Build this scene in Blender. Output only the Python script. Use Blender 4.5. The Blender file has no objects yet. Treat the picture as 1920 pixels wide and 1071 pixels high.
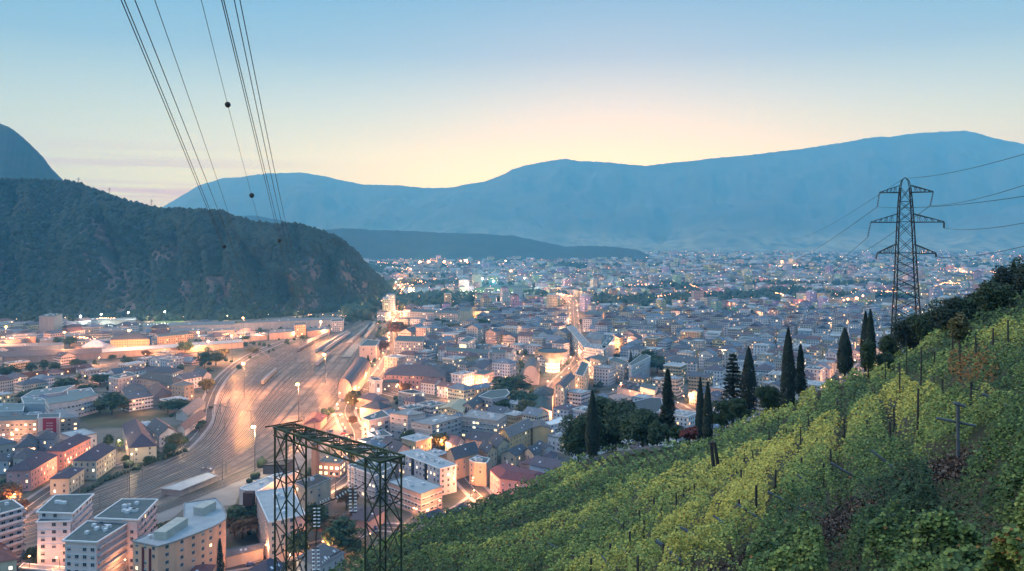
import bpy, math, random
import numpy as np
from mathutils import Vector, Matrix

rnd = random.Random(11)
rng = np.random.default_rng(11)
SC = bpy.context.scene
COL = SC.collection

# ---------------------------------------------------------------- survey frame
# eye stands H metres above the valley floor, level gaze along +Y (lens shift keeps verticals upright)
F, CX, HZ, H = 1500.0, 960.0, 445.0, 140.0


def ray_point(px, py, Y):
    return Vector(((px - CX) / F * Y, Y, H + (HZ - py) / F * Y))


def G(px, py, h=0.0):
    """point at height h over the valley floor seen at px, py"""
    Y = (H - h) * F / (py - HZ)
    return Vector(((px - CX) / F * Y, Y, h))


def proj(x, y, z):
    return CX + F * x / y, HZ - F * (z - H) / y


# ---------------------------------------------------------------- scene helpers
def tag(o, label=None, cat=None, group=None, kind=None):
    if label:
        o['label'] = label
    if cat:
        o['category'] = cat
    if group:
        o['group'] = group
    if kind:
        o['kind'] = kind
    return o


def empty(name, loc=(0, 0, 0), rz=0.0):
    o = bpy.data.objects.new(name, None)
    o.location = loc
    o.rotation_euler = (0, 0, rz)
    o.empty_display_size = 0.5
    COL.objects.link(o)
    return o


def link(name, me, parent=None, loc=None):
    o = bpy.data.objects.new(name, me)
    COL.objects.link(o)
    if parent is not None:
        o.parent = parent
    if loc is not None:
        o.location = loc
    return o


def copy_tree(o, parent=None):
    c = o.copy()
    COL.objects.link(c)
    if parent is not None:
        c.parent = parent
    for ch in list(o.children):
        copy_tree(ch, c)
    return c


class MB:
    """collects faces for ONE mesh"""

    def __init__(self):
        self.v, self.f, self.m, self.uv = [], [], [], []

    def face(self, pts, mi=0, uv=None):
        b = len(self.v)
        self.v.extend([tuple(p) for p in pts])
        self.f.append(tuple(range(b, b + len(pts))))
        self.m.append(mi)
        self.uv.append(uv if uv else [(0, 0)] * len(pts))

    def box(self, c, s, mi=0, mat=None, skip=()):
        hx, hy, hz = s[0] / 2, s[1] / 2, s[2] / 2
        p = [Vector((x * hx, y * hy, z * hz)) for z in (-1, 1) for y in (-1, 1) for x in (-1, 1)]
        if mat is not None:
            p = [mat @ q for q in p]
        c = Vector(c)
        p = [q + c for q in p]
        for k, q in enumerate(((0, 2, 3, 1), (4, 5, 7, 6), (0, 1, 5, 4), (1, 3, 7, 5), (3, 2, 6, 7), (2, 0, 4, 6))):
            if k not in skip:
                self.face([p[i] for i in q], mi)

    def bar(self, a, b, w, mi=0, n=4, w2=None):
        a, b = Vector(a), Vector(b)
        d = b - a
        L = d.length
        if L < 1e-6:
            return
        d /= L
        up = Vector((0, 0, 1)) if abs(d.z) < .95 else Vector((1, 0, 0))
        s = d.cross(up).normalized()
        t = s.cross(d)
        w2 = w if w2 is None else w2
        A = [a + (s * math.cos(k * 2 * math.pi / n + .785) + t * math.sin(k * 2 * math.pi / n + .785)) * w * .6 for k in range(n)]
        B = [b + (s * math.cos(k * 2 * math.pi / n + .785) + t * math.sin(k * 2 * math.pi / n + .785)) * w2 * .6 for k in range(n)]
        for k in range(n):
            j = (k + 1) % n
            self.face([A[k], A[j], B[j], B[k]], mi)
        self.face(A[::-1], mi)
        self.face(B, mi)

    def lathe(self, c, prof, n=12, mi=0):
        c = Vector(c)
        rings = [[c + Vector((r * math.cos(k * 2 * math.pi / n), r * math.sin(k * 2 * math.pi / n), z)) for k in range(n)] for r, z in prof]
        for a, b in zip(rings, rings[1:]):
            for k in range(n):
                j = (k + 1) % n
                self.face([a[k], a[j], b[j], b[k]], mi)
        self.face(rings[0][::-1], mi)
        self.face(rings[-1], mi)

    def tube(self, pts, r, n=6, mi=0):
        pts = [Vector(p) for p in pts]
        rings = []
        for i, p in enumerate(pts):
            d = (pts[min(i + 1, len(pts) - 1)] - pts[max(i - 1, 0)]).normalized()
            up = Vector((0, 0, 1)) if abs(d.z) < .95 else Vector((1, 0, 0))
            s = d.cross(up).normalized()
            t = s.cross(d)
            rr = r[i] if isinstance(r, (list, tuple)) else r
            rings.append([p + (s * math.cos(k * 2 * math.pi / n) + t * math.sin(k * 2 * math.pi / n)) * rr for k in range(n)])
        for a, b in zip(rings, rings[1:]):
            for k in range(n):
                j = (k + 1) % n
                self.face([a[k], a[j], b[j], b[k]], mi)
        self.face(rings[0][::-1], mi)
        self.face(rings[-1], mi)

    def mesh(self, name, mats, smooth=False, merge=False):
        me = bpy.data.meshes.new(name)
        me.from_pydata(self.v, [], self.f)
        for m in (mats if isinstance(mats, (list, tuple)) else [mats]):
            me.materials.append(m)
        me.polygons.foreach_set('material_index', self.m)
        if any(any(a != (0, 0) for a in u) for u in self.uv):
            l = me.uv_layers.new(name='UVMap')
            l.data.foreach_set('uv', [c for u in self.uv for q in u for c in q])
        if merge:
            import bmesh
            bm = bmesh.new()
            bm.from_mesh(me)
            bmesh.ops.remove_doubles(bm, verts=bm.verts, dist=1e-4)
            bm.to_mesh(me)
            bm.free()
        if smooth:
            me.polygons.foreach_set('use_smooth', [True] * len(me.polygons))
        me.update()
        return me

    def build(self, name, mats, parent=None, loc=None, smooth=False, merge=False):
        return link(name, self.mesh(name, mats, smooth, merge), parent, loc)


def np_mesh(name, verts, quads, mats, cols=None, smooth=False, midx=None, k=4):
    """verts (n,3), quads (m,k) -> mesh, optional point colours 'Col' (n,3)"""
    me = bpy.data.meshes.new(name)
    nv, nf = len(verts), len(quads)
    me.vertices.add(nv)
    me.vertices.foreach_set('co', np.asarray(verts, np.float32).ravel())
    me.loops.add(nf * k)
    me.loops.foreach_set('vertex_index', np.asarray(quads, np.int32).ravel())
    me.polygons.add(nf)
    me.polygons.foreach_set('loop_start', np.arange(0, nf * k, k, dtype=np.int32))
    me.polygons.foreach_set('loop_total', np.full(nf, k, np.int32))
    for m in (mats if isinstance(mats, (list, tuple)) else [mats]):
        me.materials.append(m)
    if midx is not None:
        me.polygons.foreach_set('material_index', np.asarray(midx, np.int32))
    if smooth:
        me.polygons.foreach_set('use_smooth', np.ones(nf, bool))
    if cols is not None:
        ca = me.color_attributes.new('Col', 'FLOAT_COLOR', 'POINT')
        c4 = np.ones((nv, 4), np.float32)
        c4[:, :3] = cols
        ca.data.foreach_set('color', c4.ravel())
    me.update(calc_edges=True)
    me.validate()
    return me


# ---------------------------------------------------------------- value noise for geometry
_perm = rng.random((64, 64)).astype(np.float64)


def vnoise(x, y):
    x, y = np.asarray(x, float), np.asarray(y, float)
    xi, yi = np.floor(x).astype(int), np.floor(y).astype(int)
    fx, fy = x - xi, y - yi
    fx, fy = fx * fx * (3 - 2 * fx), fy * fy * (3 - 2 * fy)
    g = lambda a, b: _perm[a % 64, b % 64]
    return (g(xi, yi) * (1 - fx) + g(xi + 1, yi) * fx) * (1 - fy) + (g(xi, yi + 1) * (1 - fx) + g(xi + 1, yi + 1) * fx) * fy


def fbm(x, y, o=4):
    s, a, t = 0, 1.0, 0
    for i in range(o):
        s = s + a * vnoise(x * 2 ** i + 13.7 * i, y * 2 ** i + 5.1 * i)
        t += a
        a *= .5
    return s / t


# ---------------------------------------------------------------- materials
MATS = {}


def nt(name):
    m = bpy.data.materials.new(name)
    m.use_nodes = True
    t = m.node_tree
    return m, t, t.nodes['Principled BSDF']


def node(t, ty, **kw):
    n = t.nodes.new(ty)
    for k, v in kw.items():
        setattr(n, k, v)
    return n


def math_n(t, op, a, b=None):
    n = t.nodes.new('ShaderNodeMath')
    n.operation = op
    for i, q in enumerate((a, b)):
        if q is None:
            continue
        if isinstance(q, (int, float)):
            n.inputs[i].default_value = q
        else:
            t.links.new(q, n.inputs[i])
    return n.outputs[0]


def mixc(t, fac, a, b, bt='MIX'):
    n = t.nodes.new('ShaderNodeMix')
    n.data_type = 'RGBA'
    n.blend_type = bt
    for i, q in ((0, fac), (6, a), (7, b)):
        if isinstance(q, (int, float)):
            n.inputs[i].default_value = q
        elif isinstance(q, tuple):
            n.inputs[i].default_value = (*q[:3], 1)
        else:
            t.links.new(q, n.inputs[i])
    return n.outputs[2]


def pnoise(t, scale, detail=3, stretch=None):
    g = node(t, 'ShaderNodeNewGeometry')
    v = g.outputs['Position']
    if stretch:
        mp = node(t, 'ShaderNodeMapping')
        mp.inputs['Scale'].default_value = stretch
        t.links.new(v, mp.inputs[0])
        v = mp.outputs[0]
    n = node(t, 'ShaderNodeTexNoise')
    n.inputs['Scale'].default_value = scale
    n.inputs['Detail'].default_value = detail
    t.links.new(v, n.inputs['Vector'])
    return n.outputs['Fac']


def ramp01(t, v, lo, hi):
    n = node(t, 'ShaderNodeMapRange')
    n.inputs[1].default_value, n.inputs[2].default_value = lo, hi
    t.links.new(v, n.inputs[0])
    return n.outputs[0]


def M(name, col, col2=None, rough=.85, scale=.4, metal=0.0, detail=4, lo=.35, hi=.68, bump=0, stretch=None):
    if name in MATS:
        return MATS[name]
    m, t, b = nt(name)
    if col2 is None:
        col2 = tuple(c * .72 for c in col)
    f = ramp01(t, pnoise(t, scale, detail, stretch), lo, hi)
    t.links.new(mixc(t, f, col, col2), b.inputs['Base Color'])
    b.inputs['Roughness'].default_value = rough
    b.inputs['Metallic'].default_value = metal
    b.inputs['Specular IOR Level'].default_value = .3
    if bump:
        bn = node(t, 'ShaderNodeBump')
        bn.inputs['Strength'].default_value = bump
        t.links.new(pnoise(t, scale * 3, 3, stretch), bn.inputs['Height'])
        t.links.new(bn.outputs[0], b.inputs['Normal'])
    MATS[name] = m
    return m


def glow(name, col, strength):
    if name in MATS:
        return MATS[name]
    m, t, b = nt(name)
    b.inputs['Base Color'].default_value = (.6, .6, .6, 1)
    b.inputs['Emission Color'].default_value = (*col, 1)
    b.inputs['Emission Strength'].default_value = strength
    m.cycles.emission_sampling = 'NONE'
    MATS[name] = m
    return m


def tinted(name, rough=.85, source='object', windows=None, scale=.25, amount=.35, metal=0, streak=False):
    """surface whose own paint colour is the object's colour (or the Col attribute); optional window grid from UV in metres"""
    if name in MATS:
        return MATS[name]
    m, t, b = nt(name)
    if source == 'object':
        oi = node(t, 'ShaderNodeObjectInfo')
        base = oi.outputs['Color']
        rv = oi.outputs['Random']
    else:
        at = node(t, 'ShaderNodeVertexColor')
        at.layer_name = 'Col'
        base = at.outputs['Color']
        rv = None
    f = ramp01(t, pnoise(t, scale, 4, (1, 1, .25) if streak else None), .35, .75)
    f = math_n(t, 'MULTIPLY', f, amount)
    col = mixc(t, f, base, (.25, .25, .25), 'MULTIPLY')
    b.inputs['Roughness'].default_value = rough
    b.inputs['Metallic'].default_value = metal
    b.inputs['Specular IOR Level'].default_value = .3
    if windows:
        su, sv, wu, wv, lit, power = windows
        uv = node(t, 'ShaderNodeUVMap')
        sep = node(t, 'ShaderNodeSeparateXYZ')
        t.links.new(uv.outputs[0], sep.inputs[0])
        u, v = math_n(t, 'DIVIDE', sep.outputs[0], su), math_n(t, 'DIVIDE', sep.outputs[1], sv)
        fu, fv = math_n(t, 'FRACT', u), math_n(t, 'FRACT', v)
        cu, cv = math_n(t, 'FLOOR', u), math_n(t, 'FLOOR', v)
        mu = math_n(t, 'LESS_THAN', math_n(t, 'ABSOLUTE', math_n(t, 'SUBTRACT', fu, .5)), wu / 2)
        mv = math_n(t, 'LESS_THAN', math_n(t, 'ABSOLUTE', math_n(t, 'SUBTRACT', fv, .55)), wv / 2)
        mask = math_n(t, 'MULTIPLY', mu, mv)
        cb = node(t, 'ShaderNodeCombineXYZ')
        t.links.new(cu, cb.inputs[0])
        t.links.new(cv, cb.inputs[1])
        if rv is not None:
            t.links.new(math_n(t, 'MULTIPLY', rv, 91.7), cb.inputs[2])
        wn = node(t, 'ShaderNodeTexWhiteNoise')
        wn.noise_dimensions = '3D'
        t.links.new(cb.outputs[0], wn.inputs['Vector'])
        on = math_n(t, 'MULTIPLY', math_n(t, 'LESS_THAN', wn.outputs['Value'], lit), mask)
        col = mixc(t, mask, col, (.05, .06, .08))
        rg = math_n(t, 'MULTIPLY_ADD', mask, -.6)
        rgn = rg.node
        rgn.inputs[2].default_value = rough
        t.links.new(rg, b.inputs['Roughness'])
        ss = node(t, 'ShaderNodeSeparateColor')
        t.links.new(wn.outputs['Color'], ss.inputs[0])
        ec = mixc(t, ss.outputs[1], (1, .45, .16), (1, .82, .52))
        t.links.new(ec, b.inputs['Emission Color'])
        t.links.new(math_n(t, 'MULTIPLY', on, math_n(t, 'MULTIPLY', ss.outputs[2], power)), b.inputs['Emission Strength'])
        m.cycles.emission_sampling = 'NONE'
    t.links.new(col, b.inputs['Base Color'])
    MATS[name] = m
    return m


def foliage(name, c1, c2, c3, scale=.5, source=None):
    if name in MATS:
        return MATS[name]
    m, t, b = nt(name)
    if source:
        at = node(t, 'ShaderNodeVertexColor')
        at.layer_name = 'Col'
        c = at.outputs['Color']
    else:
        oi = node(t, 'ShaderNodeObjectInfo')
        f = ramp01(t, pnoise(t, scale, 5), .38, .62)
        c = mixc(t, f, c1, c2)
        c = mixc(t, math_n(t, 'MULTIPLY', oi.outputs['Random'], .6), c, c3)
    t.links.new(c, b.inputs['Base Color'])
    b.inputs['Roughness'].default_value = .65
    b.inputs['Specular IOR Level'].default_value = .25
    MATS[name] = m
    return m


WALL = tinted('plaster_wall', streak=True)
WALLW = tinted('plaster_wall_small_windows', windows=(2.9, 3.0, .42, .5, .14, 3.2), streak=True)
WALLV = [WALLW, tinted('plaster_wall_tall_windows', windows=(3.5, 3.15, .30, .58, .12, 3.0), streak=True), tinted('plaster_wall_ribbon_windows', windows=(2.5, 3.1, .78, .42, .10, 2.4), streak=True), tinted('plaster_wall_paired_windows', windows=(1.9, 3.0, .50, .46, .12, 3.2), streak=True)]
WALLF = tinted('far_city_wall', source='col', windows=(3.2, 3.1, .5, .5, .07, 4.0))
ROOF = tinted('roof_cover', rough=.75, scale=.6, amount=.45)
ROOFF = tinted('far_city_roof', rough=.8, source='col', scale=.1, amount=.4)
RIM = M('white_roof_rim', (.72, .72, .74), (.6, .6, .62), scale=1.2)
GRAVEL = M('flat_roof_gravel', (.07, .095, .105), (.10, .125, .13), scale=.35, bump=.1)
GLASS = M('dark_window_glass', (.025, .03, .045), (.05, .06, .08), rough=.12, scale=.5)
FRAME = M('window_frame', (.45, .45, .47), scale=2)
LITW = glow('lit_window_warm', (1, .62, .28), 2.6)
LITC = glow('lit_window_pale', (1, .86, .6), 2.2)
STEEL = M('dark_green_steel', (.018, .030, .024), (.035, .05, .034), rough=.55, scale=1.5, metal=.2)
STEELM = M('mossy_steel', (.026, .04, .03), (.06, .08, .04), rough=.7, scale=1.1)
PYLON = M('pylon_steel', (.016, .024, .028), (.03, .042, .045), rough=.6, scale=2, metal=.2)
CABLE = M('cable_metal', (.015, .02, .024), rough=.9, scale=.1)
CONC = M('concrete', (.27, .27, .28), (.2, .2, .21), scale=.3)
WHITE = M('white_paint', (.62, .64, .68), (.5, .52, .56), scale=.5)
DARKM = M('dark_metal', (.03, .03, .035), scale=1)
ASPH = M('asphalt', (.075, .075, .078), (.05, .05, .053), scale=.12)
WOOD = M('weathered_wood', (.035, .033, .034), (.06, .055, .05), scale=3)
BARK = M('bark', (.04, .033, .028), (.06, .05, .04), scale=2)
LAMPO = glow('sodium_lamp_glass', (1, .42, .13), 7)
LAMPW = glow('white_lamp_glass', (1, .72, .36), 6)
LAMPC = glow('cool_floodlight_glass', (.95, 1, .9), 90)

# ---------------------------------------------------------------- camera, light, air
cam = bpy.data.cameras.new('camera')
cam.lens = 36 * F / 1920
cam.sensor_width = 36
cam.shift_y = (HZ - 535.5) / 1920
cam.clip_start, cam.clip_end = 0.5, 30000
cam_ob = link('camera', cam, None, (0, 0, H))
cam_ob.rotation_euler = (math.radians(90), 0, 0)
SC.camera = cam_ob

SC.view_settings.view_transform = 'Standard'
SC.view_settings.look = 'None'
SC.view_settings.exposure = 0.14
SC.view_settings.gamma = 1
SC.render.film_transparent = False
cy = SC.cycles
cy.use_denoising = True
cy.denoiser = 'OPENIMAGEDENOISE'
cy.max_bounces, cy.diffuse_bounces, cy.glossy_bounces, cy.transmission_bounces, cy.volume_bounces = 4, 2, 2, 2, 2
cy.sample_clamp_indirect = 6
cy.adaptive_threshold = .015
cy.use_light_tree = True

world = bpy.data.worlds.new('World')
SC.world = world
world.use_nodes = True
wt = world.node_tree
bg = wt.nodes['Background']
tc = node(wt, 'ShaderNodeTexCoord')
sep = node(wt, 'ShaderNodeSeparateXYZ')
wt.links.new(tc.outputs['Generated'], sep.inputs[0])
cr = node(wt, 'ShaderNodeValToRGB')
els = cr.color_ramp.elements
SKY = [(0.0, (.78, 1.16, .54)), (.055, (.77, 1.15, .53)), (.10, (.73, 1.06, .56)), (.16, (.48, .74, .68)), (.22, (.225, .455, .635)),
       (.285, (.125, .355, .595)), (.42, (.22, .47, .80)), (.70, (.46, .78, 1.18)), (1.0, (.50, .84, 1.22))]
for i, (p, c) in enumerate(SKY):
    e = els[i] if i < 2 else els.new(p)
    e.position = p
    e.color = (*c, 1)
wt.links.new(sep.outputs[2], cr.inputs[0])
# the afterglow is strongest a little right of the valley axis
glowdir = Vector((math.sin(.12), math.cos(.12), 0))
vm = node(wt, 'ShaderNodeVectorMath', operation='DOT_PRODUCT')
wt.links.new(tc.outputs['Generated'], vm.inputs[0])
vm.inputs[1].default_value = glowdir
az = ramp01(wt, vm.outputs['Value'], .72, .99)
low = ramp01(wt, sep.outputs[2], .30, .02)
side = mixc(wt, math_n(wt, 'MULTIPLY', math_n(wt, 'SUBTRACT', 1, az), low), (1, 1, 1), (.50, .52, .60))
# thin cloud bands low on the horizon
mp = node(wt, 'ShaderNodeMapping')
mp.inputs['Scale'].default_value = (2.2, 2.2, 60)
wt.links.new(tc.outputs['Generated'], mp.inputs[0])
cn = node(wt, 'ShaderNodeTexNoise')
cn.inputs['Scale'].default_value = 1.6
cn.inputs['Detail'].default_value = 4
wt.links.new(mp.outputs[0], cn.inputs['Vector'])
band = math_n(wt, 'MULTIPLY', ramp01(wt, cn.outputs['Fac'], .46, .60), math_n(wt, 'MULTIPLY', ramp01(wt, sep.outputs[2], .115, .06), ramp01(wt, az, .93, .55)))
side = mixc(wt, ramp01(wt, vm.outputs['Value'], .25, -.5), side, (.98, 1.02, 1.22))
skyc = mixc(wt, 1.0, cr.outputs[0], side, 'MULTIPLY')
skyc = mixc(wt, math_n(wt, 'MULTIPLY', band, .8), skyc, (.44, .36, .40))
ns = node(wt, 'ShaderNodeTexSky')
ns.sky_type = 'NISHITA'
ns.sun_disc = False
ns.sun_elevation = math.radians(1.0)
ns.sun_rotation = math.radians(7)
nsm = mixc(wt, 1.0, ns.outputs[0], (.05, .05, .05), 'MULTIPLY')
skyc = mixc(wt, 1.0, skyc, nsm, 'ADD')
wt.links.new(skyc, bg.inputs['Color'])
bg.inputs['Strength'].default_value = 1.0
try:
    world.cycles.sampling_method = 'MANUAL'
    world.cycles.sample_map_resolution = 1024
except Exception:
    pass

sun = bpy.data.lights.new('sun', 'SUN')
sun.energy = 1.3
sun.angle = math.radians(22)
sun.color = (1, .88, .68)
sun_ob = link('sun', sun, None, (0, 0, 400))
sun_ob.rotation_euler = Vector((-.75, .25, .62)).to_track_quat('Z', 'Y').to_euler()

hz = MB()
hz.box((0, 6700, 949), (21000, 14200, 1900))
haze_m = bpy.data.materials.new('evening_haze')
haze_m.use_nodes = True
ht = haze_m.node_tree
for n in list(ht.nodes):
    if n.type != 'OUTPUT_MATERIAL':
        ht.nodes.remove(n)
pv = node(ht, 'ShaderNodeVolumePrincipled')
pv.inputs['Color'].default_value = (.13, .565, 1.0, 1)
pv.inputs['Absorption Color'].default_value = (1, 1, 1, 1)
pv.inputs['Density'].default_value = 1.12e-4
pv.inputs['Anisotropy'].default_value = 0.1
ht.links.new(pv.outputs[0], [n for n in ht.nodes if n.type == 'OUTPUT_MATERIAL'][0].inputs['Volume'])
tag(hz.build('haze', haze_m), 'thin blue evening haze filling the valley', 'haze', kind='stuff')

# ---------------------------------------------------------------- valley floor
gm, t, b = nt('valley_ground')
f = ramp01(t, pnoise(t, .012, 6), .4, .6)
c = mixc(t, f, (.065, .065, .062), (.11, .105, .10))
f2 = ramp01(t, pnoise(t, .05, 4), .45, .6)
t.links.new(mixc(t, f2, c, (.04, .05, .03)), b.inputs['Base Color'])
b.inputs['Roughness'].default_value = .9
mb = MB()
mb.face([(-10000, -250, 0), (10000, -250, 0), (10000, 13500, 0), (-10000, 13500, 0)])
tag(mb.build('ground', gm), kind='structure')


def smooth_path(pts, step):
    """resample a polyline (Vectors) as a Catmull-Rom curve"""
    pts = [Vector(p) for p in pts]
    P_ = [pts[0] * 2 - pts[1]] + pts + [pts[-1] * 2 - pts[-2]]
    out = []
    for i in range(1, len(P_) - 2):
        a, b_, c_, d = P_[i - 1:i + 3]
        n = max(1, int((c_ - b_).length / step))
        for k in range(n):
            s = k / n
            out.append(.5 * (2 * b_ + (c_ - a) * s + (2 * a - 5 * b_ + 4 * c_ - d) * s * s + (3 * b_ - a - 3 * c_ + d) * s ** 3))
    out.append(pts[-1])
    return out


def strip(mb, path, w, z, mi=0, off=0.0):
    L, Rr = [], []
    for i, p in enumerate(path):
        d = (path[min(i + 1, len(path) - 1)] - path[max(i - 1, 0)])
        d.z = 0
        d.normalize()
        n = Vector((d.y, -d.x, 0))
        L.append(Vector((p.x, p.y, z)) + n * (off - w / 2))
        Rr.append(Vector((p.x, p.y, z)) + n * (off + w / 2))
    for i in range(len(path) - 1):
        mb.face([L[i], Rr[i], Rr[i + 1], L[i + 1]], mi)


ROADS = {
    'station_street': ([(664, 838), (664, 812), (652, 788), (647, 768), (660, 745), (688, 728), (711, 705), (727, 680), (739, 652), (738, 627), (746, 600), (753, 577), (744, 556), (748, 532), (762, 514)], 14),
    'lower_street': ([(664, 838), (670, 856), (655, 884), (632, 906), (590, 930), (545, 958)], 10),
    'hillfoot_street': ([(838, 842), (853, 872), (874, 900), (902, 930), (930, 955)], 11),
    'bottom_street': ([(330, 1090), (420, 1064), (520, 1047), (640, 1012), (705, 988), (790, 992), (860, 960), (902, 930)], 9),
    'villa_street': ([(10, 985), (60, 945), (120, 905), (180, 880), (225, 868)], 9),
    'motorway': ([(-80, 716), (0, 706), (80, 698), (160, 690), (240, 681), (330, 668), (400, 652), (470, 640), (560, 633), (645, 630)], 17),
    'slip_road': ([(-80, 752), (0, 738), (60, 724), (120, 713), (160, 703)], 10),
    'hill_road': ([(0, 609), (120, 606), (250, 604), (450, 602), (560, 594), (640, 591), (690, 577), (735, 553)], 10),
    'arcade_street': ([(1079, 640), (1077, 606), (1075, 585), (1072, 562), (1050, 552)], 14),
    'canyon_street': ([(1026, 800), (1030, 770), (1036, 740), (1046, 718), (1068, 696), (1086, 676), (1092, 656)], 12),
    'plaza_street': ([(1130, 752), (1150, 742), (1190, 738), (1245, 752), (1290, 775)], 14),
    'ramp_street': ([(1560, 745), (1580, 722), (1605, 700), (1625, 682)], 14),
    'yard_road': ([(640, 612), (572, 628), (520, 645), (465, 670), (425, 700), (402, 730), (388, 765), (384, 790), (360, 822), (330, 850)], 9),
    'mid_street': ([(690, 728), (760, 745), (840, 752), (905, 738), (960, 715)], 9),
    'park_street': ([(740, 652), (800, 655), (900, 650), (960, 668), (1000, 690)], 9),
}
ROADPATH = {}
LINE = M('road_marking_paint', (.6, .6, .58), scale=.5)
for i, (nm, (px, w)) in enumerate(ROADS.items()):
    path = smooth_path([G(*p) for p in px], 8)
    ROADPATH[nm] = (path, w)
    m_ = MB()
    strip(m_, path, w, .06 + .012 * i)
    # pavements: real kerb steps
    for sd in (-1, 1):
        a = MB()
        strip(m_, path, 2.2, .22 + .012 * i, 1, sd * (w / 2 + 1.1))
    strip(m_, path, .3, .10 + .012 * i, 2)
    tag(m_.build('road', [ASPH, CONC, LINE]), kind='structure')

# rail yard ------------------------------------------------------------
OU = [(672, 604), (612, 622), (548, 645), (492, 668), (447, 695), (414, 730), (399, 770), (392, 800), (360, 838), (290, 873), (190, 912), (80, 950), (-60, 990)]
IN = [(712, 604), (706, 625), (693, 650), (673, 690), (646, 730), (612, 770), (562, 818), (502, 858), (432, 892), (342, 930), (242, 968), (122, 1010), (-40, 1060)]
OUw, INw = [G(*p) for p in OU], [G(*p) for p in IN]
YARD = M('yard_ballast', (.22, .18, .155), (.13, .105, .095), scale=.06, detail=7, lo=.4, hi=.62)
m_ = MB()
a, b_ = smooth_path(OUw, 15), smooth_path(INw, 15)
n = 120
A = [a[int(i * (len(a) - 1) / n)] for i in range(n + 1)]
B = [b_[int(i * (len(b_) - 1) / n)] for i in range(n + 1)]
for i in range(n):
    m_.face([A[i] + Vector((0, 0, .03)), A[i + 1] + Vector((0, 0, .03)), B[i + 1] + Vector((0, 0, .03)), B[i] + Vector((0, 0, .03))])
tag(m_.build('rail_yard', YARD), kind='structure')
RAIL = M('worn_rail_steel', (.45, .44, .44), (.28, .26, .25), rough=.35, metal=.6, scale=.05)
BED = [M('track_bed_dark', (.035, .03, .03), (.06, .05, .045), scale=.15), M('track_bed_brown', (.065, .05, .045), (.04, .034, .03), scale=.15)]
YPOLY = [p.xy for p in OUw] + [p.xy for p in INw[::-1]]
TRACKS = []
NT = 25
for k in range(NT):
    s = (k + .5) / NT
    s2 = s
    pts = []
    for i, (p, q) in enumerate(zip(OUw, INw)):
        pts.append(p.lerp(q, s2))
    path = smooth_path(pts, 12)
    TRACKS.append(path)
    if k in (10, 17, 20):
        continue
    i0 = rnd.choice((0, 0, 4, 10, 16)) if k not in (22, 23, 24) else 0
    i1 = len(path) - rnd.choice((1, 1, 8, 25))
    m_ = MB()
    strip(m_, path[i0:i1], 2.7, .09 + .004 * (k % 3), 0)
    for off in (-.75, .75):
        strip(m_, path[i0:i1], .26, .24, 1, off)
    tag(m_.build('railway_track', [BED[k % 2], RAIL]), kind='structure')
for s2 in (1.055, 1.10, 1.15):
    pts = [p.lerp(q, s2) for p, q in zip(OUw[5:12], INw[5:12])]
    path = smooth_path(pts, 12)
    m_ = MB()
    strip(m_, path, 2.7, .10, 0)
    for off in (-.75, .75):
        strip(m_, path, .26, .25, 1, off)
    tag(m_.build('railway_track', [BED[1], RAIL]), kind='structure')
# cross-overs
for j in range(9):
    k = rnd.randrange(1, NT - 3)
    i0 = rnd.randrange(8, len(TRACKS[k]) - 40)
    m_ = MB()
    pth = []
    for q in range(16):
        s = q / 15
        s = s * s * (3 - 2 * s)
        i = i0 + q
        pb = TRACKS[k + 2]
        pth.append(TRACKS[k][i].lerp(pb[min(int(i * len(pb) / len(TRACKS[k])), len(pb) - 1)], s))
    for off in (-.75, .75):
        strip(m_, pth, .2, .25, 0, off)
    tag(m_.build('railway_track', [RAIL]), kind='structure')
# platforms
for a0, a1, w, tr in ((.04, .42, 10, 20), (.10, .30, 7, 17)):
    path = TRACKS[tr]
    seg = path[int(len(path) * a0):int(len(path) * a1)]
    m_ = MB()
    strip(m_, seg, w, .75, 0)
    for sd in (-1, 1):
        L = []
        for i, p in enumerate(seg):
            d = (seg[min(i + 1, len(seg) - 1)] - seg[max(i - 1, 0)]).normalized()
            nn = Vector((d.y, -d.x, 0))
            L.append(p + nn * sd * w / 2)
        for p, q in zip(L, L[1:]):
            m_.face([(p.x, p.y, 0), (q.x, q.y, 0), (q.x, q.y, .75), (p.x, p.y, .75)])
    tag(m_.build('platform', M('platform_slab', (.30, .29, .27), (.19, .2, .17), scale=.12, detail=6)), kind='structure')
# green and forecourt patches
def patch(name, px, mat, z=.05):
    m_ = MB()
    m_.face([G(*p) + Vector((0, 0, z)) for p in px])
    return tag(m_.build(name, mat), kind='structure')
GRASS = M('meadow', (.055, .062, .032), (.10, .09, .055), scale=.06, detail=6)
DIRT = M('bare_lot', (.17, .15, .13), (.12, .11, .10), scale=.08, detail=6)
patch('meadow', [(150, 785), (175, 770), (235, 765), (300, 770), (318, 776), (285, 792), (235, 800), (170, 802)], GRASS)
patch('lot', [(165, 806), (235, 802), (290, 794), (320, 800), (250, 845), (185, 838), (155, 812)], DIRT, .04)
patch('forecourt', [(596, 806), (642, 758), (664, 768), (674, 830), (660, 850), (610, 838)], M('forecourt_paving', (.24, .21, .19), (.18, .16, .15), scale=.1), .045)
patch('lot', [(225, 985), (340, 938), (435, 899), (505, 864), (565, 824), (596, 806), (612, 840), (566, 872), (520, 898), (452, 920), (440, 948), (350, 950), (300, 990)], M('pale_yard_paving', (.20, .20, .205), (.13, .13, .135), scale=.06, detail=6), .042)
patch('plaza', [(1140, 742), (1152, 728), (1175, 738), (1222, 748), (1192, 758), (1160, 752)], M('plaza_paving', (.26, .22, .2), (.2, .17, .16), scale=.1), .045)
patch('sports_field', [(862, 546), (905, 539), (985, 541), (1012, 547), (985, 553), (890, 552)], M('floodlit_turf', (.12, .2, .05), (.10, .17, .05), scale=.05), .2)
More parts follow.
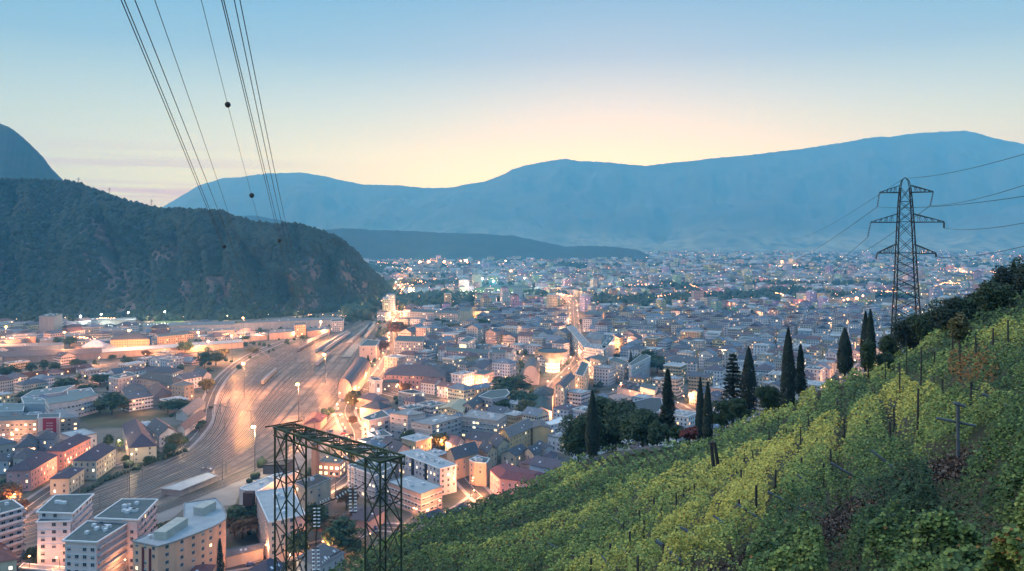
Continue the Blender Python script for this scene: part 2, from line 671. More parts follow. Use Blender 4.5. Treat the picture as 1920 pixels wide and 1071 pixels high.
patch('sports_field', [(282, 604), (312, 597), (345, 600), (344, 607), (300, 607)], M('floodlit_turf', (.12, .2, .05)), .2)
patch('river', [(700, 545), (748, 541), (806, 538), (806, 546), (776, 551), (752, 552)], M('pale_water', (.25, .3, .34), rough=.1), .15)


# ---------------------------------------------------------------- mountains and hills
def interp(pts, x):
    xs = [p[0] for p in pts]
    ys = [p[1] for p in pts]
    return float(np.interp(x, xs, ys))


FORESTFAR, t, b = nt('far_slope_forest_and_painted_haze')
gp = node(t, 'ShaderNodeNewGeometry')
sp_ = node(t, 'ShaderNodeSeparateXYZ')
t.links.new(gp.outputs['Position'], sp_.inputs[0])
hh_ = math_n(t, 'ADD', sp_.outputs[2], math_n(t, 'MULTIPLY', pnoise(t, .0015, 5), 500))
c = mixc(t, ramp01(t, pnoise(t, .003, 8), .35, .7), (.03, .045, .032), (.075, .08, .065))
c = mixc(t, math_n(t, 'MULTIPLY', ramp01(t, hh_, 560, 330), ramp01(t, pnoise(t, .006, 5), .35, .6)), c, (.20, .21, .15))  # pale field tone low down, haze at the mountain foot put into the colour
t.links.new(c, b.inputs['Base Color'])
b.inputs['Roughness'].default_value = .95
_unused = M('far_forest_slope', (.045, .06, .042), (.10, .10, .085), scale=.0016, lo=.35, hi=.75, detail=8, rough=.95)


def mountain(name, ridge, Yr, Yb, amp, mat, step=3, rough=2.8, px0=None, px1=None, rows=26):
    px0 = ridge[0][0] if px0 is None else px0
    px1 = ridge[-1][0] if px1 is None else px1
    U = np.arange(px0, px1 + step, step)
    V = []
    for u in U:
        py = interp(ridge, u) + (fbm(u / 18 + Yr, 3.3, 4) - .5) * rough + (fbm(u / 5 + Yr, 7.3, 3) - .5) * rough * .55
        zr = H + (HZ - py) / F * Yr
        for r in range(rows + 3):
            tt = r / rows
            if r <= rows:
                Y = Yr + (Yb - Yr) * tt
                z = zr * (1 - tt) ** 1.15
                w = min(1, tt * 3.5) * min(1, (1 - tt) * 5)
                d = (fbm(u / F * Yr / 420 + 5, Y / 700, 5) - .5) * 2
                rd = 1 - abs(fbm(u / F * Yr / 900 + 2, Y / 3000 + 7, 4) - .5) * 4
                z = max(z + w * amp * (d * .6 + rd * .5), -2)
                x = (u - CX) / F * Yr + (u - CX) / F * (Y - Yr) * .9
            else:
                k = r - rows
                Y, z, x = Yr + 250 * k, zr - 140 * k, (u - CX) / F * (Yr + 250 * k)
            V.append((x, Y, z))
    nr = rows + 3
    order = [rows + 2, rows + 1] + list(range(0, rows + 1))
    Q = []
    for i in range(len(U) - 1):
        for j in range(nr - 1):
            a, b2 = order[j], order[j + 1]
            Q.append((i * nr + a, i * nr + b2, (i + 1) * nr + b2, (i + 1) * nr + a))
    o = link(name, np_mesh(name, V, Q, mat, smooth=True))
    return tag(o, kind='structure')


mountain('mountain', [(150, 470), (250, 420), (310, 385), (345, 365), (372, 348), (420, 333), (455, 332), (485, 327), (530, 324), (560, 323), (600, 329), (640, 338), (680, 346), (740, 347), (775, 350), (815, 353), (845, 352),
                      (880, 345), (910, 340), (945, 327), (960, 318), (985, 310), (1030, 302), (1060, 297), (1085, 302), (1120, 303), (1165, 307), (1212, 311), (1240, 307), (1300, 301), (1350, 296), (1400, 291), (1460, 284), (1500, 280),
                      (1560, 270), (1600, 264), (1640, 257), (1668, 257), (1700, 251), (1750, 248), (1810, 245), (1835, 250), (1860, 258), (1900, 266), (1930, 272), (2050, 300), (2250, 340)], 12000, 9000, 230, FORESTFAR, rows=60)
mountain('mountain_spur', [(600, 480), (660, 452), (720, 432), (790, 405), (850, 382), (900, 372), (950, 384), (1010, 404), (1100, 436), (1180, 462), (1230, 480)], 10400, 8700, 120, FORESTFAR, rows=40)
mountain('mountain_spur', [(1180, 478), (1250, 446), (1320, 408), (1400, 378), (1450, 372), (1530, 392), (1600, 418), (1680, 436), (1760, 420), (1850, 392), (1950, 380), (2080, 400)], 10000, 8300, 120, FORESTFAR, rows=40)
mountain('far_foothill', [(590, 478), (605, 432), (640, 428), (700, 431), (760, 433), (840, 437), (900, 438), (960, 442), (1010, 452), (1060, 462), (1110, 461), (1150, 463), (1195, 468), (1225, 482), (1250, 489)], 5300, 4700, 22, M('foothill_forest', (.01, .018, .014), (.025, .03, .022), scale=.01, detail=8), step=5, rough=3)
mountain('far_foothill', [(400, 440), (445, 405), (480, 404), (530, 414), (600, 440), (640, 470)], 6000, 5400, 14, MATS['foothill_forest'], step=5, rough=2)
mountain('far_hill', [(-160, 165), (-60, 200), (0, 232), (18, 238), (40, 255), (62, 275), (80, 293), (98, 318), (118, 338), (150, 372), (200, 420), (260, 470)], 3300, 2450, 60, M('forest_slope', (.010, .028, .018), (.03, .036, .028), scale=.02, detail=9), step=3, rough=4)

ROCKM, t, b = nt('forest_floor_and_rock')
f = ramp01(t, pnoise(t, .012, 7, (1, 1, .35)), .47, .56)
c = mixc(t, ramp01(t, pnoise(t, .08, 5), .35, .65), (.010, .022, .016), (.02, .032, .02))
t.links.new(mixc(t, f, c, mixc(t, ramp01(t, pnoise(t, .09, 6, (1, 1, .3)), .35, .6), (.17, .11, .095), (.07, .05, .05))), b.inputs['Base Color'])
b.inputs['Roughness'].default_value = .95
CREST = [(-260, 338), (0, 337), (60, 339), (120, 341), (150, 346), (190, 361), (240, 380), (300, 393), (330, 393), (415, 397), (440, 409), (480, 418), (520, 423), (555, 421), (600, 433), (640, 451), (665, 471), (690, 501), (720, 526), (738, 545), (752, 553)]
BASE = [(-260, 608), (0, 606), (150, 604), (300, 602), (430, 600), (560, 592), (640, 584), (700, 571), (752, 554)]
HU = np.arange(-260, 753, 4.0)
HR = 44


def hill_pt(u, tt):
    """tt 0 at the foot, 1 on the crest"""
    pb = interp(BASE, u)
    Yb = H * F / (pb - HZ)
    Yc = Yb * (1.02 + .30 * min(1, max(.02, (752 - u) / 600)))
    pc = interp(CREST, u) + 4
    zc = H + (HZ - pc) / F * Yc
    prof = tt ** .95 if u < 250 else tt ** (1.0 + .35 * math.sin(min(1, (u - 250) / 300) * 1.57))
    Y = Yb + (Yc - Yb) * prof
    z = zc * tt
    w = min(1, tt * 5) * min(1, (1 - tt) * 5) * min(1, (752 - u) / 130)
    x = (u - CX) / F * Y
    dd = (float(fbm(u / 46 + 9, tt * 2.2 + 1, 5)) - .5)
    rid = abs(float(fbm(u / 60 + 31, tt * .8, 3)) - .5) * 2
    Y += w * (dd * 130 + rid * 110)
    z += w * (float(fbm(u / 30 + 3, tt * 5 + 2, 4)) - .5) * 30
    return Vector((x, Y, max(z, -1)))


V, Q = [], []
for u in HU:
    for r in range(HR + 1):
        V.append(hill_pt(u, r / HR))
    e = V[-1]
    V.append(Vector((e.x * 1.1, e.y * 1.1, e.z - 25)))
    V.append(Vector((e.x * 1.3, e.y * 1.3, e.z - 160)))
nr = HR + 3
for i in range(len(HU) - 1):
    for j in range(nr - 1):
        Q.append((i * nr + j, (i + 1) * nr + j, (i + 1) * nr + j + 1, i * nr + j + 1))
tag(link('hillside', np_mesh('hillside', V, Q, ROCKM, smooth=True)), kind='structure')

# tree blobs: jittered icospheres joined into one mass
import bmesh
_bm = bmesh.new()
bmesh.ops.create_icosphere(_bm, subdivisions=1, radius=1)
ICO_V = np.array([v.co[:] for v in _bm.verts])
ICO_F = np.array([[v.index for v in f.verts] for f in _bm.faces])
_bm.free()


def blobs(name, items, mat, smooth=True):
    """items: (x,y,z,rx,rz)"""
    nv = len(ICO_V)
    vs, fs = [], []
    for i, (x, y, z, rx, rz) in enumerate(items):
        j = 1 + rng.normal(0, .16, (nv, 1))
        v = ICO_V * j * np.array([rx * rng.uniform(.8, 1.2), rx * rng.uniform(.8, 1.2), rz]) + np.array([x, y, z])
        vs.append(v)
        fs.append(ICO_F + i * nv)
    return link(name, np_mesh(name, np.concatenate(vs), np.concatenate(fs), mat, smooth=smooth, k=3))


FOREST, t, b = nt('forest_crowns')
c = mixc(t, ramp01(t, pnoise(t, .03, 4), .35, .65), (.008, .027, .016), (.022, .044, .022))
c = mixc(t, ramp01(t, pnoise(t, .006, 3), .5, .7), c, (.034, .038, .022))
c = mixc(t, ramp01(t, pnoise(t, .5, 3), .3, .7), c, (.007, .014, .011))
t.links.new(c, b.inputs['Base Color'])
b.inputs['Roughness'].default_value = .9
it = []
while len(it) < 26000:
    u, tt = rnd.uniform(-230, 748), rnd.random() ** .9
    if rnd.random() < .06:
        tt = 1.0
    p = hill_pt(u, tt)
    rocky = float(fbm(u / 38 + 50, tt * 3.2 + 11, 4)) > .49 and 170 < u < 690 and .04 < tt < .74
    if rocky and rnd.random() < .88:
        continue
    s = rnd.choice((1, 1, .7, 1.3)) * rnd.uniform(2.6, 5.4) * (p.y / 1700) ** .4
    if u > 700:
        s *= .8
    it.append((p.x, p.y, p.z + s * .5, s, s * rnd.uniform(.9, 1.35)))
tag(blobs('forest', it, FOREST), 'dark green wood covering the steep hill across the rail yard', 'forest', kind='stuff')

# ---------------------------------------------------------------- vineyard slope
CTL = [(1900, 1071, 13), (2060, 1071, 10), (1920, 800, 22), (1800, 790, 35), (1920, 545, 92), (2060, 470, 80), (2060, 800, 18), (1760, 615, 115), (1690, 665, 125), (1560, 715, 130), (1478, 760, 130), (1330, 815, 126), (1250, 830, 140),
       (1090, 858, 150), (1050, 880, 148), (1000, 895, 140), (900, 935, 125), (760, 985, 105), (640, 1065, 86), (560, 1110, 78), (800, 1071, 64), (1000, 1071, 45), (1200, 1071, 31), (1400, 1071, 22.5), (1600, 1071, 17), (1400, 900, 46), (1200, 950, 56),
       (1000, 980, 75), (1600, 850, 42), (1700, 700, 78), (1600, 750, 82), (1800, 650, 62), (1300, 870, 80), (1100, 920, 95), (1500, 950, 30), (1750, 950, 21), (1920, 680, 40), (1150, 850, 142)]
C = np.array(CTL, float)
cx, cyy, cl = C[:, 0] / 500, C[:, 1] / 500, np.log(C[:, 2])


def tps(r2):
    return np.where(r2 > 0, r2 * np.log(np.maximum(r2, 1e-12)) * .5, 0)


Km = tps((cx[:, None] - cx) ** 2 + (cyy[:, None] - cyy) ** 2) + np.eye(len(cx)) * .02
Pm = np.stack([np.ones_like(cx), cx, cyy], 1)
Am = np.block([[Km, Pm], [Pm.T, np.zeros((3, 3))]])
Wt = np.linalg.solve(Am, np.concatenate([cl, np.zeros(3)]))


def slope_Y(px, py):
    px, py = np.asarray(px, float), np.asarray(py, float)
    q = np.minimum(py, 1075.0)
    a, b2 = px / 500, q / 500
    r2 = (a[..., None] - cx) ** 2 + (b2[..., None] - cyy) ** 2
    L = tps(r2) @ Wt[:-3] + Wt[-3] + Wt[-2] * a + Wt[-1] * b2
    return np.exp(L) * (q - HZ) / np.maximum(py - HZ, 1)


EDGE = [(500, 1140), (560, 1112), (620, 1073), (700, 1020), (760, 984), (830, 958), (900, 934), (960, 912), (1010, 893), (1050, 872), (1090, 852), (1140, 836), (1200, 829), (1290, 822), (1330, 810), (1400, 778), (1470, 750), (1560, 712), (1620, 688), (1690, 656), (1740, 618), (1800, 590), (1860, 566), (1920, 540), (2060, 480)]
PXS = np.arange(500, 2061, 10.0)
TT = np.concatenate([np.linspace(0, .25, 10), np.linspace(.27, 1, 70)])
edge = np.interp(PXS, [p[0] for p in EDGE], [p[1] for p in EDGE])


def slope_xyz(px, py, lift=0.0):
    Y = slope_Y(px, py)
    return np.stack([(px - CX) / F * Y, Y, H + (HZ - py) / F * Y + lift], -1)


V, Q = [], []
for i, u in enumerate(PXS):
    py = 1420 + (edge[i] - 1420) * TT
    pts = slope_xyz(np.full_like(py, u), py, -1.25)
    col = [tuple(p) for p in pts]
    e = pts[-1]
    out = np.array([-.05, 1.0, 0])
    out /= np.linalg.norm(out)
    for s in (3, 8, 16, 30, 60, 110, 190):
        z = e[2] - s * .5 - s * s * .006
        col.append((e[0] + out[0] * s, e[1] + out[1] * s, max(z, -2)))
    V += col
nr = len(TT) + 7
# the hillside goes on to the right and behind the eye
LASTC = np.array(V[-nr:])
EXTD = [3, 7, 13, 22, 36, 60, 100, 170]
for dx in EXTD:
    for j in range(nr):
        x_, y_, z_ = LASTC[j]
        V.append((x_ + dx, y_ + dx * .12, max(z_ + dx * .36, z_) if j < len(TT) + 2 else z_ + dx * .3))
NC = len(PXS) + len(EXTD)
for i in range(NC - 1):
    for j in range(nr - 1):
        Q.append((i * nr + j, (i + 1) * nr + j, (i + 1) * nr + j + 1, i * nr + j + 1))
b0 = len(V)
for i in range(NC):
    x_, y_, z_ = V[i * nr]
    V.append((x_ - 2, -45.0, z_ + 1.5))
for i in range(NC - 1):
    Q.append((b0 + i, b0 + i + 1, (i + 1) * nr, i * nr))
SOIL = M('vineyard_soil', (.035, .032, .022), (.025, .042, .018), scale=.5, detail=8, bump=.3)
tag(link('slope', np_mesh('slope', V, Q, SOIL, smooth=True)), kind='structure')

# ---------------------------------------------------------------- vine leaves
ROWN = np.array([.925, -.38])


def row_profile(x, y):
    s = (x * ROWN[0] + y * ROWN[1]) / 3.2
    s = s + (fbm(x / 6 + 2, y / 6 + 8, 3) - .5) * .55
    k = np.floor(s)
    c = np.abs(s - k - .5) * 2
    br = np.clip((fbm(x / 3.3 + 21, y / 3.3 + 4, 3) - .20) * 6, .45, 1)
    return np.clip((c - .60) / .20, 0, 1) * br, k


BARE = [(1290, 1062), (1345, 1035), (1440, 985), (1520, 955), (1580, 926), (1650, 887), (1710, 855), (1770, 832), (1840, 812)]


def near_poly(px, py, poly):
    d = np.full(px.shape, 1e9)
    for (x0, y0), (x1, y1) in zip(poly, poly[1:]):
        dx, dy = x1 - x0, y1 - y0
        t_ = np.clip(((px - x0) * dx + (py - y0) * dy) / (dx * dx + dy * dy), 0, 1)
        d = np.minimum(d, np.hypot(px - x0 - t_ * dx, py - y0 - t_ * dy))
    return d


def leaf_quads(Pc, Nn, size, fold=True):
    """Pc (n,3) centres, Nn (n,3) normals -> 6-point lobed leaves as two quads sharing a mid-rib"""
    n = len(Pc)
    a = rng.normal(size=(n, 3))
    s = np.cross(Nn, a)
    s /= np.linalg.norm(s, axis=1)[:, None] + 1e-9
    t_ = np.cross(Nn, s)
    sz = size[:, None]
    lift = Nn * sz * .22
    p0 = Pc - t_ * sz * .5
    p1 = Pc + t_ * sz * .55
    l0 = Pc - s * sz * .5 - t_ * sz * .22 + lift
    l1 = Pc - s * sz * .42 + t_ * sz * .3 + lift
    r0 = Pc + s * sz * .5 - t_ * sz * .22 + lift
    r1 = Pc + s * sz * .42 + t_ * sz * .3 + lift
    V = np.stack([p0, p1, l0, l1, r0, r1], 1).reshape(-1, 3)
    b = np.arange(n)[:, None] * 6
    Q = np.concatenate([b + np.array([[0, 1, 3, 2]]), b + np.array([[0, 4, 5, 1]])], 0)
    return V, Q


NL = 330000
px = rng.uniform(590, 1960, NL * 2)
py = rng.uniform(500, 1110, NL * 2)
ok = py > np.interp(px, [p[0] for p in EDGE], [p[1] for p in EDGE]) + 1
px, py = px[ok][:NL], py[ok][:NL]
base = slope_xyz(px, py)
Y = base[:, 1]
gap, krow = row_profile(base[:, 0], base[:, 1])
ra = base[:, 0] * ROWN[0] + base[:, 1] * ROWN[1]
rb = -base[:, 0] * ROWN[1] + base[:, 1] * ROWN[0]
clump = fbm(ra / 2.6, rb / 1.5 + 40, 3)
big = fbm(base[:, 0] / 14 + 3, base[:, 1] / 14, 3)
lowleft = np.clip((1010 - px) / 350, 0, 1) * np.clip((Y - 50) / 30, 0, 1)
gap *= (1 - .35 * lowleft)
off = -gap * 1.4 + (clump - .5) * 1.7 + (fbm(ra / 1.1, rb / .6 + 9, 2) - .5) * 1.5 + (big - .5) * .9 + rng.normal(0, .08, len(px))
db = near_poly(px, py, BARE)
barew = np.where(px > 1700, 26, 20)
keep = (db > barew * rng.uniform(.5, 1.3, len(px))) | (rng.random(len(px)) < .16)
terr = near_poly(px, py, [(1118, 850), (1165, 841), (1240, 833)])
keep &= terr > 4.5
# small holes between the shoots let the dark inside show
hole = fbm(ra / 1.0 + 60, rb / .62 + 17, 2)
depth = np.clip((.47 - hole) * 7, 0, 1)
off -= depth * 1.1
keep &= rng.random(len(px)) > depth * .8
# closely planted young rows on the lower terrace
young = (px > 1080) & (px < 1275) & (py > np.interp(px, [1080, 1118, 1165, 1240, 1275], [858, 853, 845, 837, 834])) & (py < np.interp(px, [1080, 1140, 1275], [884, 884, 858]))
ys = np.abs(((px - .95 * (py - 840)) / 19) % 1 - .5) * 2
off = np.where(young, np.where(ys < .5, -.2, -1.2) + rng.normal(0, .12, len(px)), off)
keep &= ~(young & (ys >= .5) & (rng.random(len(px)) < .6))
ground_cover = (gap > .75) & (rng.random(len(px)) < .75)
off = np.where(ground_cover, -1.22 + rng.uniform(0, .28, len(px)) + (clump - .5) * .3, off)
P3 = base.copy()
P3[:, 2] += off
size = np.maximum(.075 * rng.uniform(.7, 1.4, len(px)), 3.9 * Y / F * rng.uniform(.7, 1.25, len(px)))
Nn = np.stack([rng.normal(0, .36, len(px)) - .30, rng.normal(0, .36, len(px)) - .25, np.abs(rng.normal(.9, .3, len(px)))], 1)
Nn /= np.linalg.norm(Nn, axis=1)[:, None]
# the leaves' own colours: green, yellow-green, yellow and a few rust
rowtint = np.array([math.sin(k * 12.9898) * 43758.5453 % 1 for k in krow])
yel = (big - .5) * 2.4 + (rowtint - .5) * .55 + np.clip((px - 1100) / 700, -.5, .35) * .55 + (clump - .5) * 1.1 + rng.normal(0, .2, len(px))
yel -= near_poly(px, py, [(1500, 1060), (1750, 960), (1900, 870), (1920, 1000)]) .clip(0, 170) * -.0022 + .37 - .0
yel += .38 * np.exp(-(near_poly(px, py, [(1150, 1060), (1240, 1000), (1330, 940), (1460, 890), (1560, 830), (1700, 760)]) / 55) ** 2)
yel -= lowleft * .25
yel -= young * .35
cg = np.array([.070, .130, .042])
cd = np.array([.026, .058, .030])
cyg = np.array([.215, .275, .070])
cye = np.array([.50, .43, .085])
w1 = np.clip(yel * 1.5 + .30, 0, 1)[:, None]
w2 = np.clip((yel - .44) * 1.7, 0, 1)[:, None]
yel -= lowleft * .35
w1 = np.clip(yel * 1.5 + .30, 0, 1)[:, None]
w0 = np.clip(-yel * 1.2 - .05, 0, 1)[:, None]
colr = cg * (1 - w1) + cyg * w1
colr = colr * (1 - w2) + cye * w2
colr = colr * (1 - w0) + cd * w0
colr *= .86 * rng.uniform(.6, 1.4, (len(px), 1))
colr = np.where(ground_cover[:, None], np.where(rng.random((len(px), 1)) < .45, np.array([[.07, .055, .035]]), np.array([[.05, .085, .03]])) * rng.uniform(.6, 1.4, (len(px), 1)), colr)
rust = (near_poly(px, py, [(1800, 680), (1850, 682)]) < 22) & (rng.random(len(px)) < .6)
rust |= (px > 1850) & (py > 960) & (rng.random(len(px)) < .14)
rust |= rng.random(len(px)) < .006
colr[rust] = np.array([.22, .10, .03]) * rng.uniform(.7, 1.3, (rust.sum(), 1))
V, Q = leaf_quads(P3[keep], Nn[keep], size[keep])
VINE = foliage('vine_leaf', None, None, None, source='col')
# the same vines on the part of the slope right of the view
ne = 42000
jj = rng.integers(4, len(TT) - 1, ne)
fj = rng.random(ne)
dxe = 55 * rng.random(ne) ** 1.5
e3 = LASTC[jj] * (1 - fj[:, None]) + LASTC[jj + 1] * fj[:, None]
e3 = e3 + np.stack([dxe, dxe * .12, dxe * .36 + 1.2], 1)
e3[:, 2] += (fbm(e3[:, 0] / 2, e3[:, 1] / 2, 3) - .5) * 1.4 + rng.normal(0, .1, ne)
en = np.stack([rng.normal(-.3, .45, ne), rng.normal(-.2, .45, ne), np.abs(rng.normal(.9, .3, ne))], 1)
en /= np.linalg.norm(en, axis=1)[:, None]
V2, Q2 = leaf_quads(e3, en, np.maximum(.09, 5 * e3[:, 1] / F) * rng.uniform(.7, 1.4, ne))
ce = np.where(rng.random((ne, 1)) < .5, cg[None], cyg[None] * .8) * rng.uniform(.6, 1.3, (ne, 1))
nv_ = len(V)
V = np.concatenate([V, V2])
Q = np.concatenate([Q, Q2 + nv_])
allc = np.concatenate([np.repeat(colr[keep], 6, 0), np.repeat(ce, 6, 0)])
me = np_mesh('vine_leaves', V, Q, VINE, cols=allc)
tag(link('vine_leaves', me), 'green and yellowing pergola vine leaves covering the slope', 'vines', kind='stuff')

# dry brush and soil clods along the bare strip
nb = 17000
i = rng.integers(0, len(BARE) - 1, nb)
f = rng.random(nb)
bx = np.array([b_[0] for b_ in BARE])
by = np.array([b_[1] for b_ in BARE])
px2 = bx[i] * (1 - f) + bx[i + 1] * f + rng.normal(0, 11, nb)
py2 = by[i] * (1 - f) + by[i + 1] * f + rng.normal(0, 8, nb)
b3 = slope_xyz(px2, py2, -1.0)
b3[:, 2] += rng.uniform(-.2, .3, nb)
N2 = rng.normal(size=(nb, 3))
N2 /= np.linalg.norm(N2, axis=1)[:, None]
V, Q = leaf_quads(b3, N2, rng.uniform(.04, .12, nb))
cb = np.where(rng.random((nb, 1)) < .6, np.array([[.075, .045, .035]]), np.array([[.14, .12, .10]])) * rng.uniform(.6, 1.3, (nb, 1))
tag(link('dry_brush', np_mesh('dry_brush', V, Q, VINE, cols=np.repeat(cb, 6, 0))), 'brown withered vines and brush along the cleared strip', 'brush', kind='stuff')


def sp(px, py, lift=0.0):
    return Vector(slope_xyz(np.array([px]), np.array([py]), lift)[0])


# ---------------------------------------------------------------- posts and rails of the pergola
POSTS = [(1303, 927, 906), (1340, 898, 884), (1390, 900, 881), (1381, 861, 847), (1396, 855, 844), (1412, 866, 846), (1226, 948, 932), (1199, 973, 956), (1207, 990, 975), (1170, 990, 980), (1181, 1013, 997), (1245, 1037, 1019), (1196, 1070, 1043), (1108, 1070, 1047),
         (1081, 1070, 1053), (1143, 1034, 1019), (1268, 936, 924), (1282, 913, 902), (1241, 958, 946), (1385, 957, 937), (1418, 943, 910), (1721, 795, 728), (1687, 733, 680), (1727, 722, 655), (1640, 749, 734), (1631, 775, 763), (1676, 775, 763), (1583, 805, 785), (1625, 801, 787),
         (1669, 817, 791), (1602, 751, 735), (1570, 759, 748), (1558, 773, 760), (1547, 792, 781), (1516, 795, 781), (1487, 801, 787), (1501, 815, 801), (1474, 815, 803), (1532, 837, 821), (1558, 861, 843), (1503, 877, 859), (1544, 883, 869), (1487, 924, 900), (1454, 895, 881),
         (1442, 819, 807), (1459, 791, 781), (1800, 680, 640), (1830, 668, 630), (1768, 735, 712), (1752, 690, 660), (1862, 650, 615), (1700, 690, 640), (1660, 705, 672), (1786, 660, 625), (1820, 740, 715), (1890, 640, 600), (1322, 905, 893), (1436, 860, 848)]
post_lab = 'dark wooden post standing up out of the vine canopy'
first_post = None
for (x, yb, yt) in POSTS:
    p = sp(x, yb)
    z1 = H + (HZ - yt) / F * p.y
    L = z1 - p.z + 1.25
    if first_post is None:
        m_ = MB()
        m_.bar((0, 0, -1.25), (0, 0, 1), .11, 0, 6, .09)
        first_post = m_.mesh('vine_post', WOOD)
    o = link('vine_post', first_post, None, p)
    o.rotation_euler = (rnd.uniform(-.05, .05), rnd.uniform(-.05, .05), rnd.uniform(0, 3))
    k = max(.5, (z1 - p.z + 1.25) / 2.25)
    o.scale = (1, 1, k)
    o.location = p + Vector((0, 0, -1.25 + 1.25 * k))
    tag(o, post_lab, 'post', 'vine posts on the slope')
for (x, yb, x2, yt, lab) in ((1337, 880, 1336, 829, 'thick dark pole leaning left, nearer one of a leaning pair on the slope'), (1347, 872, 1342, 829, 'thick dark pole leaning left, farther one of a leaning pair on the slope')):
    p = sp(x, yb)
    m_ = MB()
    top = ray_point(x2 - 3, yt, p.y - .3) - p
    m_.bar(Vector((.2, 0, -1.3)), top, .30, 0, 7, .24)
    tag(m_.build('leaning_pole', WOOD, None, p), lab, 'pole')
RAILS = [(1557, 887, 1622, 906, .09), (1494, 911, 1551, 927, .09), (1440, 944, 1514, 961, .09), (1633, 865, 1680, 881, .09), (1842, 761, 1911, 773, .10), (1275, 1010, 1343, 1026, .09), (1337, 989, 1395, 1009, .08), (1381, 967, 1438, 982, .08), (1229, 1035, 1283, 1057, .14), (1161, 1046, 1195, 1054, .07),
         (1128, 1062, 1150, 1072, .07), (1028, 1033, 1104, 1058, .08), (1090, 1000, 1130, 1012, .05), (1150, 985, 1180, 995, .05)]
for (x0, y0, x1, y1, w) in RAILS:
    a = sp(x0, y0, .5)
    bb = ray_point(x1, y1, a.y * .985)
    m_ = MB()
    m_.bar(Vector((0, 0, 0)), bb - a, w, 0, 6)
    o = m_.build('pergola_rail', M('grey_weathered_rail', (.13, .15, .17), (.08, .09, .1), scale=3), None, a)
    tag(o, 'grey weathered cross rail lying over the vine rows', 'rail', 'pergola rails across the rows')
p = sp(1796, 819)
root = empty('trellis_cross', p)
tag(root, 'tall grey wooden cross stake with one long crossbar beside the bare strip', 'trellis')
m_ = MB(); m_.bar((0, 0, -1), ray_point(1796, 754, p.y) - p, .11, 0, 6); m_.build('stake', M('grey_weathered_rail', (.1, .1, .1)), root)
m_ = MB(); m_.bar(ray_point(1756, 784, p.y + .3) - p, ray_point(1830, 799, p.y - .1) - p, .085, 0, 6); m_.build('crossbar', M('grey_weathered_rail', (.1, .1, .1)), root)
m_ = MB(); m_.bar(ray_point(1788, 756, p.y) - p, ray_point(1810, 762, p.y - .1) - p, .10, 0, 6); m_.build('crossbar', M('grey_weathered_rail', (.1, .1, .1)), root)
# terrace wall
m_ = MB()
pw = [sp(1105, 857, -.9), sp(1130, 851, -.6), sp(1165, 845, -.5), sp(1205, 838, -.5), sp(1240, 833, -.6)]
for a, b2 in zip(pw, pw[1:]):
    m_.bar(a, b2, .9, 0, 4)
tag(m_.build('terrace_wall', M('dry_stone', (.20, .2, .21), (.12, .12, .125), scale=1.5)), 'low grey dry stone wall edging the lower vine terrace', 'wall')

# ---------------------------------------------------------------- steel portal in front
GY = 58.0
root = empty('steel_portal', (0, 0, 0))
tag(root, 'dark green lattice steel portal with two legs and a sloping top truss', 'portal')


def lattice(m, cs_bot, cs_top, n, w, wb, flip=False):
    """four legs between two quads with X bracing"""
    for a, b2 in zip(cs_bot, cs_top):
        m.bar(a, b2, w)
    for f_ in range(4):
        g_ = (f_ + 1) % 4
        for i in range(n):
            t0, t1 = i / n, (i + 1) / n
            A0, A1 = cs_bot[f_].lerp(cs_top[f_], t0), cs_bot[f_].lerp(cs_top[f_], t1)
            B0, B1 = cs_bot[g_].lerp(cs_top[g_], t0), cs_bot[g_].lerp(cs_top[g_], t1)
            if (i + f_) % 2 == 0 or f_ in (0, 2):
                m.bar(A0, B1, wb)
            if (i + f_) % 2 or f_ in (0, 2):
                m.bar(B0, A1, wb)


def quad_at(pxs, Ys, py):
    return [Vector(((x - CX) / F * y, y, H + (HZ - py) / F * y)) for x, y in zip(pxs, Ys)]


def leg(name, pxs, Ys, tops, zbot, n):
    """vertical four-post lattice tower; tops = image heights of the four posts"""
    T = [Vector(((x - CX) / F * y, y, H + (HZ - t_) / F * y)) for x, y, t_ in zip(pxs, Ys, tops)]
    Bq = [Vector((q.x, q.y, zbot)) for q in T]
    m = MB()
    lattice(m, Bq, T, n, .135, .07)
    for lv in (.42, .78):
        R_ = [a.lerp(b2, lv) for a, b2 in zip(Bq, T)]
        for a, b2 in zip(R_, R_[1:] + R_[:1]):
            m.bar(a, b2, .07)
    m.build(name, STEEL, root)
    return T, Bq


T1, B1q = leg('lattice_leg', (515.5, 537, 574, 551), (58, 55.8, 58.2, 60.3), (804, 812, 803, 797), 110.2, 7)
T2, B2q = leg('lattice_leg', (685, 713, 752.5, 723), (53, 50.8, 52.6, 55), (860, 865, 857, 846), 112.6, 6)
m_ = MB()
tl = [Vector(((x - CX) / F * y, y, H + (HZ - v) / F * y)) for x, y, v in ((513, 58, 802), (552, 60.5, 795), (730, 54.5, 844), (759, 52, 855), (713, 50.4, 867), (680, 53, 856))]
fa, fb = tl[0], tl[1]          # left end
ra, rb, rc, rd = tl[2], tl[3], tl[4], tl[5]
m_.bar(fa, rc, .15); m_.bar(fb, rb, .15)
m_.bar(fa, fb, .15); m_.bar(rb, rc, .16)
m_.bar(T2[0], T2[3], .14)
dn = Vector((0, 0, -.55))
m_.bar(fa + dn, rc + dn, .12); m_.bar(fb + dn, rb + dn, .12)
N_ = 9
for i in range(N_):
    a0, a1 = fa.lerp(rc, i / N_), fa.lerp(rc, (i + 1) / N_)
    b0, b1 = fb.lerp(rb, i / N_), fb.lerp(rb, (i + 1) / N_)
    m_.bar(a0, b1, .08); m_.bar(b0, a1, .06)
    m_.bar(a1, b1, .09)
    m_.bar(a0, a1 + dn, .06); m_.bar(b0, b1 + dn, .06)
    m_.bar(a1, a1 + dn, .06); m_.bar(b1, b1 + dn, .06)
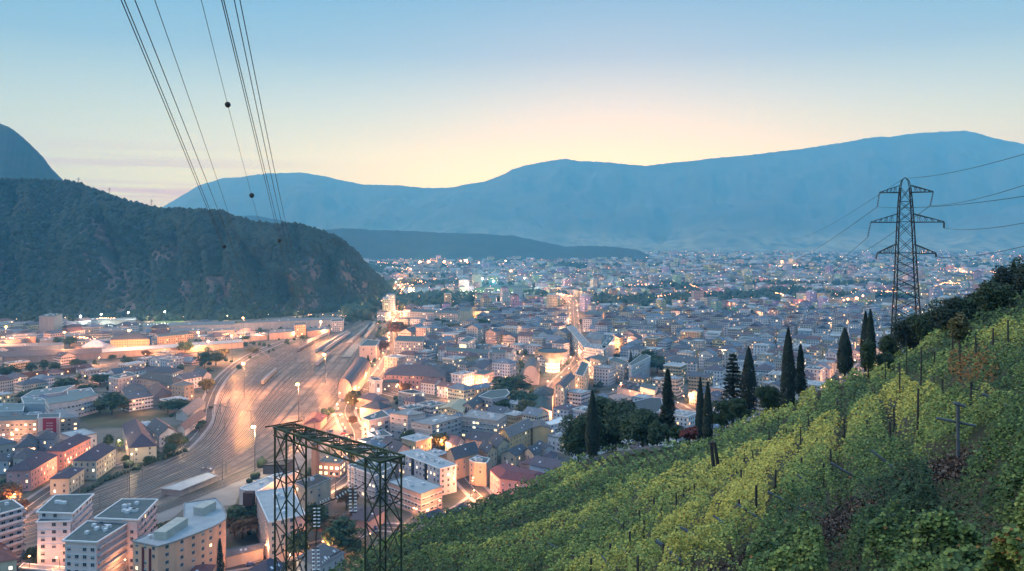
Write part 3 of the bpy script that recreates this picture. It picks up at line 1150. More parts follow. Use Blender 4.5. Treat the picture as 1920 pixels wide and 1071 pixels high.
# the walkway plates
for i in range(N_):
    a0, a1 = fa.lerp(rc, i / N_), fa.lerp(rc, (i + .8) / N_)
    b0 = fb.lerp(rb, i / N_)
    b1 = fb.lerp(rb, (i + .8) / N_)
    if i % 3 != 1:
        m_.face([a0.lerp(b0, .2) - Vector((0, 0, .1)), a1.lerp(b1, .2) - Vector((0, 0, .1)), a1.lerp(b1, .75) - Vector((0, 0, .1)), a0.lerp(b0, .75) - Vector((0, 0, .1))], 0)
m_.build('top_truss', STEELM, root)
m_ = MB()
m_.bar(fa + Vector((-.6, 0, .05)), fb + Vector((.6, 0, .25)), .1)
m_.build('arm_bracket', STEEL, root)
m_ = MB()
m_.bar(T2[3] + Vector((-.3, 0, .1)), T2[3] + Vector((.6, -1, .9)), .07)
m_.build('arm_bracket', STEEL, root)
# glass insulator strings
INS = M('white_glass_insulator', (.75, .78, .8), (.6, .64, .68), rough=.15, scale=2)


def insulator(a, b2, n, r, lab, off=None):
    root_ = empty('insulator_string', a)
    tag(root_, lab, 'insulator', 'insulator strings at the steel portal')
    d = Vector(b2) - Vector(a)
    offs = [Vector((0, 0, 0))] if off is None else [off * -.5, off * .5]
    rod, dsc = MB(), MB()
    for o_ in offs:
        rod.bar(o_, d + o_, .035, 0, 5)
        for i in range(n):
            c_ = d * ((i + .5) / n) + o_
            ax = d.normalized()
            s_ = ax.cross(Vector((.3, .9, .1))).normalized()
            t_ = ax.cross(s_)
            ring = lambda rr, hh: [c_ + ax * hh + (s_ * math.cos(k * math.pi / 4) + t_ * math.sin(k * math.pi / 4)) * rr for k in range(8)]
            R0, R1, R2 = ring(r * .35, -r * .5), ring(r, 0), ring(r * .3, r * .45)
            for q0, q1 in ((R0, R1), (R1, R2)):
                for k in range(8):
                    dsc.face([q0[k], q0[(k + 1) % 8], q1[(k + 1) % 8], q1[k]])
    if off is not None:
        for e_ in (Vector((0, 0, 0)), d):
            rod.bar(e_ + off * -.7, e_ + off * .7, .06, 0, 5)
    rod.build('rod', DARKM, root_)
    dsc.build('disc_set', INS, root_)


q = lambda x, y, Y_: ray_point(x, y, Y_)
insulator(q(661, 868, 56), q(662, 961, 56), 15, .115, 'long double hanging string of white glass discs left of the right portal leg', Vector((.36, 0, 0)))
insulator(q(594, 950, 56), q(594, 990, 56), 6, .115, 'short double string of white discs hanging beside the left portal leg', Vector((.28, 0, 0)))
insulator(q(592, 1028, 55), q(593, 1071, 55), 6, .115, 'double string of white discs over the grey house roof', Vector((.34, 0, 0)))
insulator(q(630, 934, 56), q(656, 918, 56), 5, .115, 'slanting string of white discs reaching the long hanging string')
insulator(q(598, 943, 56), q(619, 934, 56.2), 4, .1, 'slanting string of small discs above the left short string')
insulator(q(603, 1056, 55), q(619, 1044, 55.2), 4, .1, 'slanting string of discs above the house eave')
wires = [((659, 846, 55), (661, 868, 56)), ((577, 950, 57.5), (630, 934, 56)), ((619, 934, 56.2), (630, 934, 56)), ((574, 962, 57), (594, 950, 56)), ((594, 990, 56), (592, 1028, 55)), ((660, 962, 56), (640, 990, 58)), ((685, 905, 53), (656, 918, 56)), ((619, 1044, 55.2), (685, 1000, 53))]
for i, (a, b2) in enumerate(wires):
    m_ = MB()
    a, b2 = q(*a), q(*b2)
    mid = (a + b2) / 2 - Vector((0, 0, .15))
    m_.tube([a, mid, b2], .03, 5)
    tag(m_.build('jumper_wire', CABLE), 'thin dark jumper wire linking the disc strings at the steel portal', 'wire', 'jumper wires at the steel portal')

# ---------------------------------------------------------------- transmission tower on the ridge
TY = 125.0
tp = lambda x, y, dy=0.0: ray_point(x, y, TY + dy)
root = empty('transmission_tower', sp(1697, 662))
base_p = root.location.copy()
tag(root, 'tall dark lattice transmission tower with three pairs of arms on the ridge', 'pylon')
m_ = MB()
LV = [(352, 10, 1.0), (378, 12.5, 1.25), (416, 15, 1.5), (445, 16.5, 1.65), (474, 18, 1.8), (505, 19.5, 1.95), (540, 21.5, 2.1), (580, 24, 2.25), (620, 26.5, 2.4), (665, 29.5, 2.6), (700, 31.5, 2.7)]

# the tower squarely faces the eye but for some ten degrees
TA = math.radians(17)
TX, TD = Vector((math.cos(TA), -math.sin(TA), 0)), Vector((math.sin(TA), math.cos(TA), 0))


def lvl(py, hw, dd):
    hwm = hw / F * TY * .84
    c_ = tp(1697 + (py - 345) * .008, py)
    return [c_ + TX * (sx * hwm) + TD * (sy * hwm) - base_p for sx, sy in ((-1, -1), (1, -1), (1, 1), (-1, 1))]


LQ = [lvl(*l) for l in LV]
for a, b2 in zip(LQ, LQ[1:]):
    sub = max(1, round((a[0].z - b2[0].z) / 1.7))
    for s in range(sub):
        lattice(m_, [u.lerp(v, s / sub) for u, v in zip(b2, a)], [u.lerp(v, (s + 1) / sub) for u, v in zip(b2, a)], 1, .17, .085)
for k in (1, 2, 4, 6, 8):
    for a, b2 in zip(LQ[k], LQ[k][1:] + LQ[k][:1]):
        m_.bar(a, b2, .07)
# rounded head
apex = tp(1697, 333) - base_p
for qn, qm in ((0, 2), (1, 3)):
    for qq in (qn, qm):
        c0 = LQ[0][qq]
        mid = c0.lerp(Vector((apex.x, apex.y, c0.z)), .35) + Vector((0, 0, (apex.z - c0.z) * .72))
        m_.bar(c0, mid, .11)
        m_.bar(mid, apex, .10)
m_.build('lattice_body', PYLON, root)


def arm(side, py, hw, rise, bodyhw, k):
    tip = tp(1697, py) + TX * (side * hw / F * TY * .90) - base_p
    m = MB()
    c_ = tp(1697, py) - base_p
    up = tp(1697, py - rise) - base_p
    bw = bodyhw / F * TY
    for sy in (-1, 1):
        a = c_ + TX * (side * bw * .84) + TD * (sy * bw * .84)
        u_ = up + TX * (side * bw * .84) + TD * (sy * bw * .84)
        m.bar(a, tip, .15)
        m.bar(u_, tip + Vector((0, 0, .08)), .12)
        for i in range(1, 5):
            t0, t1 = i / 5, (i + .5) / 5
            m.bar(a.lerp(tip, t0), u_.lerp(tip, t0), .05)
            m.bar(u_.lerp(tip, t0), a.lerp(tip, min(1, t1)), .05)
    m.build('cross_arm', PYLON, root)
    return tip + base_p


TIPS = {}
for nm, py, hwl, hwr, rise, bh in (('top', 361, 49, 53, 13, 11), ('mid', 417, 66, 73, 16, 15), ('low', 475, 53, 58, 17, 18)):
    TIPS[nm, -1] = arm(-1, py, hwl, rise, bh, 0)
    TIPS[nm, 1] = arm(1, py, hwr, rise, bh, 0)


def thin_string(a, b2):
    m = MB()
    a, b2 = a - base_p, b2 - base_p
    m.bar(a, b2, .04, 0, 5)
    n = 8
    for i in range(n):
        c_ = a.lerp(b2, (i + .7) / (n + .5))
        m.lathe(c_, [(.05, -.08), (.17, 0), (.05, .08)], 7)
    m.build('insulator', M('brown_insulator', (.05, .045, .045), (.09, .08, .08), rough=.3), root)


e_top_l, e_mid_l = tp(1645, 388, -1), tp(1627, 445, -1)
thin_string(TIPS['top', -1], e_top_l)
thin_string(TIPS['mid', -1], e_mid_l)
thin_string(TIPS['top', 1], tp(1744, 386, 2))
thin_string(TIPS['mid', 1], tp(1770, 428, 0))
thin_string(TIPS['low', -1], tp(1642, 486, -1))
thin_string(TIPS['low', 1], tp(1755, 482, 1))


def cable(pts, r, lab, balls=(), name='power_cable', group='power lines'):
    """pts 3-d; balls = (fraction, radius)"""
    o0 = Vector(pts[0])
    m = MB()
    m.tube([Vector(p_) - o0 for p_ in pts], r, 5)
    o = m.build(name, CABLE, None, o0)
    tag(o, lab, 'cable', group)
    for (pt, br) in balls:
        bm_ = MB()
        bm_.lathe((0, 0, 0), [(.02, -br)] + [(br * math.cos(a_), br * math.sin(a_)) for a_ in (-1.1, -.6, 0, .6, 1.1)] + [(.02, br)], 12)
        bm_.build('marker_ball', M('marker_ball_paint', (.03, .03, .032), (.05, .04, .04), scale=2), o, Vector(pt) - o0, smooth=True)
    return o


def line3(a, b2, sag, n=24):
    a, b2 = Vector(a), Vector(b2)
    return [a.lerp(b2, i / n) - Vector((0, 0, sag * 4 * (i / n) * (1 - i / n))) for i in range(n + 1)]


# spans leaving the ridge tower: to the valley on the left, over the hill on the right
cable(line3(e_top_l, ray_point(1462, 500, 430), 1.5), .034, 'thin cable falling left from the top arm of the ridge tower')
cable(line3(e_mid_l, ray_point(1530, 508, 360), 1.5), .034, 'thin cable falling left from the middle arm of the ridge tower')
cable(line3(tp(1744, 386, 2), ray_point(1540, 508, 400), 2), .042, 'thin cable falling left from the right top arm behind the ridge tower')
cable(line3(tp(1697, 333), ray_point(1480, 448, 600), 3), .03, 'very thin earth wire going left from the head of the ridge tower')
for (a, b2, nm) in ((tp(1700, 334), ray_point(1960, 277, 60), 'highest right span, from the head of the ridge tower'), (tp(1744, 386, 2), ray_point(1960, 334, 62), 'right span under the top arm of the ridge tower'),
                    (e_top_l, ray_point(1960, 362, 58), 'right span from the left top arm string of the ridge tower'), (tp(1770, 428), ray_point(1960, 410, 66), 'right span from the middle arm of the ridge tower'), (tp(1755, 482, 1), ray_point(1960, 452, 60), 'lowest right span from the bottom arm of the ridge tower')):
    cable(line3(a, b2, .5), .024, 'thin ' + nm)

# ---------------------------------------------------------------- lines crossing overhead to the far hill
def overhead(u_top, u_end, Ye, path, Y0, r, lab, ballpx=()):
    """vertical-plane cable through image points 'path' [(px,py)], ground track fixed by (u_top at Y0) and (u_end at Ye)"""
    k0, k1 = (u_top - CX) / F, (u_end - CX) / F
    a = (k0 - k1) / (1 / Y0 - 1 / Ye)
    b_ = k1 - a / Ye
    pts, pys, Ys = [], [], []
    for (x, y) in path:
        den = (x - CX) / F - b_
        Y_ = a / den if abs(den) > 1e-9 else Ye
        Ys.append(Y_)
        pys.append(H + (HZ - y) / F * Y_)
    # smooth height over distance
    import numpy as _n
    cf = _n.polyfit(_n.array(Ys), _n.array(pys), 3 if len(Ys) > 4 else 2, w=1 / _n.array(Ys) ** 1.0)
    out = []
    Yl = 6.0
    while Yl < Ye:
        out.append(Vector((a + b_ * Yl, Yl, float(_n.polyval(cf, Yl)))))
        Yl *= 1.05
    out.append(Vector((a + b_ * Ye, Ye, float(_n.polyval(cf, Ye)))))
    balls = []
    for (x, br) in ballpx:
        Y_ = a / ((x - CX) / F - b_)
        balls.append((Vector((a + b_ * Y_, Y_, float(_n.polyval(cf, Y_)))), br))
    return cable(out, r, lab, balls)


overhead(228, 487, 1150, [(228, 0), (287, 150), (340, 268), (380, 365), (418, 470), (450, 545), (476, 600)], 52, .036, 'leftmost dark cable crossing the sky down to the rail yard')
overhead(234, 491, 1150, [(234, 0), (292, 150), (345, 268), (384, 365), (421, 470), (453, 545), (480, 600)], 52, .036, 'second dark cable from the left, one marker ball above the wooded hill', ((420.5, .42),))
overhead(253, 500, 1150, [(253, 0), (300, 120), (360, 270), (400, 370), (440, 475), (470, 550), (490, 600)], 52, .036, 'third dark cable from the left crossing the sky')
overhead(290, 500, 1150, [(290, 0), (330, 115), (378, 250), (418, 368), (450, 470), (475, 545), (490, 590)], 55, .028, 'lone thin cable right of the three left cables')
overhead(377, 520, 900, [(377, 0), (402, 95), (427, 198), (450, 285), (472, 367), (487, 420), (500, 470)], 60, .025, 'very thin cable with two round marker balls against the sky', ((427, .33), (472, .5)))
overhead(415, 562, 1150, [(415, 0), (447, 130), (480, 265), (505, 372), (524, 455), (543, 530), (558, 600)], 52, .034, 'thick dark cable of the right bundle with one marker ball', ((524, .42),))
overhead(419, 566, 1150, [(419, 0), (451, 130), (484, 265), (509, 372), (528, 455), (547, 530), (562, 600)], 52, .036, 'second cable of the right bundle')
overhead(438, 578, 1150, [(438, 0), (466, 120), (492, 250), (515, 365), (535, 450), (555, 530), (572, 600)], 52, .034, 'third cable of the right bundle')
overhead(449, 584, 1150, [(449, 0), (475, 120), (501, 250), (523, 365), (543, 450), (562, 530), (578, 600)], 52, .034, 'rightmost cable of the right bundle')

# far-off pylons on the wooded crest
for (x, yt, yb, lab) in ((147, 333, 348, 'tiny pylon on the wooded crest, leftmost one'), (205, 352, 366, 'tiny pylon on the wooded crest, middle one'), (284, 374, 390, 'tiny faint pylon on the wooded crest, rightmost one')):
    Yp = 1780
    b0, t0 = ray_point(x, yb, Yp), ray_point(x, yt, Yp)
    m_ = MB()
    for s in (-1, 1):
        m_.bar(Vector((s * 1.6, 0, -4)), Vector((s * .5, 0, t0.z - b0.z)), .5)
    for i in range(6):
        z0 = (t0.z - b0.z) * i / 6
        m_.bar(Vector((-1.5 + i * .17, 0, z0)), Vector((1.5 - i * .17, 0, z0 + 2.5)), .25)
    for z_ in (.72, .9):
        m_.bar(Vector((-4, 0, (t0.z - b0.z) * z_)), Vector((4, 0, (t0.z - b0.z) * z_)), .5)
    tag(m_.build('distant_pylon', PYLON, None, b0), lab, 'pylon')

# ---------------------------------------------------------------- trees
F_DARK = foliage('dark_conifer_foliage', (.014, .030, .022), (.028, .046, .030), (.016, .028, .024), 1.2)
F_BROAD = foliage('broad_leaf_foliage', (.022, .048, .024), (.045, .075, .032), (.03, .05, .02), .7)
F_OAK = foliage('dark_oak_foliage', (.030, .058, .036), (.052, .085, .045), (.035, .06, .03), .5)
F_OLIVE = foliage('olive_autumn_foliage', (.07, .085, .03), (.12, .10, .04), (.11, .09, .03), .7)
F_RED = foliage('dark_red_foliage', (.12, .03, .03), (.18, .05, .045), (.14, .03, .03), .8)
F_RUST = foliage('rust_autumn_foliage', (.13, .06, .03), (.10, .07, .035), (.15, .07, .03), .4)


def crown_mesh(name, kind, h, r, n, size, mat, seed=0):
    g = np.random.default_rng(seed + 5)
    if kind == 'cypress':
        z = g.random(n) ** .9
        th = g.uniform(0, 6.283, n)
        prof = np.sin(np.pi * np.clip(z * .93 + .07, 0, 1) ** .62) ** .75
        lump = .8 + .35 * fbm(th * 1.6 + seed, z * 7 + seed, 3)
        rr = r * prof * lump * (1 - np.abs(g.normal(0, .13, n)))
        P_ = np.stack([rr * np.cos(th), rr * np.sin(th), z * h], 1)
        N_ = np.stack([np.cos(th), np.sin(th), np.full(n, .6)], 1) + g.normal(0, .35, (n, 3))
    elif kind == 'spruce':
        z = g.random(n) ** 1.15
        th = g.uniform(0, 6.283, n)
        lay = .62 + .38 * np.abs(np.sin(z * 26 + 2.2 * np.sin(th * 2 + seed) + th))
        prof = (1 - z) ** .62 * (.55 + .45 * np.clip(z * 6, 0, 1))
        lump = .55 + .8 * fbm(th * 1.3 + seed, z * 9, 3)
        rr = r * prof * lay * lump * np.sqrt(g.uniform(.35, 1, n))
        P_ = np.stack([rr * np.cos(th), rr * np.sin(th), .06 * h + z * h * .94 - rr * .18], 1)
        N_ = np.stack([np.cos(th) * .4, np.sin(th) * .4, np.ones(n)], 1) + g.normal(0, .4, (n, 3))
    elif kind == 'cedar':
        nl = 15
        k = g.integers(0, nl, n)
        zl = .16 + .84 * (k / nl)
        nb = 5
        br = g.integers(0, nb, n)
        th = br * 6.283 / nb + k * 2.4 + g.normal(0, .30, n)
        ln = r * (1.08 - zl * .86) * (.65 + .5 * _perm[k % 64, br % 64])
        q_ = np.sqrt(g.random(n))
        rr = ln * q_
        P_ = np.stack([rr * np.cos(th), rr * np.sin(th), zl * h * .97 + g.normal(0, .09, n) - q_ * ln * .12 + .1 * h * .0], 1)
        N_ = np.stack([g.normal(0, .3, n), g.normal(0, .3, n), np.ones(n)], 1)
    else:
        nc = 46 if kind in ('broad', 'bushy') else 22
        c_ = g.normal(size=(nc, 3))
        c_ /= np.linalg.norm(c_, axis=1)[:, None]
        c_ *= g.uniform(.35, .82, nc)[:, None]
        c_[:, 2] = np.maximum(c_[:, 2], -.62 if kind != 'bushy' else -.85)
        cr_ = g.uniform(.24, .46, nc)
        k = g.integers(0, nc, n)
        d = g.normal(size=(n, 3))
        d /= np.linalg.norm(d, axis=1)[:, None]
        d[:, 2] = np.where(d[:, 2] < -.3, -d[:, 2], d[:, 2])
        P_ = c_[k] + d * cr_[k][:, None] * g.uniform(.75, 1.1, n)[:, None]
        lowz = .0 if kind in ('round', 'bushy') else .2
        P_ = P_ * np.array([r, r, h * (1 - lowz) / 2 * 1.05]) + np.array([0, 0, h * (lowz + (1 - lowz) / 2)])
        P_[:, 2] = np.maximum(P_[:, 2], .03 * h)
        N_ = d + np.array([0, 0, .5]) + g.normal(0, .45, (n, 3))
    N_ = N_ / (np.linalg.norm(N_, axis=1)[:, None] + 1e-9)
    a = g.normal(size=(n, 3))
    s = np.cross(N_, a)
    s /= np.linalg.norm(s, axis=1)[:, None] + 1e-9
    t_ = np.cross(N_, s)
    sz = (size * g.uniform(.6, 1.3, n))[:, None]
    V = np.stack([P_ - s * sz * .5 - t_ * sz * .25, P_ + s * sz * .1 - t_ * sz * .55, P_ + s * sz * .5 + t_ * sz * .2, P_ - s * sz * .15 + t_ * sz * .55], 1).reshape(-1, 3)
    Q = np.arange(n)[:, None] * 4 + np.array([[0, 1, 2, 3]])
    return np_mesh(name, V, Q, mat)


def trunk_mesh(h, r, limbs, spread, seed):
    g = random.Random(seed)
    m = MB()
    m.tube([(0, 0, -.6), (0, 0, .02 * h), (.01 * h, 0, .4 * h), (0, .01 * h, .9 * h)], [r * 1.25, r, r * .75, r * .12], 7)
    for i in range(limbs):
        z = h * g.uniform(.25, .75)
        a = g.uniform(0, 6.28)
        L = spread * g.uniform(.5, .85)
        m.tube([(0, 0, z), (math.cos(a) * L * .5, math.sin(a) * L * .5, z + L * .35), (math.cos(a) * L, math.sin(a) * L, z + L * .55)], [r * .45, r * .3, r * .08], 5)
    return m.mesh('trunk', BARK, smooth=True)


def hero_tree(name, cat, px, pb, pt, hw, kind, label, mat=F_DARK, n=5000, Y=None, leaf=None, seed=0, back=0.0, group=None, rscale=1.0):
    if Y is None:
        Y = float(slope_Y(np.array([px]), np.array([max(pb, np.interp(px, [e[0] for e in EDGE], [e[1] for e in EDGE]))]))[0]) + back
    p = ray_point(px, pb, Y)
    h = (pb - pt) / F * Y
    r = hw / F * Y * rscale
    root_ = empty(name, p)
    tag(root_, label, cat, group)
    link('crown', crown_mesh('crown', kind, h, r, n, leaf or max(.2, 2.6 * Y / F), mat, seed), root_)
    link('trunk', trunk_mesh(h * (.96 if kind not in ('round', 'bushy') else .6), max(.12, h * .022), 0 if kind in ('cypress',) else 6, r, seed), root_)
    return root_


hero_tree('cypress', 'tree', 1111, 852, 732, 14, 'cypress', 'slim dark cypress rising out of the big dark tree mass by the lower terrace', seed=1, back=-1, n=6000)
hero_tree('dark_oak', 'tree', 1148, 856, 737, 52, 'bushy', 'big dense dark tree right behind the slim cypress at the terrace end', F_OAK, 24000, leaf=.38, seed=2, back=31)
hero_tree('dark_oak', 'tree', 1084, 868, 772, 38, 'bushy', 'dark rounded tree left of the slim cypress, above the red roofs', F_OAK, 12000, leaf=.36, seed=3, back=24)
hero_tree('dark_oak', 'tree', 1205, 838, 768, 42, 'bushy', 'dark low spreading tree between the big dense tree and the ragged spruce', F_OAK, 14000, leaf=.36, seed=4, back=6)
hero_tree('dark_oak', 'tree', 1232, 836, 790, 22, 'bushy', 'small dark rounded tree left of the foot of the ragged spruce', F_OAK, 5000, seed=5, back=4)
hero_tree('spruce', 'tree', 1252, 822, 692, 21, 'spruce', 'tall ragged dark spruce standing apart left of the red shrub', n=5200, seed=6, back=5, leaf=.34)
hero_tree('cypress', 'tree', 1313, 822, 708, 9, 'cypress', 'slim cypress, left and taller one of the close pair above the red shrub', n=4200, seed=7, back=3)
hero_tree('cypress', 'tree', 1327, 823, 716, 10, 'cypress', 'slim cypress, right one of the close pair above the red shrub', n=4200, seed=8, back=1)
hero_tree('red_shrub', 'shrub', 1293, 828, 802, 18, 'round', 'round dark red shrub in front of the close cypress pair', F_RED, 3500, seed=9, leaf=.3)
hero_tree('bush', 'bush', 1268, 826, 800, 17, 'round', 'dark green bush left of the red shrub', F_BROAD, 3000, seed=10, back=4)
hero_tree('bush', 'bush', 1352, 808, 752, 24, 'round', 'broad green bush right of the close cypress pair', F_BROAD, 5000, seed=11, back=5)
hero_tree('bush', 'bush', 1384, 790, 745, 24, 'round', 'green bush at the foot of the open layered cedar', F_BROAD, 5000, seed=12, back=3)
hero_tree('cedar', 'tree', 1374, 790, 655, 31, 'cedar', 'open layered dark cedar with gaps between its flat boughs', n=4200, seed=13, back=7, leaf=.36)
hero_tree('cypress', 'tree', 1404, 775, 650, 16, 'cypress', 'pointed dark cypress close right of the open layered cedar', n=6000, seed=14, back=6)
hero_tree('bush', 'bush', 1440, 775, 718, 27, 'round', 'big round green bush left of the tallest cypress', F_BROAD, 6500, seed=15, back=3)
hero_tree('cypress', 'tree', 1478, 763, 614, 13, 'cypress', 'tallest dark cypress, columnar, at the upper edge of the vineyard', n=7500, seed=16, back=1, rscale=1.1)
hero_tree('spruce', 'tree', 1501, 742, 646, 14, 'spruce', 'dark narrow conifer close right of the tallest cypress', n=4500, seed=17, back=12, leaf=.3)
hero_tree('cypress', 'tree', 1584, 700, 615, 15, 'cypress', 'stocky dark cypress between the tallest cypress and the double topped one', n=5500, seed=18, back=5)
hero_tree('cypress', 'tree', 1623, 690, 584, 10, 'cypress', 'dark cypress left half of the double topped pair near the ridge tower', n=4200, seed=19, back=7)
hero_tree('cypress', 'tree', 1632, 690, 580, 10, 'cypress', 'dark cypress right half of the double topped pair near the ridge tower', n=4200, seed=20, back=6)
hero_tree('small_tree', 'tree', 1628, 700, 638, 14, 'bushy', 'small round headed green tree in front of the double topped cypress', F_BROAD, 3500, seed=21, back=0)
# dark wood on the right ridge
for i, (x, pb_, pt_, hw_, mt) in enumerate(((1668, 668, 628, 24, F_BROAD), (1702, 660, 596, 34, F_DARK), (1742, 640, 574, 36, F_BROAD), (1780, 620, 560, 38, F_DARK), (1815, 605, 552, 34, F_BROAD), (1838, 596, 540, 32, F_DARK), (1866, 585, 528, 36, F_BROAD), (1890, 570, 500, 30, F_DARK), (1918, 562, 488, 32, F_BROAD), (1948, 556, 480, 34, F_DARK), (1660, 690, 660, 18, F_BROAD), (1720, 632, 590, 30, F_BROAD), (1800, 640, 590, 22, F_OLIVE))):
    hero_tree('ridge_tree', 'tree', x, pb_ + 8, pt_, hw_, 'bushy', ['dark bushy tree at the left end of the ridge wood, by the tower foot', 'dense dark tree right behind the tower foot', 'green bushy tree, next right of the tower foot', 'dark tree midway along the ridge wood, left of two dense ones', 'green tree midway along the ridge wood',
              'dark tree right of the middle of the ridge wood', 'large green tree in the right part of the ridge wood', 'tall dark tree near the right end of the ridge wood', 'green tree at the right end of the ridge wood', 'rightmost dark tree of the ridge wood, cut off by the frame edge', 'low green bush left of the tower foot',
              'green tree showing behind the first trees of the ridge wood', 'small olive yellow tree in front of the ridge wood'][i], mt, 5000, seed=30 + i, back=6 + (i % 3) * 6)
hero_tree('young_fir', 'tree', 1901, 520, 488, 6, 'spruce', 'small pointed fir top above the right end of the ridge wood', n=1500, seed=55, Y=110)

# town trees: a few prototypes copied
PROTO = {}


def town_tree(px, pb, h, r, kind='broad', mat=F_BROAD, label=None, group='trees in the town', name='town_tree'):
    key = (kind, mat.name, rnd.randrange(3))
    if key not in PROTO:
        PROTO[key] = (crown_mesh('crown', kind, 10, 4.6 if kind != 'cypress' else 1.6, 1500, .8, mat, len(PROTO) * 3), trunk_mesh(8, .25, 5, 4, len(PROTO)))
    cm, tm = PROTO[key]
    p = G(px, pb)
    root_ = empty(name, p, rnd.uniform(0, 6))
    k = r / (4.6 if kind != 'cypress' else 1.6)
    root_.scale = (k, k, h / 10)
    tag(root_, label or 'leafy dark green tree standing among the buildings', 'tree', group)
    link('crown', cm, root_)
    link('trunk', tm, root_)
    TREEPOS.append((p.x, p.y, r))
    return root_


TREEPOS = []
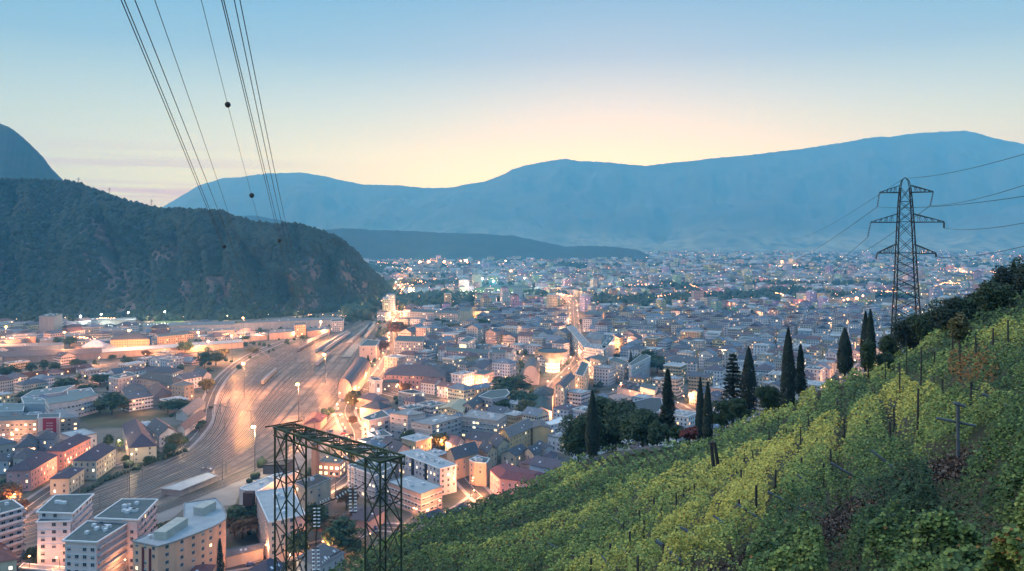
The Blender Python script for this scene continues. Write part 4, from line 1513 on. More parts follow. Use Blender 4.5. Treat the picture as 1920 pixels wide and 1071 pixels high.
# (px base, py base, height, radius, material, label)
TT_ = [(64, 1062, 9, 4, F_BROAD, 'dark round tree in front of the white point block'), (287, 1020, 10, 6, F_BROAD, 'dark green tree between the orange slab and the grey roofed block'), (315, 1012, 9, 5.5, F_RUST, 'lamp lit golden tree behind the orange slab'),
       (14, 952, 13, 8, F_RUST, 'large autumn tree beside the pink long house'), (40, 962, 7, 4, F_RUST, 'small autumn tree by the pink long house gate'), (88, 966, 6, 4, F_OLIVE, 'yellow lit bush behind the striped balcony block'),
       (203, 842, 9, 3.6, F_BROAD, 'dark roadside tree left of the big dark roofed house'), (224, 846, 9, 2.6, F_BROAD, 'narrow dark tree close left of the big dark roofed house'), (328, 848, 13, 6, F_OLIVE, 'olive tree at the yard edge right of the big dark roofed house'), (318, 856, 9, 5, F_BROAD, 'green tree below the olive tree at the yard edge'),
       (345, 838, 7, 3.5, F_BROAD, 'small tree touching the yard fence'), (236, 868, 5, 3, F_BROAD, 'dark bush beside the cream house'), (278, 872, 6, 3.4, F_BROAD, 'dark bush by the tracks under the big dark roofed house'), (290, 858, 5, 3, F_BROAD, 'bush right of the dark bush by the tracks'),
       (210, 778, 17, 12, F_BROAD, 'very large dark tree standing at the meadow edge'), (188, 776, 11, 6, F_OLIVE, 'pale olive tree left of the very large meadow tree'), (232, 772, 11, 6, F_OLIVE, 'yellowish tree right of the very large meadow tree'), (315, 775, 11, 8, F_BROAD, 'dark tree at the right edge of the meadow'), (338, 773, 11, 8, F_BROAD, 'dark tree behind the small white sheds at the yard edge'),
       (388, 738, 14, 8, F_OLIVE, 'olive round tree on the bend of the yard road'), (384, 690, 16, 11, F_BROAD, 'large dark tree left of the yard lamp mast'), (405, 686, 15, 10, F_OLIVE, 'large olive tree close to the yard lamp mast'), (347, 664, 16, 10, F_BROAD, 'dark round tree on the motorway bank'), (418, 672, 11, 8, F_OLIVE, 'olive tree behind the large pair near the yard'),
       (378, 800, 5, 3.4, F_BROAD, 'dark bush on the grass strip of the yard edge'), (374, 808, 5, 4, F_BROAD, 'lower dark bush on the grass strip of the yard edge'), (396, 768, 3, 2, F_BROAD, 'tiny bush beside the outermost track'), (142, 690, 9, 7, F_BROAD, 'round dark tree above the motorway, left of the smaller one'), (157, 688, 7, 5, F_BROAD, 'smaller round tree above the motorway'),
       (82, 698, 12, 6, F_BROAD, 'dark tree right of the tall motorway lamp'), (103, 698, 11, 6, F_BROAD, 'dark tree second right of the tall motorway lamp'), (58, 702, 11, 6, F_BROAD, 'dark tree left of the tall motorway lamp'), (22, 710, 12, 9, F_BROAD, 'broad dark tree at the left end of the motorway'), (2, 712, 12, 8, F_BROAD, 'leftmost dark tree above the motorway'),
       (125, 735, 13, 12, F_BROAD, 'large dark tree mass behind the teal roofs'), (70, 745, 9, 8, F_BROAD, 'dark tree behind the left teal roofs'), (45, 748, 7, 7, F_BROAD, 'low dark hedge tree behind the teal roofs'), (160, 735, 7, 7, F_BROAD, 'round tree between the teal roofs and the pale block'), (187, 722, 11, 9, F_BROAD, 'dark tree left of the pale pink block'), (243, 728, 14, 7, F_BROAD, 'tall dark tree right of the pale pink block'),
       (107, 648, 12, 6, F_BROAD, 'dark tree in the old industrial quarter under the wooded hill'), (130, 650, 12, 10, F_BROAD, 'broad dark tree left of the white tent roof'), (275, 672, 10, 6, F_RUST, 'rust coloured tree below the long train shed'), (240, 686, 9, 8, F_OLIVE, 'olive trees beside the road below the train shed'), (210, 676, 7, 5, F_BROAD, 'small dark tree by the road below the train shed'),
       (745, 632, 22, 17, F_RUST, 'huge rust brown tree at the end of the lit station street'), (772, 628, 15, 15, F_BROAD, 'broad green tree right of the huge rust brown tree'), (715, 665, 18, 11, F_RUST, 'dark brown tree right of the white station block'), (660, 768, 14, 7, F_OLIVE, 'olive brown tree at the curve of the light streaked street'), (666, 758, 13, 7, F_BROAD, 'dark tree at the front of the station shed'),
       (660, 800, 8, 4, F_RUST, 'small rust tree on the curved street'), (760, 738, 10, 6, F_RUST, 'rust red tree in front of the long pink palace'), (958, 745, 20, 20, F_BROAD, 'large dark tree group left of the teal ridged roof'), (975, 770, 17, 14, F_BROAD, 'dark trees below the left eave of the teal ridged roof'), (986, 784, 14, 9, F_OLIVE, 'pale round olive tree before the teal ridged roof'), (940, 780, 14, 8, F_BROAD, 'dark trees right of the curved balcony block'),
       (765, 838, 12, 6, F_BROAD, 'dark tree at the corner of the grey concrete slab'), (825, 845, 12, 7, F_OLIVE, 'olive tree before the grey concrete slab'), (642, 1040, 15, 9, F_BROAD, 'dark tree left of the right portal leg'), (630, 1018, 13, 8, F_RUST, 'lamp lit orange tree behind the dark tree by the right portal leg'), (665, 1046, 8, 5, F_BROAD, 'small dark bush at the foot of the right portal leg'),
       (560, 1058, 16, 5, F_BROAD, 'dark narrow tree seen through the left portal leg'), (592, 1015, 19, 6, F_BROAD, 'tall dark tree right of the left portal leg'), (650, 955, 12, 6, F_RUST, 'reddish tree behind the long insulator string'), (440, 1005, 13, 9, F_BROAD, 'dark tree right of the orange slab'), (455, 1010, 11, 9, F_RUST, 'brown tree right of the orange slab'), (470, 1000, 13, 8, F_BROAD, 'dark tree left of the white roofed slab'),
       (820, 620, 17, 10, F_BROAD, 'dark trees left of the grid windowed office'), (1215, 695, 20, 16, F_BROAD, 'tall dark wood right of the white courtyard block'), (1232, 700, 18, 15, F_BROAD, 'dark wood end right of the white courtyard block'), (1200, 688, 12, 9, F_BROAD, 'round dark tree inside the white courtyard'), (850, 625, 15, 15, F_OLIVE, 'broad olive trees below the grid windowed office'), (835, 618, 16, 10, F_BROAD, 'dark trees at the grid windowed office corner'), (905, 620, 17, 14, F_BROAD, 'dark broad tree behind the low white roofs'),
       (655, 608, 12, 9, F_BROAD, 'dark tree beside the last depot under the hill'), (570, 640, 9, 6, F_BROAD, 'dark tree at the far end of the rail fan'), (488, 612, 10, 9, F_BROAD, 'dark tree among the depots under the hill'), (475, 662, 6, 9, F_OLIVE, 'olive shrubs inside the rail fan'),
       (1148, 690, 9, 7, F_BROAD, 'low dark tree in front of the white courtyard block'), (700, 590, 14, 12, F_BROAD, 'dark trees at the nose of the wooded hill'), (722, 585, 14, 12, F_BROAD, 'second dark trees at the nose of the wooded hill')]
for (x, y, h_, r_, mt, lab) in TT_:
    town_tree(x, y, h_, r_, 'broad', mt, lab)
for (x, y, h_, lab) in ((1183, 700, 22, 'slim dark cypress before the white courtyard block'), (412, 1078, 15, 'dark pointed conifer right end before the orange slab'), (354, 1086, 9, 'small pointed conifer before the orange slab'), (690, 704, 20, 'slim dark poplar beside the station block')):
    town_tree(x, y, h_, 2.4 if h_ > 10 else 1.6, 'spruce' if h_ < 18 else 'cypress', F_DARK, lab, name='pointed_tree')

# ---------------------------------------------------------------- buildings
def ccw(p):
    a = sum(p[i].x * p[(i + 1) % len(p)].y - p[(i + 1) % len(p)].x * p[i].y for i in range(len(p)))
    return p if a > 0 else p[::-1]


def offset(p, d):
    """outward offset of a CCW polygon"""
    n = len(p)
    out = []
    for i in range(n):
        e0 = (p[i] - p[i - 1]).normalized()
        e1 = (p[(i + 1) % n] - p[i]).normalized()
        n0, n1 = Vector((e0.y, -e0.x)), Vector((e1.y, -e1.x))
        b_ = n0 + n1
        k = b_.dot(n0)
        out.append(p[i] + b_ * (d / max(k, .35)))
    return out


SKYL = M('skylight_glass', (.55, .6, .68), (.4, .46, .55), rough=.2, scale=.5)
WINMESH = {}


def window_mesh(w, h, kind):
    key = (round(w, 1), round(h, 1), kind)
    if key in WINMESH:
        return WINMESH[key]
    m = MB()
    gl = {'dark': GLASS, 'blind': GLASS, 'warm': LITW, 'pale': LITC}[kind]
    m.box((0, .03, h / 2), (w, .04, h), 1)
    for x in (-w / 2, w / 2):
        m.box((x, .05, h / 2), (.09, .12, h + .1), 0)
    for z in (0, h):
        m.box((0, .052, z), (w + .1, .11, .09), 0)
    m.box((0, .05, h / 2), (.06, .10, h), 0)
    m.box((0, .10, -.08), (w + .3, .22, .08), 0)
    if kind == 'blind':
        m.box((0, .075, h * .72), (w - .1, .05, h * .55), 0)
    WINMESH[key] = m.mesh('window', [FRAME, gl])
    return WINMESH[key]


FOOT = []      # footprints: (polygon, bounding centre, radius)
NBUILD = [0]
CHIM = {}


def in_poly(x, y, poly):
    c = False
    j = len(poly) - 1
    for i in range(len(poly)):
        xi, yi, xj, yj = poly[i][0], poly[i][1], poly[j][0], poly[j][1]
        if (yi > y) != (yj > y) and x < (xj - xi) * (y - yi) / (yj - yi) + xi:
            c = not c
        j = i
    return c


def roof_mesh(kind, L, h, pitch, over, matlist, flatrim=.5):
    """L: CCW local polygon"""
    m = MB()
    gab = []
    if kind == 'flat' or (len(L) != 4 and kind in ('gable', 'barrel')):
        O = offset(L, over)
        I = offset(L, over - flatrim)
        n = len(L)
        z0, z1 = h, h + .55
        for i in range(n):
            j = (i + 1) % n
            m.face([(*O[i], z0), (*O[j], z0), (*O[j], z1), (*O[i], z1)], 0)
            m.face([(*O[i], z1), (*O[j], z1), (*I[j], z1), (*I[i], z1)], 0)
            m.face([(*I[j], z1 - .3), (*I[i], z1 - .3), (*I[i], z1), (*I[j], z1)], 0)
        m.face([(*q, z1 - .3) for q in I], 1)
        m.face([(*q, z0) for q in O[::-1]], 0)
        return m, gab
    O = offset(L, over)
    if len(L) != 4:
        I = offset(L, -min(4.5, 2.0 + pitch * 3))
        n = len(L)
        for i in range(n):
            j = (i + 1) % n
            m.face([(*O[i], h), (*O[j], h), (*I[j], h + 3.0 * max(.8, pitch)), (*I[i], h + 3.0 * max(.8, pitch))], 0)
        m.face([(*q, h + 3.0 * max(.8, pitch)) for q in I], 0)
        m.face([(*q, h - .05) for q in O[::-1]], 0)
        return m, gab
    l01 = (O[1] - O[0]).length + (O[3] - O[2]).length
    l12 = (O[2] - O[1]).length + (O[0] - O[3]).length
    if l01 < l12:
        O = O[1:] + O[:1]
        L = L[1:] + L[:1]
    # long sides now O0-O1 and O2-O3
    half = ((O[2] - O[1]).length + (O[0] - O[3]).length) / 4
    a, b_ = (O[3] + O[0]) / 2, (O[1] + O[2]) / 2
    z = h + half * pitch
    if kind == 'barrel':
        N_ = 10
        prev = None
        for i in range(N_ + 1):
            t_ = i / N_
            an = math.pi * t_
            p0 = O[0].lerp(O[3], (1 - math.cos(an)) / 2)
            p1 = O[1].lerp(O[2], (1 - math.cos(an)) / 2)
            zz = h + math.sin(an) * half * pitch * 1.3
            if prev:
                m.face([(*prev[0], prev[2]), (*prev[1], prev[2]), (*p1, zz), (*p0, zz)], 0)
            prev = (p0, p1, zz)
        for A, B in ((L[3], L[0]), (L[1], L[2])):
            gab.append([(*A.lerp(B, (1 - math.cos(math.pi * i / N_)) / 2), h + math.sin(math.pi * i / N_) * half * pitch * 1.3 - .15) for i in range(N_ + 1)])
        return m, gab
    d = (b_ - a)
    if kind == 'hip':
        k = min(half * .95, d.length * .42)
        a2, b2 = a + d.normalized() * k, b_ - d.normalized() * k
    else:
        a2, b2 = a, b_
    zt = .22
    m.face([(*O[0], h), (*O[1], h), (*b2, z), (*a2, z)], 0)
    m.face([(*O[2], h), (*O[3], h), (*a2, z), (*b2, z)], 0)
    if kind == 'hip':
        m.face([(*O[1], h), (*O[2], h), (*b2, z)], 0)
        m.face([(*O[3], h), (*O[0], h), (*a2, z)], 0)
        m.face([(*q, h - .06) for q in O[::-1]], 0)
    else:
        m.face([(*O[1], h - zt), (*O[0], h - zt), (*a2, z - zt), (*b2, z - zt)], 0)
        m.face([(*O[3], h - zt), (*O[2], h - zt), (*b2, z - zt), (*a2, z - zt)], 0)
        for p_, q_, r_ in ((O[0], O[3], a2), (O[2], O[1], b2)):
            m.face([(*p_, h), (*r_, z), (*r_, z - zt), (*p_, h - zt)], 0)
            m.face([(*r_, z), (*q_, h), (*q_, h - zt), (*r_, z - zt)], 0)
        for p_, q_ in ((O[0], O[1]), (O[2], O[3])):
            m.face([(*p_, h - zt), (*q_, h - zt), (*q_, h), (*p_, h)], 0)
        for A, B in ((L[3], L[0]), (L[1], L[2])):
            mid = (A + B) / 2
            hl = (A - B).length / 2
            gab.append([(*A, h), (*B, h), (*mid, h + hl * pitch * .97)])
    return m, gab


def building(name, cat, label, eaves, h, roof='hip', wall=(.45, .42, .40), rc=(.085, .08, .095), win=None, pitch=.55, over=.6, world=None, wallmat=None, chimneys=0, units=0, sky=0, bal=None, band=None, group=None, rim=None, top=None, z0=0.0, lit=.12):
    """eaves: image points of the eaves (height h) or world= ground polygon"""
    pts = [G(*q, h).xy for q in eaves] if world is None else [Vector(q) for q in world]
    pts = ccw(pts)
    c = sum(pts, Vector((0, 0))) / len(pts)
    FOOT.append(([tuple(q) for q in pts], (c.x, c.y), max((q - c).length for q in pts)))
    root_ = empty(name, (c.x, c.y, 0))
    tag(root_, label, cat, group)
    L = [q - c for q in pts]
    n = len(L)
    m, gab = roof_mesh(roof, L, h, pitch, over, None)
    # walls
    w_ = MB()
    u0 = 0.0
    for i in range(n):
        j = (i + 1) % n
        l_ = (L[j] - L[i]).length
        w_.face([(*L[i], -.5), (*L[j], -.5), (*L[j], h), (*L[i], h)], 0, [(u0, -.5), (u0 + l_, -.5), (u0 + l_, h), (u0, h)])
        u0 += math.ceil(l_ / 2.9) * 2.9
    for g_ in gab:
        w_.face(g_, 0, [(.01, .01)] * len(g_))
    wo = w_.build('wall', wallmat or WALL, root_)
    wo.color = (*wall, 1)
    flat = roof == 'flat'
    if flat:
        ro = m.build('roof', [rim or RIM, top or GRAVEL], root_)
    else:
        ro = m.build('roof', ROOF, root_)
        ro.color = (*rc, 1)
    g = random.Random(int(abs(c.x) * 13 + c.y * 7))
    if win:
        sp_, ww, wh, fh, z1 = win[:5]
        cnt = 0
        for i in range(n):
            j = (i + 1) % n
            e = L[j] - L[i]
            l_ = e.length
            nn = Vector((e.y, -e.x)).normalized()
            mid = (L[i] + L[j]) / 2 + c
            if l_ < 3.2 or nn.dot(-mid) < 0.02 * mid.length:
                continue
            cols = max(1, int((l_ - 1.2) / sp_))
            rows = max(1, int((h - z1 - wh + .4) / fh) + 1)
            ang = math.atan2(e.y, e.x)
            skip_here = win[5] if len(win) > 5 else 0
            for cc in range(cols):
                x = (cc + .5) * l_ / cols
                p_ = L[i] + e.normalized() * x
                for r_ in range(rows):
                    z = z1 + r_ * fh
                    if z + wh > h - .2 or cnt >= 96 or g.random() < skip_here:
                        continue
                    q = g.random()
                    kd = ('blind' if g.random() < .3 else 'dark') if q > lit else ('warm' if q < lit * .65 else 'pale')
                    o = link('window', window_mesh(ww, wh, kd), root_, (p_.x, p_.y, z))
                    o.rotation_euler = (0, 0, ang + math.pi)
                    cnt += 1
    for (i, nfl, fh, z1, dep, col) in (bal or []):
        a, b_ = L[i], L[(i + 1) % n]
        e = (b_ - a)
        nn = Vector((e.y, -e.x)).normalized()
        for k in range(nfl):
            z = z1 + k * fh
            bm_ = MB()
            A, B = a + e * .04, b_ - e * .04
            A2, B2 = A + nn * dep, B + nn * dep
            for p_, q_, zz0, zz1 in ((A2, B2, z - .15, z + .95), (A, A2, z - .15, z + .95), (B2, B, z - .15, z + .95)):
                bm_.face([(*p_, zz0), (*q_, zz0), (*q_, zz1), (*p_, zz1)], 0)
            bm_.face([(*A, z), (*A2, z), (*B2, z), (*B, z)][::-1], 0)
            bm_.face([(*A, z - .15), (*A2, z - .15), (*B2, z - .15), (*B, z - .15)], 0)
            bo = bm_.build('balcony', WALL, root_)
            bo.color = (*col, 1)
    if band:
        bm_ = MB()
        for i in range(n):
            j = (i + 1) % n
            e = (L[j] - L[i])
            nn = Vector((e.y, -e.x)).normalized()
            if nn.dot(-((L[i] + L[j]) / 2 + c)) < 0:
                continue
            z = band
            while z < h - 1:
                A, B = L[i] + nn * .14, L[j] + nn * .14
                bm_.face([(*A, z), (*B, z), (*B, z + .32), (*A, z + .32)])
                bm_.face([(*A, z + .32), (*B, z + .32), (*L[j], z + .32), (*L[i], z + .32)])
                bm_.face([(*L[i], z), (*L[j], z), (*B, z), (*A, z)])
                z += 3.0
        bm_.build('facade_banding', WHITE, root_)
    if not flat and n == 4 and roof != 'barrel':
        O_ = offset(L, over)
        if (O_[1] - O_[0]).length + (O_[3] - O_[2]).length < (O_[2] - O_[1]).length + (O_[0] - O_[3]).length:
            O_ = O_[1:] + O_[:1]
        half_ = ((O_[2] - O_[1]).length + (O_[0] - O_[3]).length) / 4
        ra_, rb_ = (O_[3] + O_[0]) / 2, (O_[1] + O_[2]) / 2
        for k in range(sky if sky else (2 if c.y < 620 else 1 if c.y < 900 else 0)):
            sd = g.random() < .5
            u_, v_ = g.uniform(.3, .7), g.uniform(.25, .6)
            E_ = O_[0].lerp(O_[1], u_) if sd else O_[3].lerp(O_[2], u_)
            q_ = E_.lerp(ra_.lerp(rb_, u_), v_)
            zz = h + half_ * pitch * v_
            dr = (ra_.lerp(rb_, u_) - E_).normalized()
            ax_ = (rb_ - ra_).normalized()
            sl = Vector((dr.x, dr.y, pitch)).normalized()
            up_ = Vector((ax_.x, ax_.y, 0)).cross(sl)
            up_ = up_ if up_.z > 0 else -up_
            bm_ = MB()
            R3 = Matrix((Vector((ax_.x, ax_.y, 0)), sl, up_)).transposed()
            bm_.box(Vector((q_.x, q_.y, zz)) + up_ * .1, (1.0, 1.3, .22), mat=R3)
            bm_.build('skylight', SKYL, ro)
    bb = offset(L, -1.2)
    for k in range(chimneys + units):
        u_, v_ = g.uniform(.15, .85), g.uniform(.2, .8)
        q4 = bb if len(bb) == 4 else [bb[0], bb[1], bb[len(bb) // 2], bb[-1]]
        p_ = (q4[0].lerp(q4[1], u_)).lerp(q4[3].lerp(q4[2], u_), v_)
        bm_ = MB()
        if k < chimneys:
            hh = 1.6 if flat else h * 0 + pitch * 4.2
            bm_.box((p_.x, p_.y, h + hh / 2 + .2), (.7, .9, hh + .4))
            bm_.box((p_.x, p_.y, h + hh + .5), (.9, 1.1, .16))
            bm_.build('chimney', WHITE, ro)
        else:
            s = g.uniform(1.0, 3.0)
            bm_.box((p_.x, p_.y, h + .25 + .6), (s, g.uniform(1, 2.2), 1.2), mat=Matrix.Rotation(math.atan2((L[1] - L[0]).y, (L[1] - L[0]).x), 3, 'Z'))
            bm_.build('rooftop_unit', WHITE, ro)
    NBUILD[0] += 1
    return root_, L, c


APT, HOUSE = ('apartment_block', 'apartment block'), ('house', 'house')
W5 = (3.4, 1.3, 1.45, 3.0, 1.2)
PINK, CREAM, PALE, WHT, OCH, GREYW = (.55, .36, .32), (.55, .49, .38), (.52, .52, .55), (.62, .63, .67), (.62, .41, .22), (.36, .36, .38)
PURP, SLATE, REDR, TEAL = (.060, .053, .085), (.058, .066, .09), (.17, .075, .07), (.13, .19, .21)

# --- bottom left
r_, L_, c_ = building(*APT, 'salmon coloured bent slab with pale flat roof, two dark red stair strips and roof boxes', [(249, 1016), (296, 1026), (330, 1016), (373, 1000), (402, 988), (422.5, 976), (424, 967), (416, 948), (405, 936), (345.5, 945), (345.5, 980), (312, 989), (272, 1007)], 21, 'flat', (.74, .42, .30), over=.35, units=4,
                      win=(3.3, 1.3, 1.3, 3.0, 1.5, .15), rim=CONC, top=M('pale_roof_screed', (.33, .37, .40), (.27, .30, .33), scale=.2), lit=.03)
for qa, qb, hh in (((299, 1014), (342, 986), 3.2), ((372, 968), (396, 955), 3.4)):
    a, b2 = G(*qa, 21).xy - c_, G(*qb, 21).xy - c_
    mm = MB()
    ang = math.atan2((b2 - a).y, (b2 - a).x)
    mm.box((*((a + b2) / 2), 21.25 + hh / 2), ((b2 - a).length, 5, hh), mat=Matrix.Rotation(ang, 3, 'Z'))
    mm.build('roof_box', M('roof_box_panel', (.42, .42, .38), (.34, .34, .32)), r_)
a, b2 = G(249, 1016, 21).xy - c_, G(296, 1026, 21).xy - c_
for f_ in (.42, .70):
    p_ = a.lerp(b2, f_)
    e_ = (b2 - a).normalized()
    mm = MB()
    nn = Vector((e_.y, -e_.x))
    nn = nn if nn.dot(-(p_ + c_)) > 0 else -nn
    mm.box((*(p_ + nn * .12), 10), (1.1, .3, 19.6), mat=Matrix.Rotation(math.atan2(e_.y, e_.x), 3, 'Z'))
    mm.build('stair_strip', M('dark_red_panel', (.16, .03, .04), (.11, .02, .03)), r_)
LAV, LAVP = (.66, .60, .63), (.68, .55, .54)
building(*APT, 'white point block with overhanging pale roof edge, nearest one left of the salmon slab', [(122, 1014), (181, 1017), (236, 983), (165, 980)], 20, 'flat', LAVP, over=.9, units=7, win=(3.0, 1.5, 1.4, 3.0, 1.3, .12), bal=[(1, 6, 3.0, 2.2, 1.1, (.5, .47, .5))], lit=.04, band=2.7)
building(*APT, 'tall pale lavender block with stepped roof, behind the striped balcony block', [(72, 961), (135, 963), (172, 929), (106, 931)], 24, 'flat', LAV, over=.9, units=2, win=(3.6, 1.5, 1.4, 3.0, 1.3, .2), bal=[(1, 7, 3.0, 2.2, 1.0, (.5, .47, .52))], lit=.05, band=2.7)
building(*APT, 'pale lavender lower wing in front of the tall stepped block', [(70, 980), (132, 978), (135, 968), (84, 966)], 21, 'flat', LAV, over=.5, win=(3.6, 1.5, 1.4, 3.0, 1.3, .2), lit=.04, band=2.7)
building(*APT, 'grey roofed point block behind the salmon slab, pinkish walls', [(181, 972), (257, 975), (292, 939), (230, 938)], 22, 'flat', LAVP, over=.9, units=8, win=(3.4, 1.4, 1.4, 3.0, 1.3, .3), bal=[(1, 6, 3.0, 4.0, 1.0, (.48, .44, .5))], lit=.04, band=2.7)
building(*APT, 'striped block with long white balcony bands at the left frame edge', [(-48, 978), (43, 953), (22, 938), (-70, 958)], 24, 'flat', (.36, .36, .44), over=.4, win=(2.6, 1.6, 1.4, 3.0, 1.3), bal=[(0, 8, 3.0, 1.0, 1.3, (.55, .55, .6)), (1, 8, 3.0, 1.0, 1.3, (.55, .55, .6))], units=5, lit=.03)
building(*HOUSE, 'cream house with red hip roof cut off by the bottom left corner', [(-60, 1062), (31, 1049), (0, 1014), (-70, 1020)], 11, 'hip', CREAM, (.22, .085, .075), win=W5, pitch=.6)
building('garage', 'garage', 'long low grey roofed garage in front of the white point block', [(36, 1066), (125, 1074), (132, 1066), (44, 1058)], 4, 'flat', (.3, .3, .32), over=.3, top=CONC)
# --- villas
VW = (3.0, 1.1, 1.6, 3.3, 1.4)
building(*HOUSE, 'long pink house with dark hip roof, nearest one of the pink terrace', [(12, 883), (58, 882), (107, 854), (66, 853)], 11.5, 'hip', (.52, .28, .28), PURP, win=VW, pitch=.6, chimneys=2, sky=3)
building(*HOUSE, 'long pink house with dark hip roof, farther one of the pink terrace', [(88, 845), (119.5, 846.5), (170, 821), (139, 819)], 11.5, 'hip', (.52, .28, .28), PURP, win=VW, pitch=.6, chimneys=3)
building(*HOUSE, 'cream three storey house with dark hip roof beside the tracks', [(137, 864), (180.6, 864), (217, 840), (177, 838)], 11, 'hip', CREAM, PURP, win=VW, pitch=.6, chimneys=3)
building(*HOUSE, 'small cream house with dark roof, lowest one beside the tracks', [(94, 898), (129, 897), (157.5, 878), (124, 877)], 9, 'hip', CREAM, PURP, win=VW, pitch=.35)
building(*HOUSE, 'big house with very large dark purple hip roof and cream walls near the yard bend', [(243, 840), (293.5, 836), (273, 800), (230, 797)], 9.5, 'hip', CREAM, PURP, win=(5, 1.0, 1.4, 3.0, 1.6), pitch=.75, chimneys=4)
building(*HOUSE, 'dark roofed house with pale gable right behind the big purple roofed house', [(276, 800), (299, 817), (333, 810), (306, 790)], 8, 'gable', (.42, .42, .47), SLATE, win=VW, pitch=.6, chimneys=1)
building(*HOUSE, 'white walled house with dark hip roof in front of the red banner', [(67, 823), (101, 824), (107, 813), (72, 811)], 11, 'hip', (.40, .40, .44), SLATE, win=VW, pitch=.5)
building(*HOUSE, 'house with broad dark roof left of the white one by the red banner', [(27, 840), (66, 838), (72, 822), (42, 819)], 10, 'hip', (.3, .3, .35), SLATE, pitch=.6, chimneys=1)
building(*HOUSE, 'pale walled house with dark roof behind the nearest pink house', [(25, 858), (52, 860), (72, 846), (38, 843)], 9, 'hip', (.45, .43, .44), SLATE, pitch=.5, win=VW)
building(*HOUSE, 'bluish white house with dark flat hipped roof at the left frame edge', [(-24, 865), (16, 863), (26, 853), (-10, 853)], 8, 'hip', (.40, .42, .48), SLATE, pitch=.4, win=VW)
# --- office with banner
building('office_building', 'office', 'white pillar like office end wall carrying the red banner', [(70.6, 785), (112, 783.5), (113, 776), (72, 777)], 17, 'flat', (.56, .53, .52), over=.1, rim=WHITE, top=GRAVEL)
ban = empty('banner', G(93.5, 799, 12.5) + Vector((0, -.35, -6)))
tag(ban, 'dark red upright banner with three pale lines of lettering on the white end wall', 'banner')
mm = MB(); mm.box((0, 0, 5.6), (9.2, .25, 11.4)); mm.build('cloth', M('red_banner_cloth', (.33, .028, .06), (.27, .022, .05), scale=.2), ban)
mm = MB()
for ln, (z_, n_) in enumerate(((8.1, 8), (6.3, 8), (4.4, 8), (3.7, 8))):
    for k in range(n_):
        x_ = -2.0 + k * .58
        hh = .62
        mm.box((x_ - .16, -.16, z_), (.12, .06, hh)); 
        if k % 2:
            mm.box((x_ + .14, -.16, z_), (.12, .06, hh))
        mm.box((x_, -.165, z_ + hh / 2 - .05), (.42, .05, .11))
        if k % 3:
            mm.box((x_, -.165, z_ - .02), (.4, .05, .1))
        if k % 3 != 1:
            mm.box((x_, -.165, z_ - hh / 2 + .05), (.42, .05, .11))
mm.build('lettering', M('pale_lettering', (.75, .55, .58), (.65, .48, .5)), ban)
OFFW = (2.6, 1.7, 1.3, 3.2, 1.2)
building('office_building', 'office', 'long grey office with lit window rows left of the red banner', [(-40, 792), (69, 789), (72, 779), (-30, 782)], 14, 'flat', (.25, .25, .26), over=.2, rim=CONC, win=OFFW, lit=.45)
building('office_building', 'office', 'glazed office wing with grey sloping roof right of the red banner', [(112, 785), (147, 782), (138, 770), (104, 768)], 13, 'hip', (.32, .29, .27), (.16, .19, .22), win=OFFW, lit=.3, pitch=.25)
building('office_building', 'office', 'white three storey school like block with ribbon windows beside the meadow', [(92, 759), (141, 752), (184, 741), (168, 733), (84, 748)], 13.5, 'flat', (.55, .54, .56), over=.3, rim=CONC, top=M('teal_roof', TEAL, (.1, .15, .17)), win=(2.8, 1.9, 1.2, 3.4, 2.0), lit=.05)
SHED = ('shed', 'shed')
for lab, q_, h_, wl in (('flat teal roofed shed at the left frame edge above the lit office', [(-20, 773), (43, 771), (46, 758), (-15, 757)], 8, (.4, .42, .46)), ('teal pitched shed behind the white three storey block', [(45, 757), (94, 757), (78, 747), (40, 746)], 10, (.38, .42, .45)),
                        ('long teal roofed shed right under the motorway trees', [(40, 746), (115, 736), (140, 723), (62, 733)], 8, (.45, .46, .5)), ('white edged teal roofed shed left of the very large meadow tree', [(128, 742), (176, 736), (170, 728), (126, 734)], 7, (.5, .5, .55)),
                        ('low white shed in front of the flat teal roofs', [(28, 782), (50, 780), (54, 776), (32, 777)], 4, (.55, .55, .58)), ('small pale shed at the left, under the teal pitched shed', [(50, 779), (74, 778), (78, 774), (56, 774)], 5, (.5, .52, .56))):
    building(*SHED, lab, q_, h_, 'flat', wl, over=.3, rim=WHITE, top=M('teal_roof', TEAL), units=2)
building(*HOUSE, 'pale pink two storey house with dark roof across the meadow', [(236, 744), (279, 737), (270, 724), (230, 730)], 9, 'gable', (.52, .43, .42), SLATE, win=(4, 1.1, 1.3, 3.0, 1.6), pitch=.4, chimneys=2)
building(*HOUSE, 'low house with red brown hip roof right of the pale pink meadow house', [(285, 748), (327, 738), (312, 723), (275, 727)], 6, 'hip', (.42, .3, .25), (.16, .09, .085), pitch=.5)
building(*APT, 'narrow orange lit block with ruined looking facade near the olive tree of the yard bend', [(322, 722), (346, 724), (364, 721), (344, 715)], 15, 'flat', (.5, .36, .25), over=.2, win=(2.6, 1.2, 1.6, 3.4, 1.4), rim=CONC, lit=.05)
building(*SHED, 'long sheds with pale pitched roof along the yard road bend', [(330, 775), (352, 779), (385, 755), (362, 750)], 5, 'gable', (.5, .45, .42), (.20, .17, .165), pitch=.4)
building(*SHED, 'long white walled workshop with brown roof at the yard road', [(333, 800), (347, 806), (386, 778), (370, 773)], 4.5, 'gable', (.55, .52, .5), (.15, .10, .095), pitch=.4)
building(*HOUSE, 'white gabled house above the yard road', [(361, 700), (381, 707), (396, 702), (378, 694)], 8, 'gable', (.52, .48, .46), SLATE, pitch=.5, win=VW)
building(*APT, 'pale pink stepped block behind the large roofs, by the motorway end', [(204, 708), (222, 711), (257, 704), (240, 698)], 13, 'flat', (.5, .42, .40), over=.2, win=W5, units=4, rim=WHITE)
